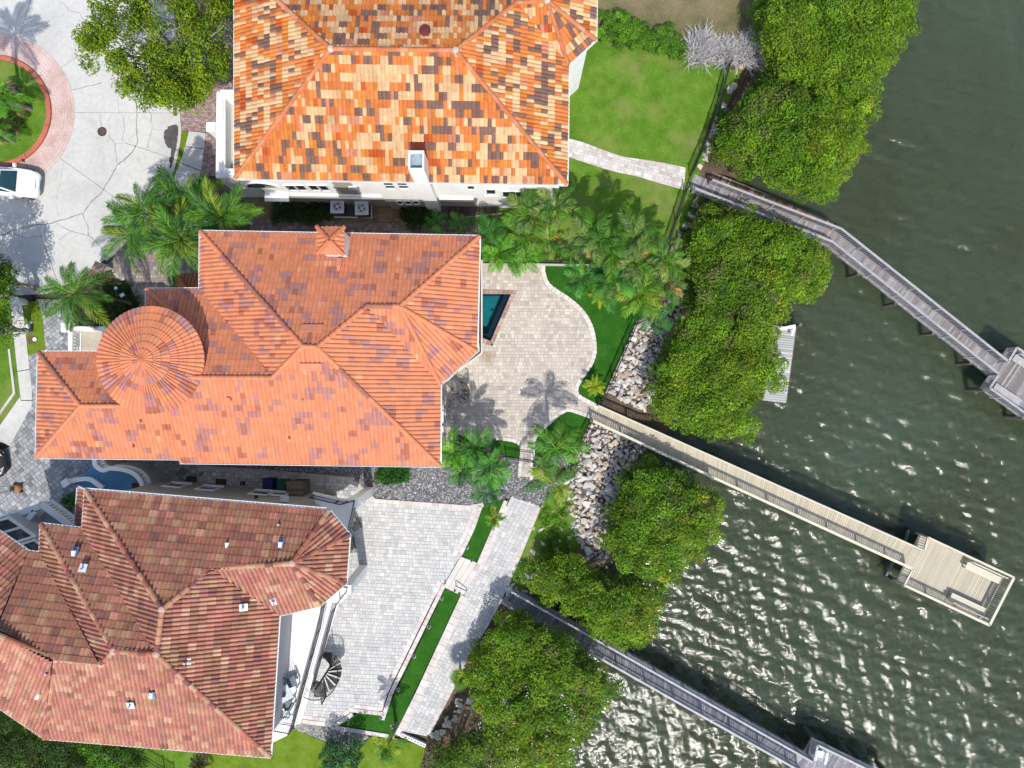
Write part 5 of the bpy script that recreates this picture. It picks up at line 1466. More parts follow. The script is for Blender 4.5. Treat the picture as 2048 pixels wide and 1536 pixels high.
# old low boardwalk beside it
OB = [((0.20, 0.13, 0.09), 4), ((0.26, 0.18, 0.13), 3), ((0.15, 0.10, 0.075), 3), ((0.34, 0.30, 0.27), 1)]
BW = empty('boardwalk', tuple(W(1530, 395, -0.9)), 'low brown timber boardwalk tucked along the upper side of the bent pier', 'boardwalk')
obN = pts([(1404, 335), (1672, 447)], -0.35); obS = pts([(1393, 358), (1659, 470)], -0.35)
deck_boards(BW, obN, obS, -0.35, 0.15, OB, M['wood'], 5)
beam_line(BW, obN, -0.46, 0.08, 0.18, M['pile']); beam_line(BW, offset_line(obS, 0.1), -0.46, 0.08, 0.18, M['pile'])
for q, t in walk([(p[0], p[1], 0) for p in offset_line(obN, -0.1)], 2.6): pile(BW, q.x, q.y, -0.4, 0.09)

BG = [((0.46, 0.415, 0.315), 5), ((0.455, 0.41, 0.31), 4), ((0.465, 0.42, 0.32), 3)]
PB = empty('pier', tuple(W(1600, 1020, -1.5)), 'beige decked pier with one long railing shadow and a broad benched end platform', 'pier')
nB = pts([(1198, 812), (1400, 902), (1849, 1102)], zt_); sB = pts([(1185, 841), (1400, 942.5), (1826, 1138)], zt_)
deck_boards(PB, nB, sB, 0.05, 0.145, BG, M['composite'], 6, over=0.2)
TBe = (0.55, 0.51, 0.40)
pier_rail(PB, sB, 0.05, 1.0, M['composite'], TBe, 0.16); pier_rail(PB, nB, 0.05, 1.0, M['composite'], TBe, 0.10)
for l_ in (nB, sB): beam_line(PB, l_, -0.11, 0.09, 0.22, M['pile'])
for l_ in (offset_line(nB, 0.0), offset_line(sB, 0.0)):
    for q, t in walk([(p[0], p[1], 0) for p in l_], 3.2): pile(PB, q.x, q.y, 0.0, 0.12)
plB = pts([(1856.5, 1075), (2028, 1155), (1979, 1250.5), (1809, 1170.5)], zt_)
deck_boards(PB, [plB[0], plB[1]], [plB[3], plB[2]], 0.052, 0.145, BG, M['composite'], 7, over=0.1)
pier_rail(PB, [plB[0], plB[1]], 0.05, 1.0, M['composite'], TBe, 0.12); pier_rail(PB, [plB[3], plB[2]], 0.05, 1.0, M['composite'], TBe, 0.16); pier_rail(PB, [plB[1], plB[2]], 0.05, 1.0, M['composite'], TBe, 0.16)
pier_rail(PB, [plB[0], nB[-1]], 0.05, 1.0, M['composite'], TBe, 0.10, spacing=0.16); pier_rail(PB, [sB[-1], plB[3]], 0.05, 1.0, M['composite'], TBe, 0.10, spacing=0.16)
for a, b_ in ((plB[0], plB[1]), (plB[3], plB[2])):
    beam_line(PB, [a, b_], -0.11, 0.09, 0.22, M['pile'])
    for f_ in (0.03, 0.5, 0.97):
        q = Vector(a).lerp(Vector(b_), f_); pile(PB, q.x, q.y, 0.0, 0.15)
for e in ((plB[0], nB[-1]), (plB[3], sB[-1])):   # rub rail below the landward edges
    d_ = (Vector(plB[0]) - Vector(plB[1])).normalized() * 0.28
    beam_line(PB, [Vector(e[0]) + d_, Vector(e[1]) + d_], -0.75, 0.12, 0.2, mat_plain('green_timber', (0.14, 0.20, 0.17), 0.85, 0.2))
dB = (Vector(plB[1]) - Vector(plB[0])).normalized(); angB = math.atan2(dB.y, dB.x)
q_ = W(1967, 1146, 0.45); bench('long beige bench backed against the upper rail of the beige platform', Vector((q_.x, q_.y, 0)), angB, 2.5, 0.05, M['composite'], TBe)
q_ = W(1936, 1208, 0.45); bench('beige bench with its shadow along the lower rail of the beige platform', Vector((q_.x, q_.y, 0)), angB + math.pi, 2.5, 0.05, M['composite'], TBe)

CG = [((0.30, 0.295, 0.31), 5), ((0.26, 0.25, 0.265), 4), ((0.36, 0.355, 0.37), 3), ((0.21, 0.205, 0.215), 2)]
PC = empty('pier', tuple(W(1300, 1360, -1.5)), 'dark grey narrow pier starting at the pale block walk, southernmost pier', 'pier')
nC = pts([(1024, 1185), (1380, 1386), (1628, 1526)], zt_); sC = pts([(1006, 1207), (1380, 1419), (1606, 1546)], zt_)
deck_boards(PC, nC, sC, 0.03, 0.145, CG, M['wood'], 8, over=0.2)
TC = (0.42, 0.415, 0.43)
pier_rail(PC, nC, 0.03, 1.0, M['wood'], TC, 0.12); pier_rail(PC, sC, 0.03, 1.0, M['wood'], TC, 0.13)
for l_ in (nC, sC): beam_line(PC, l_, -0.13, 0.09, 0.22, M['pile'])
for l_ in (nC, sC):
    for q, t in walk([(p[0], p[1], 0) for p in l_], 3.0): pile(PC, q.x, q.y, 0.0, 0.12)
plC = pts([(1636, 1491), (1800, 1571), (1752, 1662), (1585, 1580)], zt_)
deck_boards(PC, [plC[0], plC[1]], [plC[3], plC[2]], 0.032, 0.145, CG, M['wood'], 9, over=0.1)
pier_rail(PC, [nC[-1], plC[0], plC[1]], 0.03, 1.0, M['wood'], TC, 0.13)
for f_ in (0.03, 0.5, 0.97):
    q = Vector(plC[0]).lerp(Vector(plC[1]), f_); pile(PC, q.x, q.y, 0.0, 0.15)

DKG = [((0.44, 0.455, 0.44), 4), ((0.38, 0.39, 0.385), 3), ((0.50, 0.50, 0.485), 2), ((0.33, 0.325, 0.31), 1)]
FD = empty('dock', tuple(W(1575, 730, -1.4)), 'pale slatted floating dock half hidden by mangroves', 'dock')
dk = pts([(1546, 650), (1592, 655), (1572, 806), (1526, 801)], -1.1)
deck_boards(FD, [dk[1], dk[2]], [dk[0], dk[3]], -1.1, 0.15, DKG, M['composite'], 10)
beam_line(FD, [dk[1], dk[2]], -1.22, 0.12, 0.2, M['pile']); beam_line(FD, [dk[0], dk[3]], -1.22, 0.12, 0.2, M['pile'])
a_ = Vector(dk[1]); pile(FD, a_.x - 0.05, a_.y + 0.1, -0.2, 0.13)
mb = MB(); mb.cur = (0.6, 0.6, 0.57); mb.bar(W(1557, 659, -0.5), W(1591, 652, -0.5), 0.22, 0.06); mb.bar(W(1583, 672, -0.7), W(1589, 655, -0.55), 0.16, 0.05); mb.build('cross_plank', M['composite'], FD, colors=True)
for f_ in (0.02, 0.5, 0.98):
    q = Vector(dk[1]).lerp(Vector(dk[2]), f_); pile(FD, q.x - 0.1, q.y, -1.12, 0.13)

# =================================================================== FENCES
def metal_fence(label, line, h=1.2, z=0.0, mat=None, spacing=0.12, kind='fence', name='fence', post=1.9):
    P = pts(line, z)
    root = empty(name, (P[0][0], P[0][1], z), label, kind)
    mat = mat or M['black']
    mb = MB()
    for i in range(len(P) - 1):
        a, b_ = P[i], P[i + 1]
        for hh in (0.12, h - 0.22, h - 0.05): mb.bar((a[0], a[1], z + hh), (b_[0], b_[1], z + hh), 0.035, 0.035)
    mb.build('rail', mat, root)
    bal = MB()
    for q, t in walk([(p[0], p[1], 0) for p in P], spacing): bal.box((q.x, q.y, z + h / 2), (0.02, 0.02, h))
    bal.build('pickets', mat, root, kind='stuff')
    tpl = MB(); tpl.box((0, 0, h / 2), (0.06, 0.06, h + 0.1)); tpl.box((0, 0, h + 0.08), (0.08, 0.08, 0.05)); me = tpl.mesh('post', mat)
    for q, t in walk([(p[0], p[1], 0) for p in P], post): link('post', me, root, loc=local(root, (q.x, q.y, z)))
    link('post', me, root, loc=local(root, (P[-1][0], P[-1][1], z)))
    return root
metal_fence('black metal fence on the lawn side of the boulder row, above the bent pier', [(1452, 138), (1431, 215), (1402, 300), (1379, 352)])
metal_fence('black metal fence from the bent pier down to the palm clump', [(1368, 384), (1346, 450), (1322, 522)])
metal_fence('black metal fence between the dark lawn and white riprap above the beige pier', [(1270, 648), (1235, 728), (1201, 807)])
metal_fence('black metal fence beside the coconut palm below the beige pier', [(1181, 840), (1172, 862), (1151, 909), (1138, 935)])
metal_fence('short black gate fence across the narrow path stub by the gravel', [(1012, 914), (1068, 922)], 1.1)
metal_fence('black metal fence between the small lawn and the dark turf by the palms', [(1062, 526), (1088, 526), (1200, 528)], 1.2)
metal_fence('black spiked fence by the lowest roof corner on the bright grass', [(226, 1484), (300, 1522), (350, 1552)], 1.3, 0.0)
mb = MB()
for a, b_ in (((1069, 523), (1104, 529)),): pass
lw_ = empty('garden_wall', tuple(W(1120, 529, 0)), 'low pale wall under the black fence by the palms', 'wall')
mb = MB(); mb.prism(ccw(pts([(1060, 527.5), (1210, 530), (1210, 534), (1060, 531.5)])), -0.1, 0.16); mb.build('wall', M['curb'], lw_)

# =================================================================== ROCKS
import bmesh
def rock_variants(n, mat, flat=0.62):
    out = []; r = random.Random(21)
    for k in range(n):
        bm = bmesh.new()
        for i in range(11):
            v = Vector((r.gauss(0, 1), r.gauss(0, 1), r.gauss(0, 1))).normalized()
            v = Vector((v.x * r.uniform(0.8, 1.1), v.y * r.uniform(0.6, 0.95), v.z * flat * r.uniform(0.8, 1.1)))
            bm.verts.new(v)
        res = bmesh.ops.convex_hull(bm, input=bm.verts)
        bmesh.ops.delete(bm, geom=[v for v in bm.verts if not v.link_faces], context='VERTS')
        me = bpy.data.meshes.new('rock'); bm.to_mesh(me); bm.free()
        me.materials.append(mat)
        at = me.attributes.new('tint', 'FLOAT_COLOR', 'FACE'); at.data.foreach_set('color', [1.0] * (4 * len(me.polygons)))
        out.append(me)
    return out
ROCKV = rock_variants(9, M['rock'])
RP = [((0.55, 0.515, 0.47), 5), ((0.48, 0.45, 0.42), 4), ((0.60, 0.575, 0.54), 2.5), ((0.48, 0.385, 0.29), 2.2), ((0.37, 0.34, 0.325), 2), ((0.44, 0.45, 0.48), 1)]
def scatter_rocks(poly_px, spacing, smin, smax, seed, maxn=560, pal=RP, poly_w=None):
    P = ccw(poly_w or pts(poly_px)); r = random.Random(seed); got = []
    xs = [p[0] for p in P]; ys = [p[1] for p in P]; cell = {}
    tries = 0
    while tries < 9000 and len(got) < maxn:
        tries += 1
        q = (r.uniform(min(xs), max(xs)), r.uniform(min(ys), max(ys)))
        if not inside(q, P): continue
        c_ = (int(q[0] / spacing), int(q[1] / spacing)); ok = True
        for dx in (-1, 0, 1):
            for dy in (-1, 0, 1):
                for g_ in cell.get((c_[0] + dx, c_[1] + dy), ()):
                    if math.dist(g_, q) < spacing: ok = False
        if ok: cell.setdefault(c_, []).append(q); got.append(q)
    res = []
    for q in got:
        s = r.uniform(smin, smax); 
        if r.random() < 0.12: s *= 1.35
        z = float(ground_z(q[0], q[1])) + s * 0.22
        mw = Matrix.Translation((q[0], q[1], z)) @ Matrix.Rotation(r.uniform(0, 6.28), 4, 'Z') @ Matrix.Rotation(r.uniform(-.5, .5), 4, 'X') @ Matrix.Rotation(r.uniform(-.4, .4), 4, 'Y') @ Matrix.Diagonal((s, s, s * r.uniform(.8, 1.1), 1))
        res.append((mw, r.choice(ROCKV), pick(pal, r), s))
    return res
def riprap(name, specs, parent=None):
    root = parent or tag(empty(name, (0, 0, 0)), kind='structure')
    al = []
    for sp in specs: al += scatter_rocks(*sp[:4], sp[4], *(sp[5:] if len(sp) > 5 else ()))
    al.sort(key=lambda a: -a[3])
    rest = MB()
    for k, (mw, me, col, s) in enumerate(al):
        if k < 300: link('rock', me, root, mw=mw, color=col)
        else:
            rest.cur = col; rest.add([mw @ v.co for v in me.vertices], [tuple(p.vertices) for p in me.polygons])
    if rest.f: rest.build('more_rocks', M['rock'], root, colors=True, kind='stuff')
    return root
NR = [(1272, 650), (1300, 640), (1330, 622), (1368, 600), (1372, 640), (1345, 690), (1325, 745), (1305, 800), (1285, 822), (1245, 800), (1212, 782)]
riprap('riprap', [(NR, 0.33, 0.18, 0.38, 1), (NR, 0.23, 0.12, 0.22, 2), ([(1372, 590), (1335, 610), (1330, 590), (1365, 560)], 0.4, 0.2, 0.4, 3)])
SRp = [(1183, 846), (1215, 855), (1297, 900), (1280, 915), (1252, 950), (1232, 1000), (1218, 1030), (1205, 1075), (1225, 1118), (1210, 1140), (1175, 1118), (1150, 1065), (1136, 1000), (1128, 955), (1152, 910)]
riprap('riprap', [(SRp, 0.33, 0.18, 0.38, 4), (SRp, 0.23, 0.12, 0.22, 5)])
riprap('riprap', [([(1082, 1015), (1128, 960), (1145, 1020), (1152, 1080), (1130, 1130), (1080, 1140), (1030, 1170), (1012, 1196), (1020, 1165)], 0.55, 0.14, 0.32, 6, 120), ([(1020, 1175), (1100, 1130), (1110, 1160), (1060, 1190)], 0.5, 0.2, 0.36, 7, 30),
                   ([(1225, 1120), (1262, 1120), (1250, 1155), (1215, 1150)], 0.5, 0.22, 0.4, 8, 20)])
YR = [((0.58, 0.53, 0.42), 3), ((0.50, 0.44, 0.33), 2), ((0.62, 0.58, 0.50), 2)]
def stone_row(line, n, smin, smax, seed, jit=0.25):
    r = random.Random(seed); P = pts(line); tot = walk(P, 0.05); res = []
    for k in range(n):
        q, t = tot[int((k + r.uniform(.2, .8)) / n * (len(tot) - 1))]
        x, y = q.x + r.uniform(-jit, jit), q.y + r.uniform(-jit, jit); s = r.uniform(smin, smax)
        z = max(float(ground_z(x, y)), -0.02) + s * 0.2
        res.append((Matrix.Translation((x, y, z)) @ Matrix.Rotation(r.uniform(0, 6.28), 4, 'Z') @ Matrix.Diagonal((s, s, s * .8, 1)), r.choice(ROCKV), pick(YR, r)))
    return res
br = tag(empty('boulder_edge', (0, 0, 0)), kind='structure')
for a in (([(1478, 135), (1463, 165), (1455, 195)], 5, 0.22, 0.42, 1), ([(1448, 205), (1432, 245), (1420, 275), (1410, 312), (1402, 340)], 12, 0.22, 0.42, 2), ([(1398, 392), (1380, 425), (1370, 455), (1360, 490), (1345, 530)], 15, 0.2, 0.36, 3), ([(928, 1395), (915, 1410), (905, 1430), (890, 1450), (868, 1480)], 16, 0.2, 0.34, 4), ([(935, 1400), (948, 1415), (955, 1425)], 6, 0.25, 0.45, 5)):
    for mw, me, col in stone_row(*a): link('boulder', me, br, mw=mw, color=col)
# =================================================================== FOLIAGE
def leaf_cloud(centres, radii, per, size, pal, seed, up=0.45, flat=0.8, clump_var=0.22, shell=(0.45, 1.0), aspect=0.5, low=-0.25, mix=0.5):
    """many small leaves spread over lumps; returns vertices, quads and colours"""
    r = np.random.default_rng(seed)
    Cn = np.asarray(centres, float); Rn = np.asarray(radii, float); k = len(Cn)
    n = k * per
    ci = np.repeat(np.arange(k), per)
    d = r.normal(size=(n, 3)); d[:, 2] = np.abs(d[:, 2]) + low * r.random(n) * 2; d /= np.linalg.norm(d, axis=1)[:, None] + 1e-9
    rad = Rn[ci] * (shell[0] + (shell[1] - shell[0]) * r.random(n) ** 0.6)
    P = Cn[ci] + d * rad[:, None] * np.array([1, 1, flat])
    N = d * (1 - up) + np.array([0, 0, 1.0]) * up + r.normal(size=(n, 3)) * 0.45
    N /= np.linalg.norm(N, axis=1)[:, None]
    T = np.cross(N, r.normal(size=(n, 3))); T /= np.linalg.norm(T, axis=1)[:, None] + 1e-9
    B = np.cross(N, T)
    s = size * r.uniform(0.65, 1.3, n); w = s * aspect
    V = np.zeros((n, 4, 3))
    V[:, 0] = P - T * (s / 2)[:, None]; V[:, 1] = P + B * (w / 2)[:, None] + N * (s * 0.08)[:, None]; V[:, 2] = P + T * (s / 2)[:, None]; V[:, 3] = P - B * (w / 2)[:, None] + N * (s * 0.08)[:, None]
    F = np.arange(n * 4).reshape(n, 4)
    pc = np.array([c for c, w_ in pal]); pw = np.array([w_ for c, w_ in pal], float); pw /= pw.sum()
    cc = pc[r.choice(len(pc), k, p=pw)]; lc = pc[r.choice(len(pc), n, p=pw)]
    col = cc[ci] * (1 - mix) + lc * mix
    col = col * (1 + clump_var * r.normal(size=k))[ci][:, None].clip(0.55, 1.6) * r.uniform(0.7, 1.3, n)[:, None]
    return V.reshape(-1, 3), F, col.clip(0.004, 0.6)

def foliage(root, centres, radii, per, size, pal, seed, name='crown', mat=None, **kw):
    kw.setdefault('mix', 0.28)
    V, F, col = leaf_cloud(centres, radii, per, size, pal, seed, **kw)
    V = V - np.array(root.location)
    me = fast_mesh(name, V, F, mat or M['leaf'], col)
    return link(name, me, root)

G1, G2, G3, G4, YG, DK = (0.112, 0.232, 0.010), (0.150, 0.280, 0.012), (0.072, 0.172, 0.012), (0.190, 0.300, 0.018), (0.32, 0.33, 0.015), (0.050, 0.105, 0.010)
BRN = (0.20, 0.185, 0.07)
M['twig'] = mat_plain('bleached_twig', (0.56, 0.54, 0.54), 0.8, 0.15, 6)
MANG = [(G1, 5), (G2, 5), (G3, 2.5), (G4, 2), (YG, 0.25), (BRN, 0.4)]
def poly_dist(p, poly):
    best = 1e9; n = len(poly)
    for i in range(n):
        ax, ay = poly[i]; bx, by = poly[(i + 1) % n]
        dx, dy = bx - ax, by - ay; L = dx * dx + dy * dy
        t = max(0, min(1, ((p[0] - ax) * dx + (p[1] - ay) * dy) / L)) if L else 0
        best = min(best, math.hypot(p[0] - ax - t * dx, p[1] - ay - t * dy))
    return best
def mangroves(outline, trees, ztop, seed, pal=MANG, spacing=15.5, per=170, size=0.15, zlow=0.3):
    """one thicket outline, shared out among its trees (label, px, py, palette or None)"""
    r = random.Random(seed)
    xs = [p[0] for p in outline]; ys = [p[1] for p in outline]
    buckets = [[] for _ in trees]
    y = min(ys)
    row = 0
    while y < max(ys):
        x = min(xs) + (spacing / 2 if row % 2 else 0)
        while x < max(xs):
            px, py = x + r.uniform(-7, 7), y + r.uniform(-7, 7)
            if inside((px, py), outline):
                d = poly_dist((px, py), outline)
                if d > 6 + 22 * mnoise.noise(Vector((px * 0.028, py * 0.028, 2 + seed))):
                    f = min(1, d / 50.0); f = f * (2 - f)
                    nz = mnoise.noise(Vector((px * 0.013, py * 0.013, seed * 3.3))) * 0.55 + mnoise.noise(Vector((px * 0.035, py * 0.035, seed))) * 0.8
                    z = zlow + (ztop - zlow) * f + nz * (0.45 + 0.55 * f)
                    if r.random() > 0.03:
                        i = min(range(len(trees)), key=lambda k: math.hypot(px - trees[k][1], py - trees[k][2]))
                        buckets[i].append((W(px, py, z), r.uniform(0.42, 0.62)))
            x += spacing
        y += spacing * 0.87; row += 1
    for i, (t, bkt) in enumerate(zip(trees, buckets)):
        if not bkt: continue
        c = W(t[1], t[2], 0.5)
        gz = max(float(ground_z(c.x, c.y)), -3.0)
        root = empty('mangrove', (c.x, c.y, gz), t[0], 'mangrove', 'mangroves along the shore')
        foliage(root, [b_[0] for b_ in bkt], [b_[1] for b_ in bkt], per, size, t[3] if len(t) > 3 and t[3] else pal, seed * 10 + i, up=0.58)
        mb = MB(); rr = random.Random(seed * 7 + i)
        for k in range(9):
            b_ = rr.choice(bkt)[0]; mb.tube([(c.x + rr.uniform(-.5, .5), c.y + rr.uniform(-.5, .5), gz - 0.2), (c.x * .6 + b_.x * .4, c.y * .6 + b_.y * .4, gz * 0.4 + b_.z * 0.4), (b_.x, b_.y, b_.z - 0.1)], [0.10, 0.07, 0.03], 5)
        mb.build('trunk', M['bark'], root)
        tw_ = MB()
        for k in range(3):      # bare twigs standing out of the crown
            b_ = rr.choice(bkt); q = b_[0]
            for s in range(4):
                e = q + Vector((rr.gauss(0, .45), rr.gauss(0, .45), b_[1] * rr.uniform(0.4, 0.9))); tw_.tube([q, q.lerp(e, .6) + Vector((rr.gauss(0, .05), rr.gauss(0, .05), .05)), e], [.012, .008, .004], 4)
        tw_.build('twigs', M['bark'], root, kind='stuff')
MB_BROWN = [(G3, 3), (G1, 5), (BRN, 1.5), (G2, 3), (DK, 0.8)]
MB_YEL = [(G2, 5), (G4, 4), (YG, 0.8), (G1, 3), (BRN, 0.4)]
MB_BRIGHT = [(G2, 5), (G4, 4), (G1, 3), (G3, 1)]
mangroves([(1540, -60), (1842, -70), (1832, 60), (1803, 95), (1775, 145), (1770, 160), (1746, 200), (1690, 225), (1600, 195), (1545, 160), (1512, 90), (1500, 20)],
          [('bright green mangrove at the top reaching farthest over the dark water', 1740, 50, MB_BRIGHT), ('yellow flecked mangrove beside the leafless grey shrub', 1580, 110, MB_YEL), ('green mangrove behind the yellow flecked one at the top', 1600, -10, None)], 3.6, 1)
mangroves([(1470, 195), (1535, 138), (1640, 160), (1745, 185), (1762, 208), (1738, 262), (1735, 290), (1702, 330), (1662, 395), (1632, 412), (1598, 402), (1540, 372), (1462, 345), (1425, 325), (1420, 280)],
          [('brownish mangrove dome above the bent pier', 1560, 230, MB_BROWN), ('yellow green mangrove at the water edge above the bent pier', 1680, 290, MB_YEL), ('green mangrove leaning on the old low boardwalk', 1540, 330, None)], 3.3, 2)
mangroves([(1398, 420), (1415, 405), (1470, 408), (1560, 440), (1640, 478), (1668, 510), (1652, 560), (1630, 600), (1585, 618), (1575, 650), (1560, 680), (1568, 720), (1562, 780), (1520, 800), (1512, 850), (1505, 890), (1440, 890), (1375, 868), (1310, 832), (1283, 800), (1300, 735), (1332, 690), (1352, 640), (1372, 590), (1362, 520), (1376, 465)],
          [('broad green mangrove just below the bent pier', 1470, 480, None), ('mangrove with a pale green tip beside the bend of the pier', 1610, 540, MB_YEL), ('dull olive mangrove midway between the bent and the beige pier', 1450, 600, MB_BROWN),
           ('mangrove with yellow sprigs growing over the slatted dock', 1530, 700, MB_YEL), ('deep green mangrove beside the upper riprap', 1370, 730, None), ('bright green mangrove hanging over the beige pier', 1440, 840, MB_BRIGHT)], 3.2, 3)
mangroves([(1278, 908), (1312, 915), (1400, 958), (1466, 985), (1460, 1040), (1432, 1092), (1396, 1118), (1342, 1158), (1290, 1172), (1232, 1138), (1200, 1080), (1216, 1018), (1238, 948)],
          [('olive mangrove close below the beige pier', 1340, 980, MB_BROWN), ('yellow tipped mangrove at the water edge below the beige pier', 1410, 1030, MB_YEL), ('green mangrove touching the lower riprap', 1270, 1100, None)], 3.2, 4)
mangroves([(1062, 1128), (1098, 1100), (1160, 1112), (1232, 1150), (1300, 1162), (1338, 1160), (1336, 1200), (1312, 1240), (1300, 1285), (1262, 1308), (1180, 1268), (1100, 1214), (1062, 1180)],
          [('low mangrove along the upper side of the dark grey pier', 1150, 1180, MB_BRIGHT), ('yellowish mangrove on the point above the dark grey pier', 1280, 1220, MB_YEL)], 2.6, 5)
mangroves([(1002, 1216), (1040, 1222), (1130, 1265), (1238, 1345), (1232, 1400), (1195, 1458), (1155, 1495), (1132, 1570), (850, 1570), (862, 1500), (915, 1470), (960, 1440), (935, 1390), (925, 1345), (960, 1272)],
          [('bright yellow green mangrove beneath the start of the dark grey pier', 1010, 1290, MB_BRIGHT), ('broad dark green mangrove under the dark grey pier', 1120, 1370, None), ('mangrove at the bottom edge with a dark gap beside it', 1060, 1490, MB_YEL), ('small brown green mangrove behind the stones of the walk', 905, 1530, MB_BROWN)], 3.0, 6)

def bush(name, label, cat, P, r, per, size, pal, seed, z0=0.0, h=None, group=None, mat=None, **kw):
    """shrub built of lumps at pixel points P=[(px,py)...] with height h"""
    rr = random.Random(seed); c = W(sum(p[0] for p in P) / len(P), sum(p[1] for p in P) / len(P), z0)
    root = empty(name, (c.x, c.y, z0), label, cat, group)
    cs, rs = [], []
    for px, py in P:
        for k in range(3):
            hh = (h or r) * rr.uniform(0.55, 1.05); q = W(px + rr.uniform(-6, 6), py + rr.uniform(-6, 6), hh); cs.append(q); rs.append(r * rr.uniform(0.6, 1.0))
    foliage(root, cs, rs, per, size, pal, seed, mat=mat, name='foliage', **kw)
    mb = MB()
    for k in range(min(5, len(cs))):
        q = cs[rr.randrange(len(cs))]; mb.tube([(c.x * .3 + q.x * .7, c.y * .3 + q.y * .7, z0 - 0.1), (q.x, q.y, q.z)], [0.04, 0.015], 5)
    mb.build('stem', M['bark'], root)
    return root
def grid_pts(poly, sp, seed=0):
    r = random.Random(seed); xs = [p[0] for p in poly]; ys = [p[1] for p in poly]; out = []
    y = min(ys)
    while y < max(ys):
        x = min(xs)
        while x < max(xs):
            q = (x + r.uniform(-sp / 3, sp / 3), y + r.uniform(-sp / 3, sp / 3))
            if inside(q, poly): out.append(q)
            x += sp
        y += sp
    return out
HEDGE = [((0.109, 0.264, 0.019), 4), ((0.155, 0.326, 0.028), 3), ((0.078, 0.186, 0.019), 2)]
bush('hedge', 'bright green clipped hedge between the lawn and the dry ground', 'hedge', grid_pts([(1196, 28), (1225, 22), (1265, 38), (1300, 62), (1345, 55), (1372, 85), (1368, 118), (1330, 112), (1262, 90), (1196, 82)], 13, 1), 0.36, 130, 0.12, HEDGE, 31, h=0.7)
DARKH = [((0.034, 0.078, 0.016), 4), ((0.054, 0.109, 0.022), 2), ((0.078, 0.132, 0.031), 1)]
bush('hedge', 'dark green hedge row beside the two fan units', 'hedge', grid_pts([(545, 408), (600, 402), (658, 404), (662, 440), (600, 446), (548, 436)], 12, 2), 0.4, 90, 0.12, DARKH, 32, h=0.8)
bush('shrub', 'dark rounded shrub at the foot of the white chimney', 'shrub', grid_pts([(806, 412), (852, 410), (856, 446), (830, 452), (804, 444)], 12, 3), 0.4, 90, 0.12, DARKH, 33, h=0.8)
bush('shrub', 'round bright green shrub on the dark gravel bed', 'shrub', grid_pts([(752, 932), (790, 928), (820, 934), (818, 955), (790, 966), (755, 958)], 10, 4), 0.32, 110, 0.11, [((0.03, 0.14, 0.012), 3), ((0.045, 0.18, 0.018), 2), ((0.02, 0.09, 0.01), 2)], 34, h=0.7)
bush('shrub', 'loose blue green shrub on the bottom lawn beside the gravel', 'shrub', grid_pts([(650, 1490), (690, 1476), (722, 1488), (726, 1520), (700, 1545), (640, 1545)], 15, 5), 0.42, 70, 0.14, [((0.05, 0.15, 0.05), 3), ((0.07, 0.20, 0.07), 2), ((0.03, 0.09, 0.035), 2)], 35, h=1.6)
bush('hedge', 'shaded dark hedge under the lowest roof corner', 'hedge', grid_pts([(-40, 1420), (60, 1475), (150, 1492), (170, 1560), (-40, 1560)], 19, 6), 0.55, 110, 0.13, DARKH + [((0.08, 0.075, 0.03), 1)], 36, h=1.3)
bush('hedge', 'lush green hedge next to the black spiked fence', 'hedge', grid_pts([(150, 1492), (232, 1486), (262, 1520), (280, 1560), (160, 1560)], 16, 7), 0.5, 110, 0.12, HEDGE, 37, h=1.0)
bush('ground_cover', 'dark ground cover bed between the foxtail palm and the brown walk', 'ground cover', grid_pts([(205, 562), (243, 563), (252, 558), (282, 620), (255, 650), (200, 640), (185, 600)], 12, 8), 0.3, 70, 0.10, DARKH, 38, h=0.3)
bush('ground_cover', 'low planting with pale stems around the island palm', 'ground cover', grid_pts([(-20, 170), (30, 165), (52, 200), (50, 240), (20, 280), (-20, 285)], 13, 9), 0.28, 40, 0.12, [(G1, 3), (G3, 2), (BRN, 2)], 39, h=0.35)
bush('vine', 'creeping green ground cover among the white stones by the walk', 'ground cover', grid_pts([(1085, 1020), (1120, 985), (1140, 1020), (1150, 1100), (1100, 1130), (1080, 1110)], 17, 10) + grid_pts([(1022, 1150), (1060, 1110), (1075, 1140), (1040, 1175)], 14, 11), 0.3, 60, 0.09, HEDGE, 40, h=0.15)
bush('vine', 'strip of weeds running beside the boulders below the bent pier', 'ground cover', grid_pts([(1405, 385), (1395, 430), (1372, 490), (1350, 530), (1342, 520), (1368, 460), (1388, 400)], 11, 12), 0.25, 50, 0.09, HEDGE, 41, h=0.12)

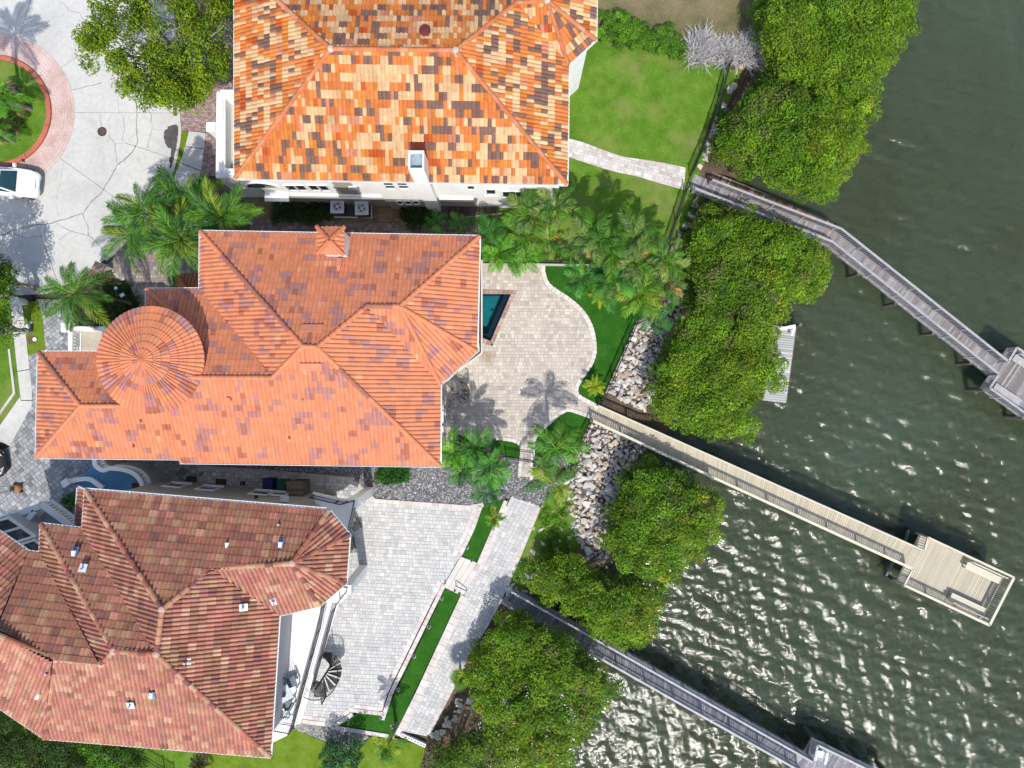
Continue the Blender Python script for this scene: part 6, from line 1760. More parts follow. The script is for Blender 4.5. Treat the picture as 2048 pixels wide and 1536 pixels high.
def tree(label, px, py, zc, rpx, n, per, size, pal, seed, cat='tree', zs=1.4, name='tree', group=None, limbs=9, aspect=0.5, sparse=(0.25, 1.0), cr=(0.45, 0.75), lumps=None):
    """trunk, forking limbs and leaf sprays"""
    r = random.Random(seed); c = W(px, py, zc)
    root = empty(name, (c.x, c.y, -0.1), label, cat, group)
    rad = rpx * (CAM_H - zc) / FOC
    cs, rs = [], []
    src = lumps if lumps else None
    for k in range(n):
        if src:
            lx, ly = r.choice(src); q = W(lx + r.gauss(0, 14), ly + r.gauss(0, 14), zc + r.uniform(-zs, zs) * 0.7); cs.append(q)
        else:
            a = r.uniform(0, 6.283); rr_ = rad * math.sqrt(r.random()) * r.uniform(0.8, 1.05)
            cs.append(Vector((c.x + rr_ * math.cos(a), c.y + rr_ * math.sin(a), zc + zs * (1 - (rr_ / rad) ** 2) * r.uniform(-0.4, 1.0))))
        rs.append(r.uniform(*cr))
    foliage(root, cs, rs, per, size, pal, seed, shell=sparse, aspect=aspect, up=0.35, low=-0.6)
    mb = MB(); fork = Vector((c.x, c.y, zc * 0.45))
    mb.tube([(c.x, c.y, -0.2), (c.x + 0.1, c.y, zc * 0.2), fork], [0.26, 0.20, 0.17], 8)
    for k in range(limbs):
        q = cs[(k * 7) % len(cs)]; m_ = fork.lerp(q, 0.5) + Vector((r.uniform(-.3, .3), r.uniform(-.3, .3), 0.35))
        mb.tube([fork, m_, q], [0.13, 0.08, 0.025], 6)
        for s in range(3):
            e = cs[r.randrange(len(cs))]
            if (e - m_).length < rad: mb.tube([m_, m_.lerp(e, 0.5) + Vector((0, 0, 0.15)), e], [0.05, 0.03, 0.012], 5)
    mb.build('trunk', mat_tr, root)
    return root
mat_tr = mat_plain('grey_bark', (0.30, 0.28, 0.25), 0.9, 0.25, 5)
TREE = [((0.165, 0.27, 0.010), 4), ((0.235, 0.33, 0.012), 3), ((0.085, 0.155, 0.012), 3), ((0.29, 0.34, 0.02), 1)]
LUMP = [(215, 60), (190, 95), (240, 110), (270, 60), (215, 20), (290, 20), (320, 60), (300, 110), (270, 150), (320, 150), (350, 110), (360, 170), (335, 190), (395, 150), (390, 90), (380, 40), (420, 60), (430, 110), (440, 20), (350, 10), (180, 80), (255, 170), (300, 190), (360, 195), (260, -20), (340, -30), (420, -30), (400, 190), (450, 130)]
tree('large airy street tree with light green leaves beside the patchwork roof', 320, 75, 6.2, 165, 330, 120, 0.16, TREE, 51, lumps=LUMP, cr=(0.35, 0.7), limbs=16, zs=1.6)
tree('leafy tree on the street side lawn at the left edge', -8, 560, 3.6, 44, 36, 120, 0.14, [(G3, 3), (G1, 3), (DK, 2)], 52, limbs=7, zs=0.8)
tree('dark leafy tree over the shaded lawn beside the sidewalk', -10, 655, 3.2, 38, 32, 120, 0.13, [(G3, 3), (G1, 2), (DK, 3)], 53, limbs=6, zs=0.8)
tree('tall tree beyond the left edge shading the cracked concrete', -128, 560, 6.0, 95, 60, 120, 0.2, TREE, 54, limbs=9)

# leafless grey shrub: many fine curved twigs
def bare_shrub(label, px, py, rpx, n, seed):
    r = np.random.default_rng(seed); c = W(px, py, 0)
    root = empty('bare_shrub', (c.x, c.y, 0.0), label, 'shrub', 'bare grey shrubs')
    rad = rpx * PXM
    V = []; F = []
    for k in range(n):
        a = r.uniform(0, 6.283); t = r.uniform(0.0, 1.25); L = rad * r.uniform(0.7, 1.15)
        b0 = np.array([c.x, c.y, 0]) + np.array([r.normal(0, rad * 0.22), r.normal(0, rad * 0.22), 0.0])
        d = np.array([math.cos(a) * math.sin(t), math.sin(a) * math.sin(t), math.cos(t)])
        p0 = b0; p1 = b0 + d * L * 0.5; p2 = b0 + d * L + np.array([r.normal(0, .08), r.normal(0, .08), -0.08 * t])
        s = np.cross(d, r.normal(size=3)); s /= np.linalg.norm(s)
        i = len(V); w0, w1, w2 = 0.022, 0.018, 0.008
        V += [p0 - s * w0, p0 + s * w0, p1 + s * w1, p1 - s * w1, p2 + s * w2, p2 - s * w2]
        F += [(i, i + 1, i + 2, i + 3), (i + 3, i + 2, i + 4, i + 5)]
        for q in range(2):
            f0 = p1 + (p2 - p1) * r.uniform(0, .6); e = f0 + (d + r.normal(size=3) * 0.5) * L * 0.28; j = len(V)
            V += [f0 - s * 0.012, f0 + s * 0.012, e + s * 0.006, e - s * 0.006]; F += [(j, j + 1, j + 2, j + 3)]
    me = fast_mesh('twigs', np.array(V) - np.array(root.location), np.array(F), M['twig'])
    link('twigs', me, root)['kind'] = 'stuff'
    mb = MB(); mb.tube([(c.x, c.y, -0.1), (c.x, c.y, 0.3)], [0.08, 0.05], 6); mb.build('stem', M['bark'], root)
M['twig'] = mat_plain('bleached_twig', (0.56, 0.54, 0.54), 0.8, 0.15, 6)
bare_shrub('round leafless silver grey shrub touching the mangrove', 1498, 108, 38, 950, 61)
bare_shrub('leafless silver grey shrub at the corner of the top lawn', 1448, 112, 33, 700, 62)
bare_shrub('spreading leafless grey shrub next to the bright hedge', 1398, 102, 38, 800, 63)

# ------------------------------------------------------------------ palms
def frond_mesh(kind, seed):
    """unit frond: grows along +x from the origin, z up"""
    r = np.random.default_rng(seed); V = []; F = []; Cc = []
    droop = r.uniform(0.38, 0.62); rise = r.uniform(0.28, 0.42)
    def ax(t): return np.array([t * (1 - 0.16 * t), 0.06 * math.sin(t * 2.2) * (1 if seed % 2 else -1), rise * t - droop * t * t * 1.25])
    def quad(p0, p1, w0, w1, side, col, mid=None):
        i = len(V)
        if mid is None:
            V.extend([p0 - side * w0, p0 + side * w0, p1 + side * w1, p1 - side * w1]); F.append((i, i + 1, i + 2, i + 3)); Cc.append(col)
        else:
            m_, wm = mid
            V.extend([p0 - side * w0, p0 + side * w0, m_ + side * wm, m_ - side * wm, p1 + side * w1, p1 - side * w1]); F.extend([(i, i + 1, i + 2, i + 3), (i + 3, i + 2, i + 4, i + 5)]); Cc.extend([col, col])
    n = 14
    for k in range(n):
        p0, p1 = ax(k / n), ax((k + 1) / n); w = 0.016 * (1 - 0.75 * k / n)
        quad(p0 + [0, 0, .008], p1 + [0, 0, .008], w, w * 0.93, np.array([0, 1.0, 0]), (1.5, 1.35, 0.9))
    if kind == 'fan':
        V.clear(); F.clear(); Cc.clear()
        quad(np.zeros(3), np.array([0.42, 0, 0.10]), 0.014, 0.01, np.array([0, 1., 0]), (1.3, 1.2, 0.8))
        hub = np.array([0.42, 0, 0.10])
        for k in range(22):
            a = (k / 21 - 0.5) * 4.3; L = 0.58 * (0.75 + 0.25 * math.cos(a * 0.6))
            d = np.array([math.cos(a), math.sin(a), 0.05]); s = np.array([-math.sin(a), math.cos(a), 0.25 * (1 if k % 2 else -1)])
            quad(hub, hub + d * L + [0, 0, -0.14], 0.008, 0.005, s, (1, 1, 1), (hub + d * L * 0.6, 0.032))
    else:
        N, lmax, wd, fwd = {'feather': (16, 0.30, 0.0165, 0.85), 'foxtail': (23, 0.23, 0.0088, 0.75), 'broad': (14, 0.28, 0.0215, 0.8), 'coconut': (20, 0.25, 0.0165, 0.6)}[kind]
        for k in range(N):
            t = 0.13 + 0.86 * (k + 0.5) / N
            L = lmax * (0.35 + 0.65 * math.sin(math.pi * min(1, (t * 0.92 + 0.06)) ** 0.85)) * r.uniform(0.88, 1.1)
            p = ax(t); tg = ax(min(1, t + .02)) - ax(t - .02); tg /= np.linalg.norm(tg)
            up = np.cross(np.cross(tg, [0, 0, 1.0]), tg); up /= np.linalg.norm(up); side = np.cross(tg, up); side /= np.linalg.norm(side)
            angs = {'foxtail': (40, -40, 85, -85)}.get(kind, (78, -78) if kind != 'broad' else (62, -62))
            for a in angs:
                a = math.radians(a + r.uniform(-7, 7))
                lat = side * math.sin(a) + up * math.cos(a) * (0.8 if kind == 'foxtail' else 0.45)
                fw = fwd * (0.8 + 0.5 * t) + r.uniform(-.05, .05)
                d = tg * fw + lat; d /= np.linalg.norm(d)
                tip = p + d * L + np.array([0, 0, -0.10 * L / 0.3 - (0.05 if kind == 'coconut' else 0.0)])
                mid_ = p + d * L * 0.5
                s = np.cross(d, up + side * r.normal() * 0.5); s /= np.linalg.norm(s) + 1e-9
                g_ = r.uniform(0.4, 1.5)
                quad(p, tip, wd * 0.5, wd * 0.18, s, (g_, g_, g_ * 0.9), (mid_, wd))
    me = fast_mesh('frond', np.array(V), np.array(F), M['frond'], np.array(Cc))
    return me
FR = {k: [frond_mesh(k, s) for s in range(5)] for k in ('feather', 'foxtail', 'broad', 'coconut', 'fan')}
PG = {'fox': [((0.078, 0.209, 0.022), 3), ((0.116, 0.264, 0.025), 2), ((0.054, 0.155, 0.028), 2), ((0.186, 0.279, 0.031), 0.7)],
      'bright': [((0.101, 0.310, 0.019), 3), ((0.139, 0.364, 0.028), 2), ((0.070, 0.217, 0.022), 1.5)],
      'deep': [((0.034, 0.132, 0.022), 3), ((0.054, 0.178, 0.028), 2), ((0.078, 0.232, 0.031), 1), ((0.028, 0.093, 0.019), 1.5)],
      'travel': [((0.075, 0.19, 0.016), 5), ((0.05, 0.14, 0.016), 4), ((0.116, 0.194, 0.046), 3), ((0.085, 0.163, 0.043), 2), ((0.171, 0.256, 0.054), 2), ((0.341, 0.310, 0.031), 0.7), ((0.403, 0.264, 0.078), 0.6)],
      'yellow': [((0.310, 0.364, 0.022), 3), ((0.232, 0.341, 0.025), 2), ((0.155, 0.279, 0.025), 1)],
      'coco': [((0.085, 0.209, 0.025), 3), ((0.132, 0.256, 0.025), 2), ((0.232, 0.310, 0.028), 1)]}
for k_ in ('travel', 'bright', 'coco', 'fox'): PG[k_] = [(tuple(c_ * 0.84 for c_ in col), w_) for col, w_ in PG[k_]]
PG['deep2'] = [((0.05, 0.15, 0.02), 3), ((0.075, 0.19, 0.02), 2), ((0.16, 0.24, 0.02), 1)]
def palm(label, px, py, zc, n, L, kind, pal, seed, elev=(8, 50), cat='palm', stems=None, trunk_r=0.11, twist=0.5, group=None, a_list=None):
    """crown shows at (px,py) at height zc; fronds are parts"""
    r = random.Random(seed); c = W(px, py, zc)
    root = empty('palm_tree', (c.x, c.y, 0.0), label, cat, group)
    mb = MB(); q = Vector((c.x + r.uniform(-.25, .25), c.y + r.uniform(-.25, .25), -0.15))
    mb.tube([q, q.lerp(c, 0.5) + Vector((r.uniform(-.08, .08), r.uniform(-.08, .08), 0)), c - Vector((0, 0, 0.25)), c], [trunk_r * 1.3, trunk_r, trunk_r * 0.85, trunk_r * 0.4], 8)
    mb.build('trunk', M['palm_bark'], root)
    ga = r.uniform(0, 6.283)
    for k in range(n):
        a = (a_list[k % len(a_list)] * math.pi / 180 + r.uniform(-.06, .06)) if a_list else ga + k * 2.39996 + r.uniform(-.2, .2)
        f = k / max(1, n - 1)
        e = math.radians(elev[0] + (elev[1] - elev[0]) * f + r.uniform(-16, 14))
        s = L * r.uniform(0.72, 1.12) * (1.0 - 0.22 * f)
        Mx = Matrix.Translation(Vector((0, 0, zc - 0.05 + 0.08 * f))) @ Matrix.Rotation(a, 4, 'Z') @ Matrix.Rotation(-e, 4, 'Y') @ Matrix.Rotation(r.uniform(-twist, twist), 4, 'X') @ Matrix.Diagonal((s, s, s, 1))
        link('frond', r.choice(FR[kind]), root, mw=Mx, color=pick(pal, r))
    if kind in ('broad', 'coconut') and L > 1.5:
        for k in range(2):          # dry fronds hanging under the crown
            s = L * r.uniform(.6, .85); Mx = Matrix.Translation(Vector((0, 0, zc - 0.15))) @ Matrix.Rotation(r.uniform(0, 6.28), 4, 'Z') @ Matrix.Rotation(R(r.uniform(15, 45)), 4, 'Y') @ Matrix.Diagonal((s, s, s, 1))
            link('frond', r.choice(FR[kind]), root, mw=Mx, color=pick([((.36, .26, .12), 2), ((.42, .24, .06), 1), ((.30, .25, .14), 1)], r))['label'] = 'dry tan frond hanging under the crown'
    return root
P_ = palm
FXG = 'foxtail palms by the cul-de-sac'
P_('foxtail palm nearest the street in the clump above the orange roof', 300, 428, 6.0, 16, 2.9, 'foxtail', PG['fox'], 1, group=FXG)
P_('foxtail palm at the lower middle of the clump above the brown walk', 362, 480, 6.2, 16, 2.9, 'foxtail', PG['fox'], 2, group=FXG)
P_('foxtail palm of the clump with fronds reaching towards the fan units', 446, 436, 6.0, 15, 2.9, 'foxtail', PG['fox'], 3, group=FXG)
P_('foxtail palm in the upper middle of the clump touching the sidewalk', 372, 408, 5.4, 15, 2.7, 'foxtail', PG['fox'], 4, group=FXG)
P_('foxtail palm at the lowest left of the clump over the kerb', 268, 470, 4.8, 12, 2.5, 'foxtail', PG['fox'], 45, group=FXG)
P_('solitary star shaped foxtail palm between the concrete circle and the turret', 148, 587, 6.2, 14, 2.75, 'foxtail', PG['fox'], 5, elev=(2, 35))
P_('small feathery palm on the round island at the left edge', 2, 192, 2.6, 11, 1.7, 'feather', PG['bright'], 6)
P_('low bright palm at the lower end of the round island bed', -12, 258, 2.0, 10, 1.6, 'feather', PG['bright'], 7)
P_('tall palm beyond the left edge shading the concrete near the island', -112, 105, 6.4, 13, 2.8, 'foxtail', PG['fox'], 8)
P_('bright green fan palm squeezed between street tree and patchwork roof', 452, 14, 4.2, 10, 1.3, 'fan', PG['bright'], 9)
AR = 'clustering palms between the two lawns'
P_('bright green feather palm nearest the pool roof corner', 1000, 505, 3.2, 15, 1.9, 'feather', PG['bright'], 11, group=AR)
P_('bright green feather palm hanging over the top of the pool patio', 1040, 512, 2.9, 14, 1.7, 'feather', PG['bright'], 12, group=AR)
P_('dark green feather palm close to the roof gutter above the pool', 985, 470, 3.2, 13, 1.7, 'feather', PG['deep'], 13, group=AR)
P_('broad leaved palm with a yellowing frond below the patchwork roof corner', 1066, 428, 4.6, 13, 2.0, 'broad', PG['travel'], 14, group=AR)
P_('broad leaved palm right under the patchwork roof corner', 1112, 412, 4.8, 12, 1.9, 'broad', PG['travel'], 15, group=AR)
P_('mid green palm between the bright feather palms and the top lawn', 1052, 468, 4.0, 13, 1.9, 'broad', PG['coco'], 16, group=AR)
P_('palm with orange dry fronds above the start of the black fence', 1098, 480, 4.2, 11, 1.7, 'broad', PG['travel'], 17, group=AR)
P_('olive palm over the fence at the edge of the lawn shadow', 1182, 478, 5.4, 10, 2.2, 'coconut', PG['travel'], 18, group=AR)
P_('palm with a tan dead frond hanging in the middle of the clump', 1217, 484, 5.6, 10, 2.3, 'coconut', PG['travel'], 19, group=AR)
P_('dark olive palm at the edge of the top lawn with long shadow', 1264, 478, 5.4, 10, 2.2, 'coconut', PG['travel'], 20, group=AR)
P_('palm with upright pale fronds in the right part of the clump', 1270, 527, 5.2, 10, 2.1, 'broad', PG['travel'], 21, group=AR)
P_('palm in the centre of the clump over the dark turf', 1228, 560, 4.8, 11, 2.1, 'coconut', PG['deep'], 22, group=AR)
P_('palm with a curled pale boot over the dark turf', 1163, 556, 4.2, 10, 1.8, 'broad', PG['deep'], 23, group=AR)
P_('palm next to the boulders at the corner of the top lawn fence', 1326, 522, 5.0, 11, 2.0, 'broad', PG['travel'], 24, group=AR)
P_('green palm with fronds over the top of the riprap', 1280, 588, 4.2, 13, 2.0, 'feather', PG['coco'], 25, group=AR)
P_('palm beside the olive mangrove with one orange frond', 1334, 566, 4.0, 11, 1.9, 'broad', PG['travel'], 26, group=AR)
P_('short yellow green palm at the edge of the dark turf', 1200, 592, 1.8, 15, 1.1, 'foxtail', PG['yellow'], 27)
P_('drooping dark palm lying over the white riprap', 1298, 628, 3.0, 9, 1.9, 'feather', PG['deep'], 28, elev=(-8, 22))
P_('small round yellow green cycad on the dark turf by the fence', 1190, 772, 0.9, 18, 0.85, 'foxtail', PG['yellow'], 29, elev=(5, 60), trunk_r=0.08)
P_('coconut palm with yellow midribs at the landward end of the beige pier', 1112, 898, 4.6, 8, 2.35, 'coconut', PG['deep2'], 30, elev=(4, 24))
P_('coconut palm spreading over the lower riprap and the gravel', 1106, 966, 4.2, 8, 2.4, 'coconut', PG['deep2'], 31, elev=(2, 22))
GG = 'palms in the corner of the pool patio'
P_('glossy green palm against the orange roof corner by the patio', 908, 905, 3.6, 13, 1.6, 'broad', PG['bright'], 32, group=GG)
P_('dark green palm at the patio corner beside the narrow path', 952, 893, 3.8, 14, 1.7, 'broad', PG['deep'], 33, group=GG)
P_('palm with hanging fronds over the grey gravel', 982, 930, 3.8, 13, 1.7, 'broad', PG['deep'], 34, group=GG)
P_('palm with a red tipped frond below the orange roof corner', 925, 940, 3.4, 13, 1.5, 'broad', PG['deep'], 35, group=GG)
P_('slim palm drooping over the corner of the pale block patio', 978, 985, 3.4, 11, 1.5, 'feather', PG['deep'], 36, elev=(-15, 20), group=GG)
P_('small star shaped palm on the upper artificial turf strip', 987, 1036, 2.2, 15, 0.95, 'broad', PG['coco'], 37, elev=(2, 55))
P_('palm on the bottom lawn beside the turf strip corner', 773, 1494, 3.2, 15, 1.35, 'broad', PG['coco'], 38, elev=(0, 55))
P_('small fan palm beside the pale block walk', 922, 1352, 1.3, 13, 0.95, 'fan', PG['coco'], 39, elev=(10, 60), trunk_r=0.07)
P_('spiky dark grass tree at the bottom edge by the roof gutter', 400, 1530, 0.9, 26, 1.0, 'foxtail', [((0.05, 0.05, 0.028), 2), ((0.08, 0.07, 0.04), 1)], 40, elev=(0, 70), trunk_r=0.07)
P_('dark green cycad beside the white balustrade of the grey villa', 142, 1003, 1.2, 20, 0.85, 'feather', PG['deep'] + [((0.12, 0.17, 0.02), 1)], 41, elev=(5, 60), trunk_r=0.1)
P_('dark palm in the shaded alley left of the timber deck', 872, 450, 2.2, 10, 1.1, 'feather', PG['deep'], 42, elev=(0, 50))
P_('dark palm in the shaded alley with one pale stem by the deck', 922, 452, 2.4, 10, 1.2, 'feather', PG['deep'], 43, elev=(0, 50))
P_('little dark palm behind the brown entry walk', 300, 560, 0.8, 0, 0.7, 'feather', PG['deep'], 44) if False else None
# =================================================================== CARS
def car(label, nose, ang, paint, L=4.5, w=1.82):
    """saloon: lofted body, glasshouse, wheels; nose is the world point of the front bumper, ang the heading"""
    ca, sa = math.cos(ang), math.sin(ang); cx, cy = nose.x - ca * L / 2, nose.y - sa * L / 2
    root = empty('parked_car', (cx, cy, 0.0), label, 'car', None, rz=ang)
    T = lambda x, y, z: Vector((cx + x * ca - y * sa, cy + x * sa + y * ca, z))
    xs = [(2.25, .55, .42, .62), (2.18, .70, .34, .70), (2.0, .82, .24, .76), (1.6, .89, .20, .84), (1.0, .91, .20, .92), (0.75, .91, .20, .95), (-0.9, .91, .20, .97), (-1.5, .90, .20, .98), (-2.0, .84, .26, .96), (-2.2, .70, .38, .86), (-2.25, .55, .5, .75)]
    mb = MB(); V = []; ring = 10
    for x, hw, zb, zt in xs:
        hw = hw * w / 1.82
        prof = [(-hw * .9, zb), (-hw, zb + .12), (-hw, (zb + zt) / 2 + .05), (-hw * .95, zt - .06), (-hw * .78, zt), (hw * .78, zt), (hw * .95, zt - .06), (hw, (zb + zt) / 2 + .05), (hw, zb + .12), (hw * .9, zb)]
        V += [T(x * L / 4.5, y, z) for y, z in prof]
    Fc = []
    for i in range(len(xs) - 1):
        for j in range(ring): Fc.append((i * ring + j, i * ring + (j + 1) % ring, (i + 1) * ring + (j + 1) % ring, (i + 1) * ring + j))
    Fc += [tuple(range(ring))[::-1], tuple(range((len(xs) - 1) * ring, len(xs) * ring))]
    mb.add(V, Fc); mb.build('body', paint, root, smooth=False)
    # cabin: roof panel and glass
    k = w / 1.82
    base = [(1.05, .74), (-1.75, .70)]; roof = [(0.25, .56), (-1.15, .55)]
    zb, zt = .955, 1.40
    bq = [T(1.05, -.74 * k, .93), T(1.05, .74 * k, .93), T(-1.75, .68 * k, zb), T(-1.75, -.68 * k, zb)]
    rq = [T(.25, -.56 * k, zt), T(.25, .56 * k, zt), T(-1.1, .54 * k, zt), T(-1.1, -.54 * k, zt)]
    def pane(a, b_, c_, d_, nm, f=0.06):
        cen = (a + b_ + c_ + d_) / 4; m2 = MB(); q = [p.lerp(cen, f) for p in (a, b_, c_, d_)]
        nrm = (b_ - a).cross(d_ - a).normalized()
        if nrm.z < 0: nrm = -nrm
        m2.add([p + nrm * 0.012 for p in q], [(0, 1, 2, 3)]); m2.build(nm, M['carglass'], root)
    m2 = MB(); m2.add(bq + rq, [(4, 5, 6, 7), (0, 1, 5, 4), (1, 2, 6, 5), (2, 3, 7, 6), (3, 0, 4, 7)]); m2.build('cabin', paint, root)
    pane(bq[0], bq[1], rq[1], rq[0], 'windshield', 0.09); pane(bq[2], bq[3], rq[3], rq[2], 'rear_window', 0.1); pane(bq[1], bq[2], rq[2], rq[1], 'side_window', 0.14); pane(bq[3], bq[0], rq[0], rq[3], 'side_window', 0.14)
    for s in (-1, 1):
        m2 = MB(); m2.box(T(.85, s * 1.02 * k, .98), (.18, .24, .14), rz=ang, taper=0.8); m2.build('wing_mirror', paint, root)
        m2 = MB(); m2.add([T(2.20, s * .34, .70), T(2.02, s * .72 * k, .765), T(1.72, s * .84 * k, .82), T(1.86, s * .55 * k, .815)], [(0, 1, 2, 3)]); m2.build('headlight', M['lamp_glass'], root)
        m2 = MB(); m2.bar(T(-2.02, s * .3, .90), T(-2.0, s * .78 * k, .90), .16, .18); m2.build('tail_light', M['tail'], root)
        for x in (1.4, -1.42):
            m2 = MB(); c0 = T(x, s * (.80 * k), .32); c1 = T(x, s * (.93 * k), .32); m2.tube([c0, c1], .32, 16); wh = m2.build('wheel', M['black'], root)
            m3 = MB(); m3.tube([T(x, s * (.925 * k), .32), T(x, s * (.94 * k), .32)], .2, 12); link('rim', m3.mesh('rim', M['steel'], root), wh)
    m2 = MB(); m2.add([T(2.268, -.32, .46), T(2.268, .32, .46), T(2.12, .30, .752), T(2.12, -.30, .752)], [(0, 1, 2, 3)]); m2.build('grille', M['carglass'], root)
    m2 = MB(); m2.bar(T(1.02, -.66 * k, .97), T(1.02, .66 * k, .97), .05, .03); m2.build('wiper', M['black'], root)
    return root
M['lamp_glass'] = mat_plain('lamp_lens', (0.62, 0.64, 0.65), 0.15, 0.05, 2, 30, 0.6, 0.0); M['tail'] = mat_plain('red_lens', (0.35, 0.01, 0.015), 0.2, 0.05, 2, 30, 0.6, 0.0)
m, nt, b = nmat('white_car_paint', 0.22, 0.5); b.inputs['Base Color'].default_value = (0.80, 0.81, 0.81, 1); b.inputs['Coat Weight'].default_value = 0.6
n_ = noise_node(nt, 1.5, 3); nt.links.new(ramp(nt, n_.outputs['Fac'], [(0.3, (0.77, 0.78, 0.78)), (0.7, (0.82, 0.83, 0.83))]), b.inputs['Base Color']); M['carwhite'] = m
m, nt, b = nmat('black_car_paint', 0.25, 0.5); n_ = noise_node(nt, 1.5, 3); nt.links.new(ramp(nt, n_.outputs['Fac'], [(0.3, (0.020, 0.018, 0.018)), (0.7, (0.035, 0.03, 0.03))]), b.inputs['Base Color']); M['carblack'] = m
nq = W(80, 370, 0.5)
car('white car seen from above beside the round red kerb', nq, R(-5), M['carwhite'])
nq = W(12, 922, 0.5)
car('black car with only its end showing on the grey block driveway', nq, R(10), M['carblack'])

# =================================================================== SMALL THINGS
def ac_unit(label, px, py, rz=0.0):
    zt = 1.15; p_ = W(px, py, zt)
    root = empty('air_conditioner', (p_.x, p_.y, 0.3), label, 'air conditioner', 'fan units by the white wall', rz=rz)
    mb = MB(); mb.box((p_.x, p_.y, 0.72), (.80, .80, .82), rz=rz); mb.build('cabinet', M['darkgrey'], root)
    mb = MB()
    for s in range(4):
        a = rz + s * math.pi / 2; cx, cy = p_.x + .335 * math.cos(a), p_.y + .335 * math.sin(a)
        mb.box((cx, cy, 1.155), (.19, .862 if s % 2 == 0 else .48, .05), rz=a)
    mb.build('top_panel', M['pale_metal'], root)
    mb = MB(); mb.lathe((p_.x, p_.y, 1.10), [(.30, 0.0), (.30, .03), (.0, .031)], 24); mb.build('fan_well', M['black'], root)
    mb = MB()
    for k in range(4):
        a = rz + .5 + k * math.pi / 2; c0 = Vector((p_.x, p_.y, 1.145)); d = Vector((math.cos(a), math.sin(a), 0)); s = Vector((-d.y, d.x, 0))
        mb.add([c0 + d * .07 - s * .05, c0 + d * .07 + s * .05, c0 + d * .27 + s * .14 + Vector((0, 0, .012)), c0 + d * .27 - s * .05 + Vector((0, 0, -.006))], [(0, 1, 2, 3)])
    mb.build('fan_blades', M['steel'], root)
    mb = MB(); mb.lathe((p_.x, p_.y, 1.15), [(.075, 0), (.075, .02), (0, .025)], 12); mb.build('hub', M['trim'], root)
    mb = MB()
    for k in range(3): 
        rr_ = .14 + .08 * k
        mb.tube([(p_.x + rr_ * math.cos(2 * math.pi * j / 24), p_.y + rr_ * math.sin(2 * math.pi * j / 24), 1.18) for j in range(25)], .006, 4, caps=False)
    for k in range(8):
        a = k * math.pi / 4; mb.tube([(p_.x + .08 * math.cos(a), p_.y + .08 * math.sin(a), 1.18), (p_.x + .32 * math.cos(a), p_.y + .32 * math.sin(a), 1.18)], .006, 4)
    mb.build('guard', M['pale_metal'], root)
ac_unit('grey fan unit standing on the left of the dark platform by the white wall', 674.5, 413); ac_unit('grey fan unit standing on the right of the dark platform by the white wall', 723.5, 416.5, 0.03)
root = empty('platform', tuple(W(706, 415, 0)), 'dark raised platform with pale rim carrying the two fan units', 'platform')
P = ccw(pts([(669, 396), (743, 397), (743, 435), (669, 434)], .3)); mb = MB(); mb.prism(P, .18, .29); mb.build('platform_top', M['darkgrey'], root)
mb = MB(); n_ = len(P)
for i in range(4): mb.bar((*P[i], .25), (*P[(i + 1) % 4], .25), .05, .14)
mb.build('rim', M['trim'], root)
for q in P: mb = MB(); mb.bar((q[0] * .98, q[1] * .99, -.1), (q[0] * .98, q[1] * .99, .2), .1); mb.build('leg', M['darkgrey'], root)
# timber deck beside the top house
root = empty('timber_deck', tuple(W(945, 430, 0)), 'old dark timber deck of long boards between the white villa and the palms', 'deck')
r_ = random.Random(5)
for k in range(22):
    x = 884 + k * 5.3; top_ = 412 - k * 0.9 + r_.uniform(-1, 1); bot = 456 - (k > 6) * (18 + k * .6) + r_.uniform(-1, 1)
    a_, b_ = W(x, top_, .35), W(x + .3, bot, .35); mb = MB(); v_ = r_.uniform(.6, 1.3); mb.cur = (0.11 * v_, 0.088 * v_, 0.072 * v_); mb.bar(a_, b_, .135, .04); mb.build('deck_board', M['wood'], root, colors=True)
mb = MB(); mb.cur = (.25, .22, .19); mb.bar(W(920, 436, .3), W(1004, 427, .3), .08, .14); mb.bar(W(884, 457, .3), W(918, 456, .3), .08, .14); mb.build('edge_beam', M['wood'], root, colors=True)
# street lamp, pedestal, manhole and the like
root = empty('street_lamp', tuple(W(62, 597, 0)), 'tall black street lamp leaning out of frame above the white pedestal', 'street lamp')
b0 = W(62, 597, 0)
mb = MB(); mb.lathe((b0.x, b0.y, 0), [(.22, 0), (.22, .12), (.12, .3), (.07, .5), (.055, 3.9)], 12); mb.build('post', M['black'], root)
mb = MB(); mb.lathe((b0.x, b0.y, 3.9), [(.06, 0), (.2, .12), (.24, .5), (.26, .52), (.1, .72), (0, .8)], 10); mb.build('lantern', M['black'], root)
root = empty('pedestal', tuple(W(40, 600, 0)), 'white square pedestal at the foot of the street lamp', 'pedestal')
p_ = W(30, 599, .95); mb = MB(); mb.box((p_.x, p_.y, .45), (.5, .46, .94)); mb.build('shaft', M['white'], root); mb = MB(); mb.box((p_.x, p_.y, .96), (.6, .54, .09)); mb.build('cap', M['trim'], root)
def cover(name, label, px, py, r, mat, cat, z=0.012, sq=None, rz=0.0):
    p_ = W(px, py, z); root = empty(name, (p_.x, p_.y, z - .03), label, cat); mb = MB()
    if sq: mb.box((p_.x, p_.y, z - .02), (sq[0], sq[1], .05), rz=rz)
    else: mb.lathe((p_.x, p_.y, z - .03), [(r, 0), (r, .03), (r * .9, .036), (0, .036)], 20)
    mb.build('lid', mat, root)
    mb = MB()
    if not sq:
        mb.lathe((p_.x, p_.y, z - .025), [(r * 1.12, 0), (r * 1.12, .022)], 20); mb.build('ring', M['black'], root)
    return root
cover('manhole_cover', 'round dark iron manhole cover in the cracked concrete', 204, 263, .27, mat_plain('rusted_iron', (.085, .05, .045), .7, .25), 'manhole cover', .01)
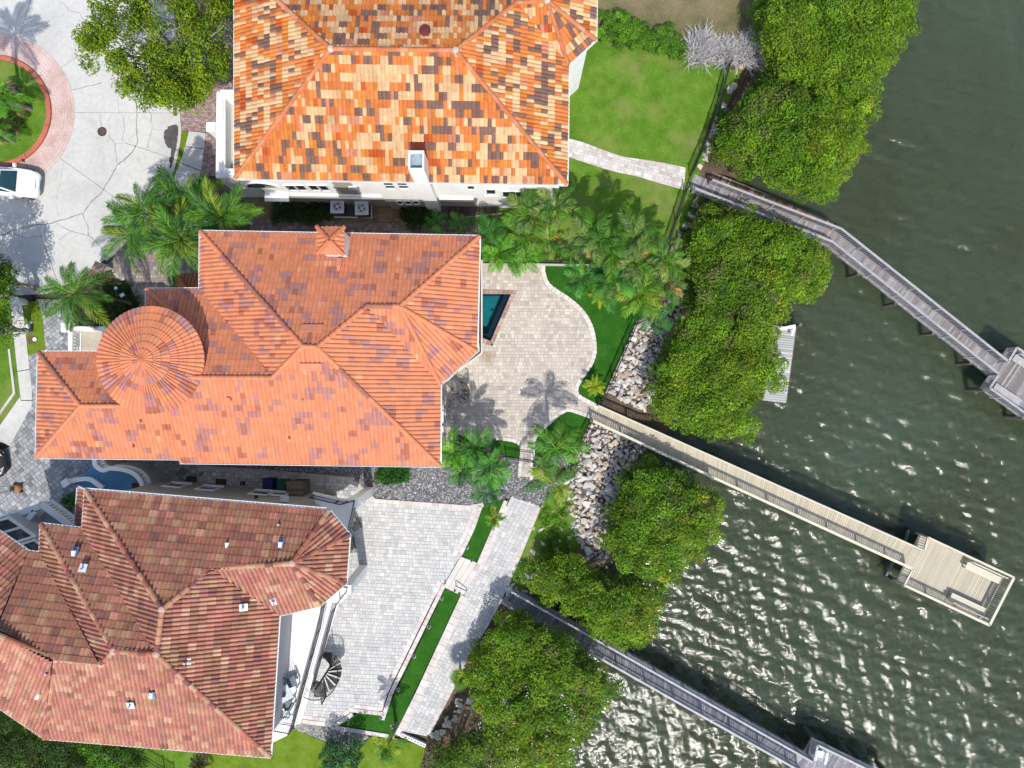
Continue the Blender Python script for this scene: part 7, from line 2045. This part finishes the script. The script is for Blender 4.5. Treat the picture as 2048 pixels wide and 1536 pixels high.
cover('drain_inlet', 'dark rectangular kerb drain inlet by the brick driveway', 352, 221, 0, M['asphalt'], 'drain', .02, (.36, .66))
cover('utility_cover', 'round white cap in the bright grass verge', 62, 645, .1, M['trim'], 'utility cover', .08)
cover('utility_cover', 'pale grey square meter box in the bright grass verge', 56, 655, 0, M['pale_metal'], 'utility cover', .09, (.3, .4), .1)
cover('utility_cover', 'brown rectangular lid in the bright grass verge', 62, 680.5, 0, mat_plain('brown_lid', (.13, .075, .05), .8, .2), 'utility cover', .08, (.42, .44), .35)
cover('utility_cover', 'white oval stone beside the brown lid in the verge', 69, 678.5, .13, M['trim'], 'utility cover', .09)
cover('pool_skimmer_lid', 'round white skimmer lid on the patio above the pool', 996, 575, .09, M['trim'], 'skimmer lid', .07)
# wall, pillar and balustrade before the turret
root = empty('garden_wall', tuple(W(180, 656, 0)), 'white capped garden wall with square pillar and balustrade beside the turret', 'wall')
mb = MB(); mb.prism(ccw(pts([(144, 653), (235, 653), (235, 660.5), (144, 660.5)], 1.3)), -.1, 1.3); mb.build('wall', M['white'], root)
mb = MB(); q = W(132, 655.5, 1.6); mb.box((q.x, q.y, .75), (.48, .48, 1.6)); mb.box((q.x, q.y, 1.6), (.56, .56, .12)); mb.build('pillar', M['white'], root)
baluster_rail(root, pts([(140.5, 664), (140.5, 708)], 1.2), .2, .95)
sheet('terrace_paving', [(140, 655), (235, 655), (235, 715), (140, 715)], .2, mat_plain('sand_block', (.40, .36, .29), .85, .12, 3), thick=.2)
# mail box / wood chest by the entry walk
root = empty('mailbox', tuple(W(199, 535, 0)), 'boxy brown and cream mailbox pillar at the tip of the brown walk', 'mailbox')
q = W(198, 535, 1.0); mb = MB(); mb.box((q.x, q.y, .5), (.62, .5, 1.05), rz=-.5); mb.build('pillar', M['beigewall'], root); mb = MB(); mb.box((q.x, q.y, 1.05), (.7, .56, .09), rz=-.5); mb.build('cap', mat_plain('brown_cap', (.24, .17, .13), .8, .15), root)
# path lights
for lab, px, py in (('small blue grey path light in the dark ground cover near the walk', 232, 576), ('square grey junction box in the dark ground cover', 245, 590)):
    root = empty('garden_light', tuple(W(px, py, 0)), lab, 'garden light'); mb = MB(); q = W(px, py, .45)
    mb.tube([(q.x, q.y, -.05), (q.x, q.y, .4)], .025, 6); mb.build('stake', M['black'], root); mb = MB()
    if px == 245: mb.box((q.x, q.y, .45), (.28, .2, .12), rz=.5)
    else: mb.lathe((q.x, q.y, .4), [(.1, 0), (.11, .08), (0, .12)], 10)
    mb.build('head', M['pale_metal'], root)
r_ = random.Random(9)
for lab, px, py in (('ring of white pebbles round a light at the lower end of the upper turf strip', 943, 1121), ('ring of white pebbles at the top of the lower turf strip', 910, 1181), ('white pebbles at the left edge of the lower turf strip near its top', 884, 1197), ('white pebbles round a light at the left edge of the upper turf strip', 934, 1094),
                    ('white pebble ring in the upper middle of the lower turf strip', 858, 1253), ('white pebble ring in the middle of the lower turf strip', 829, 1312), ('white pebble ring low on the lower turf strip', 797, 1378), ('white pebble ring at the inner corner of the turf', 763, 1435), ('white pebble ring at the left tip of the turf', 697, 1438), ('large white pebble ring at the bottom corner of the turf', 785, 1452)):
    q = W(px, py, 0); root = empty('path_light', (q.x, q.y, .06), lab, 'path light', 'pebble ringed lights on the artificial turf')
    for k in range(9):
        a = k * .698; s = r_.uniform(.035, .06); rad = r_.uniform(.07, .13)
        link('pebble', ROCKV[k], root, mw=Matrix.Translation((rad * math.cos(a), rad * math.sin(a), .02)) @ Matrix.Diagonal((s, s, s, 1)), color=(.55, .55, .53))
    mb = MB(); mb.lathe((q.x, q.y, .06), [(.05, 0), (.06, .12), (0, .16)], 8); mb.build('lamp', M['darkgrey'], root)
# bins, mats, shed roof, beams by the north wall
def bin_(label, px, py, col):
    q = W(px, py, 1.0); root = empty('wheelie_bin', (q.x, q.y, .05), label, 'bin', 'bins against the grey wall', rz=-.05); m_ = mat_plain('bin_plastic', col, .5, .12)
    mb = MB(); mb.box((q.x, q.y, .5), (.56, .62, .92), rz=-.05, taper=1.12); mb.build('body', m_, root); mb = MB(); mb.box((q.x, q.y, 1.0), (.68, .74, .07), rz=-.05, taper=.92); mb.box((q.x, q.y + .3, 1.02), (.5, .08, .08), rz=-.05); mb.build('lid', m_, root)
    mb = MB(); mb.tube([(q.x - .3, q.y - .28, .16), (q.x + .3, q.y - .28, .16)], .12, 10); mb.build('wheels', M['black'], root)
bin_('dark blue wheelie bin against the grey wall', 535.5, 968, (.012, .016, .13)); bin_('dark green wheelie bin next to the dark blue one', 563.5, 971, (.012, .085, .055))
for lab, px, py in (('dark brown doormat under the first wall window from the balcony', 383, 959), ('dark brown doormat second from the curved balcony', 442, 964), ('brown doormat on the blue terrace floor', 274.5, 973)):
    z = .09 if px > 300 else 1.74; q = W(px, py, z); mb = MB(); mb.box((0, 0, 0), (.66, .40, .03)); mb2 = MB(); mb2.box((0, 0, .016), (.54, .28, .006))
    root = empty('doormat', (q.x, q.y, z), lab, 'doormat', rz=-.04); link('mat', mb.mesh('mat', M['doormat']), root); link('inlay', mb2.mesh('inlay', mat_plain('coir', (.085, .045, .02), .95, .3, 8), None), root)
root = empty('wood_shed', tuple(W(590, 982, 0)), 'small shed with a brown slatted plank roof by the bins', 'shed')
r_ = random.Random(3); q0 = W(590, 980, 1.9)
for k in range(11):
    y = q0.y + .52 - k * .1; mb = MB(); v_ = r_.uniform(.7, 1.25); mb.cur = (.22 * v_, .17 * v_, .125 * v_); mb.bar((q0.x - .52, y, 1.9 + .03 * (k % 2) - k * .012), (q0.x + .48, y - .02, 1.9 + .03 * (k % 2) - k * .012), .1, .03); mb.build('roof_plank', M['wood'], root, colors=True)
mb = MB(); mb.cur = (.15, .115, .09); mb.box((q0.x, q0.y, .92), (.85, .9, 1.8)); mb.build('body', M['wood'], root, colors=True)
root = empty('hose_reel', tuple(W(485, 967, .05)), 'small dark coiled hose on the block path by the grey wall', 'hose'); q = W(485, 967, .1); mb = MB()
for k in range(3): mb.tube([(q.x + (.16 - .03 * k) * math.cos(j * .524), q.y + (.12 - .02 * k) * math.sin(j * .524), .1 + .04 * k) for j in range(13)], .025, 5, caps=False)
mb.build('coil', M['black'], root)
# hand cart with handle on the grey driveway
q = W(32, 977, .3); root = empty('push_mower', (q.x, q.y, .05), 'orange brown push machine with thin handle on the grey driveway', 'mower'); om = mat_plain('orange_casing', (.30, .14, .045), .5, .15)
mb = MB(); mb.lathe((q.x, q.y, .12), [(.26, 0), (.28, .1), (.2, .22), (.0, .26)], 14); mb.build('deck', om, root)
mb = MB(); mb.box((q.x - .18, q.y, .36), (.22, .24, .22)); mb.build('engine', M['black'], root)
for sx in (-.2, .22):
    for sy in (-.25, .25): mb = MB(); mb.tube([(q.x + sx, q.y + sy - .03, .15), (q.x + sx, q.y + sy + .03, .15)], .1, 10); mb.build('wheel', M['black'], root)
mb = MB(); mb.tube([(q.x - .2, q.y - .16, .3), (q.x - .75, q.y - .2, .8), (q.x - .8, q.y, .82), (q.x - .75, q.y + .2, .8), (q.x - .2, q.y + .16, .3)], .015, 5); mb.build('handle', M['black'], root)
# terrace furniture
def armchair(label, px, py, z, ang, mat, group=None, deep=False):
    c_ = W(px, py, z + .4); ca, sa = math.cos(ang), math.sin(ang); root = empty('patio_chair', (c_.x, c_.y, z), label, 'chair', group, rz=ang)
    T = lambda x, y, zz: Vector((c_.x + x * ca - y * sa, c_.y + x * sa + y * ca, z + zz))
    for k in range(4): mb = MB(); mb.bar(T(-.26, -.24 + .16 * k, .40 - .03 * k), T(.26, -.24 + .16 * k, .40 - .03 * k), .145, .025); mb.build('seat_slat', mat, root)
    for k in range(5): mb = MB(); mb.bar(T(-.24 + .12 * k, .28, .36), T(-.24 + .12 * k, .52, 1.0), .1, .02, up=(ca, sa, 0)); mb.build('back_slat', mat, root)
    for s in (-1, 1):
        mb = MB(); mb.bar(T(s * .33, -.38, .6), T(s * .33, .36, .6), .12, .03); mb.build('armrest', mat, root)
        for y in (-.32, .26): mb = MB(); mb.bar(T(s * .31, y, 0), T(s * .31, y, .59), .06); mb.build('leg', mat, root)
    return root
greyw = mat_plain('pale_grey_wood', (.50, .53, .55), .6, .08); dgw = mat_plain('slate_frame', (.13, .16, .19), .6, .1)
armchair('slate framed chair next to the square terrace table', 582, 1364, zu, .35, dgw, 'chairs on the white terrace'); armchair('slate framed chair below the square terrace table', 573, 1410, zu, 2.6, dgw, 'chairs on the white terrace'); armchair('pale chair in the lowest corner of the white terrace', 562, 1430, zu, 1.9, greyw, 'chairs on the white terrace')
q = W(568, 1388, zu + .7); root = empty('patio_table', (q.x, q.y, zu), 'pale square table on the white terrace beside the brown roof', 'table', rz=.5); mb = MB(); mb.box((q.x, q.y, zu + .7), (.85, .85, .04), rz=.5); mb.build('table_top', greyw, root)
for sx in (-1, 1):
    for sy in (-1, 1): mb = MB(); mb.bar((q.x + .38 * (sx * .878 - sy * .479), q.y + .38 * (sx * .479 + sy * .878), zu), (q.x + .38 * (sx * .878 - sy * .479), q.y + .38 * (sx * .479 + sy * .878), zu + .68), .05); mb.build('leg', greyw, root)
mb = MB(); mb.lathe((q.x, q.y, zu + .72), [(.1, 0), (.16, .1), (.14, .11), (.0, .04)], 12, cap=False); mb.build('bowl', dgw, root)
armchair('white slatted armchair on the corner of the dark grey pier platform', 1640, 1512, .03, 2.9, M['trim'])
# potted plant by the grey spiral stair
q = W(897, 806, .3); root = empty('potted_plant', (q.x, q.y, .05), 'brown flower pot tucked under the grey spiral stair', 'pot'); mb = MB(); mb.lathe((q.x, q.y, .05), [(.24, 0), (.34, .42), (.36, .44), (.30, .45), (.0, .38)], 16, cap=False); mb.build('pot', mat_plain('pot_clay', (.24, .12, .07), .7, .2), root)
# two lanterns and rods by the steps
mb = MB(); root = empty('handrail', tuple(W(911, 1177, 0)), 'short dark handrail at the lower edge of the garden steps', 'handrail'); mb.bar(W(911.5, 1172, .55), W(933, 1182, .25), .05); mb.bar(W(912, 1172, .0), W(911.5, 1172, .55), .04); mb.bar(W(933, 1182, .0), W(933, 1182, .27), .04); mb.build('rail', M['darkgrey'], root)
root = empty('handrail', tuple(W(890, 1165, 0)), 'thin dark rod at the top of the garden steps', 'handrail'); mb = MB(); mb.bar(W(888, 1160, .6), W(892.5, 1170, .1), .03); mb.build('rail', M['darkgrey'], root)
# breeze blocks at the end of the walk
root = empty('block_wall', tuple(W(828, 1479, 0)), 'row of white hollow concrete blocks at the end of the pale walk', 'wall')
bd = (W(852, 1489, 0) - W(803, 1467, 0)); bl_ = bd.length / 4; ang = math.atan2(bd.y, bd.x)
for k in range(4):
    q = W(803, 1467, 0) + bd * ((k + .5) / 4); mb = MB()
    def bx(x, y, lx, ly): mb.box((q.x + x * math.cos(ang) - y * math.sin(ang), q.y + x * math.sin(ang) + y * math.cos(ang), .1), (lx, ly, .22), rz=ang)
    bx(0, .08, bl_ - .01, .05); bx(0, -.08, bl_ - .01, .05)
    for x in (-bl_ / 2 + .03, 0, bl_ / 2 - .03): bx(x, 0, .05, .109)
    mb.build('block', M['trim'], root)
# dark lanterns / loungers on the lower patio
def lounger(label, px, py, ang, mat):
    c_ = W(px, py, .3); ca, sa = math.cos(ang), math.sin(ang); root = empty('deck_chair', (c_.x, c_.y, .05), label, 'deck chair', 'deck chairs by the brown roof', rz=ang)
    T = lambda x, y, zz: Vector((c_.x + x * ca - y * sa, c_.y + x * sa + y * ca, .05 + zz))
    mb = MB()
    for s in (-.28, .28): mb.bar(T(-.6, s, .25), T(.25, s, .32), .035); mb.bar(T(.25, s, .32), T(.75, s, .9), .035); mb.bar(T(-.4, s, 0), T(.3, s, .6), .03); mb.bar(T(.45, s, 0), T(-.1, s, .55), .03)
    mb.build('frame', M['black'], root); mb = MB()
    for k in range(8): mb.bar(T(-.55 + .1 * k, -.27, .27 + .008 * k), T(-.55 + .1 * k, .27, .27 + .008 * k), .07, .015)
    mb.build('seat', mat, root); mb = MB()
    for k in range(6): mb.bar(T(.3 + .08 * k, -.27, .38 + .092 * k), T(.3 + .08 * k, .27, .38 + .092 * k), .07, .015)
    mb.build('backrest', mat, root)
slc = mat_plain('taupe_sling', (.20, .19, .17), .8, .1)
lounger('folding deck chair just outside the corner balcony of the brown roof', 707, 1043, R(120), slc); lounger('folding deck chair beside the gutter of the brown roof bay', 701, 1088, R(100), slc)
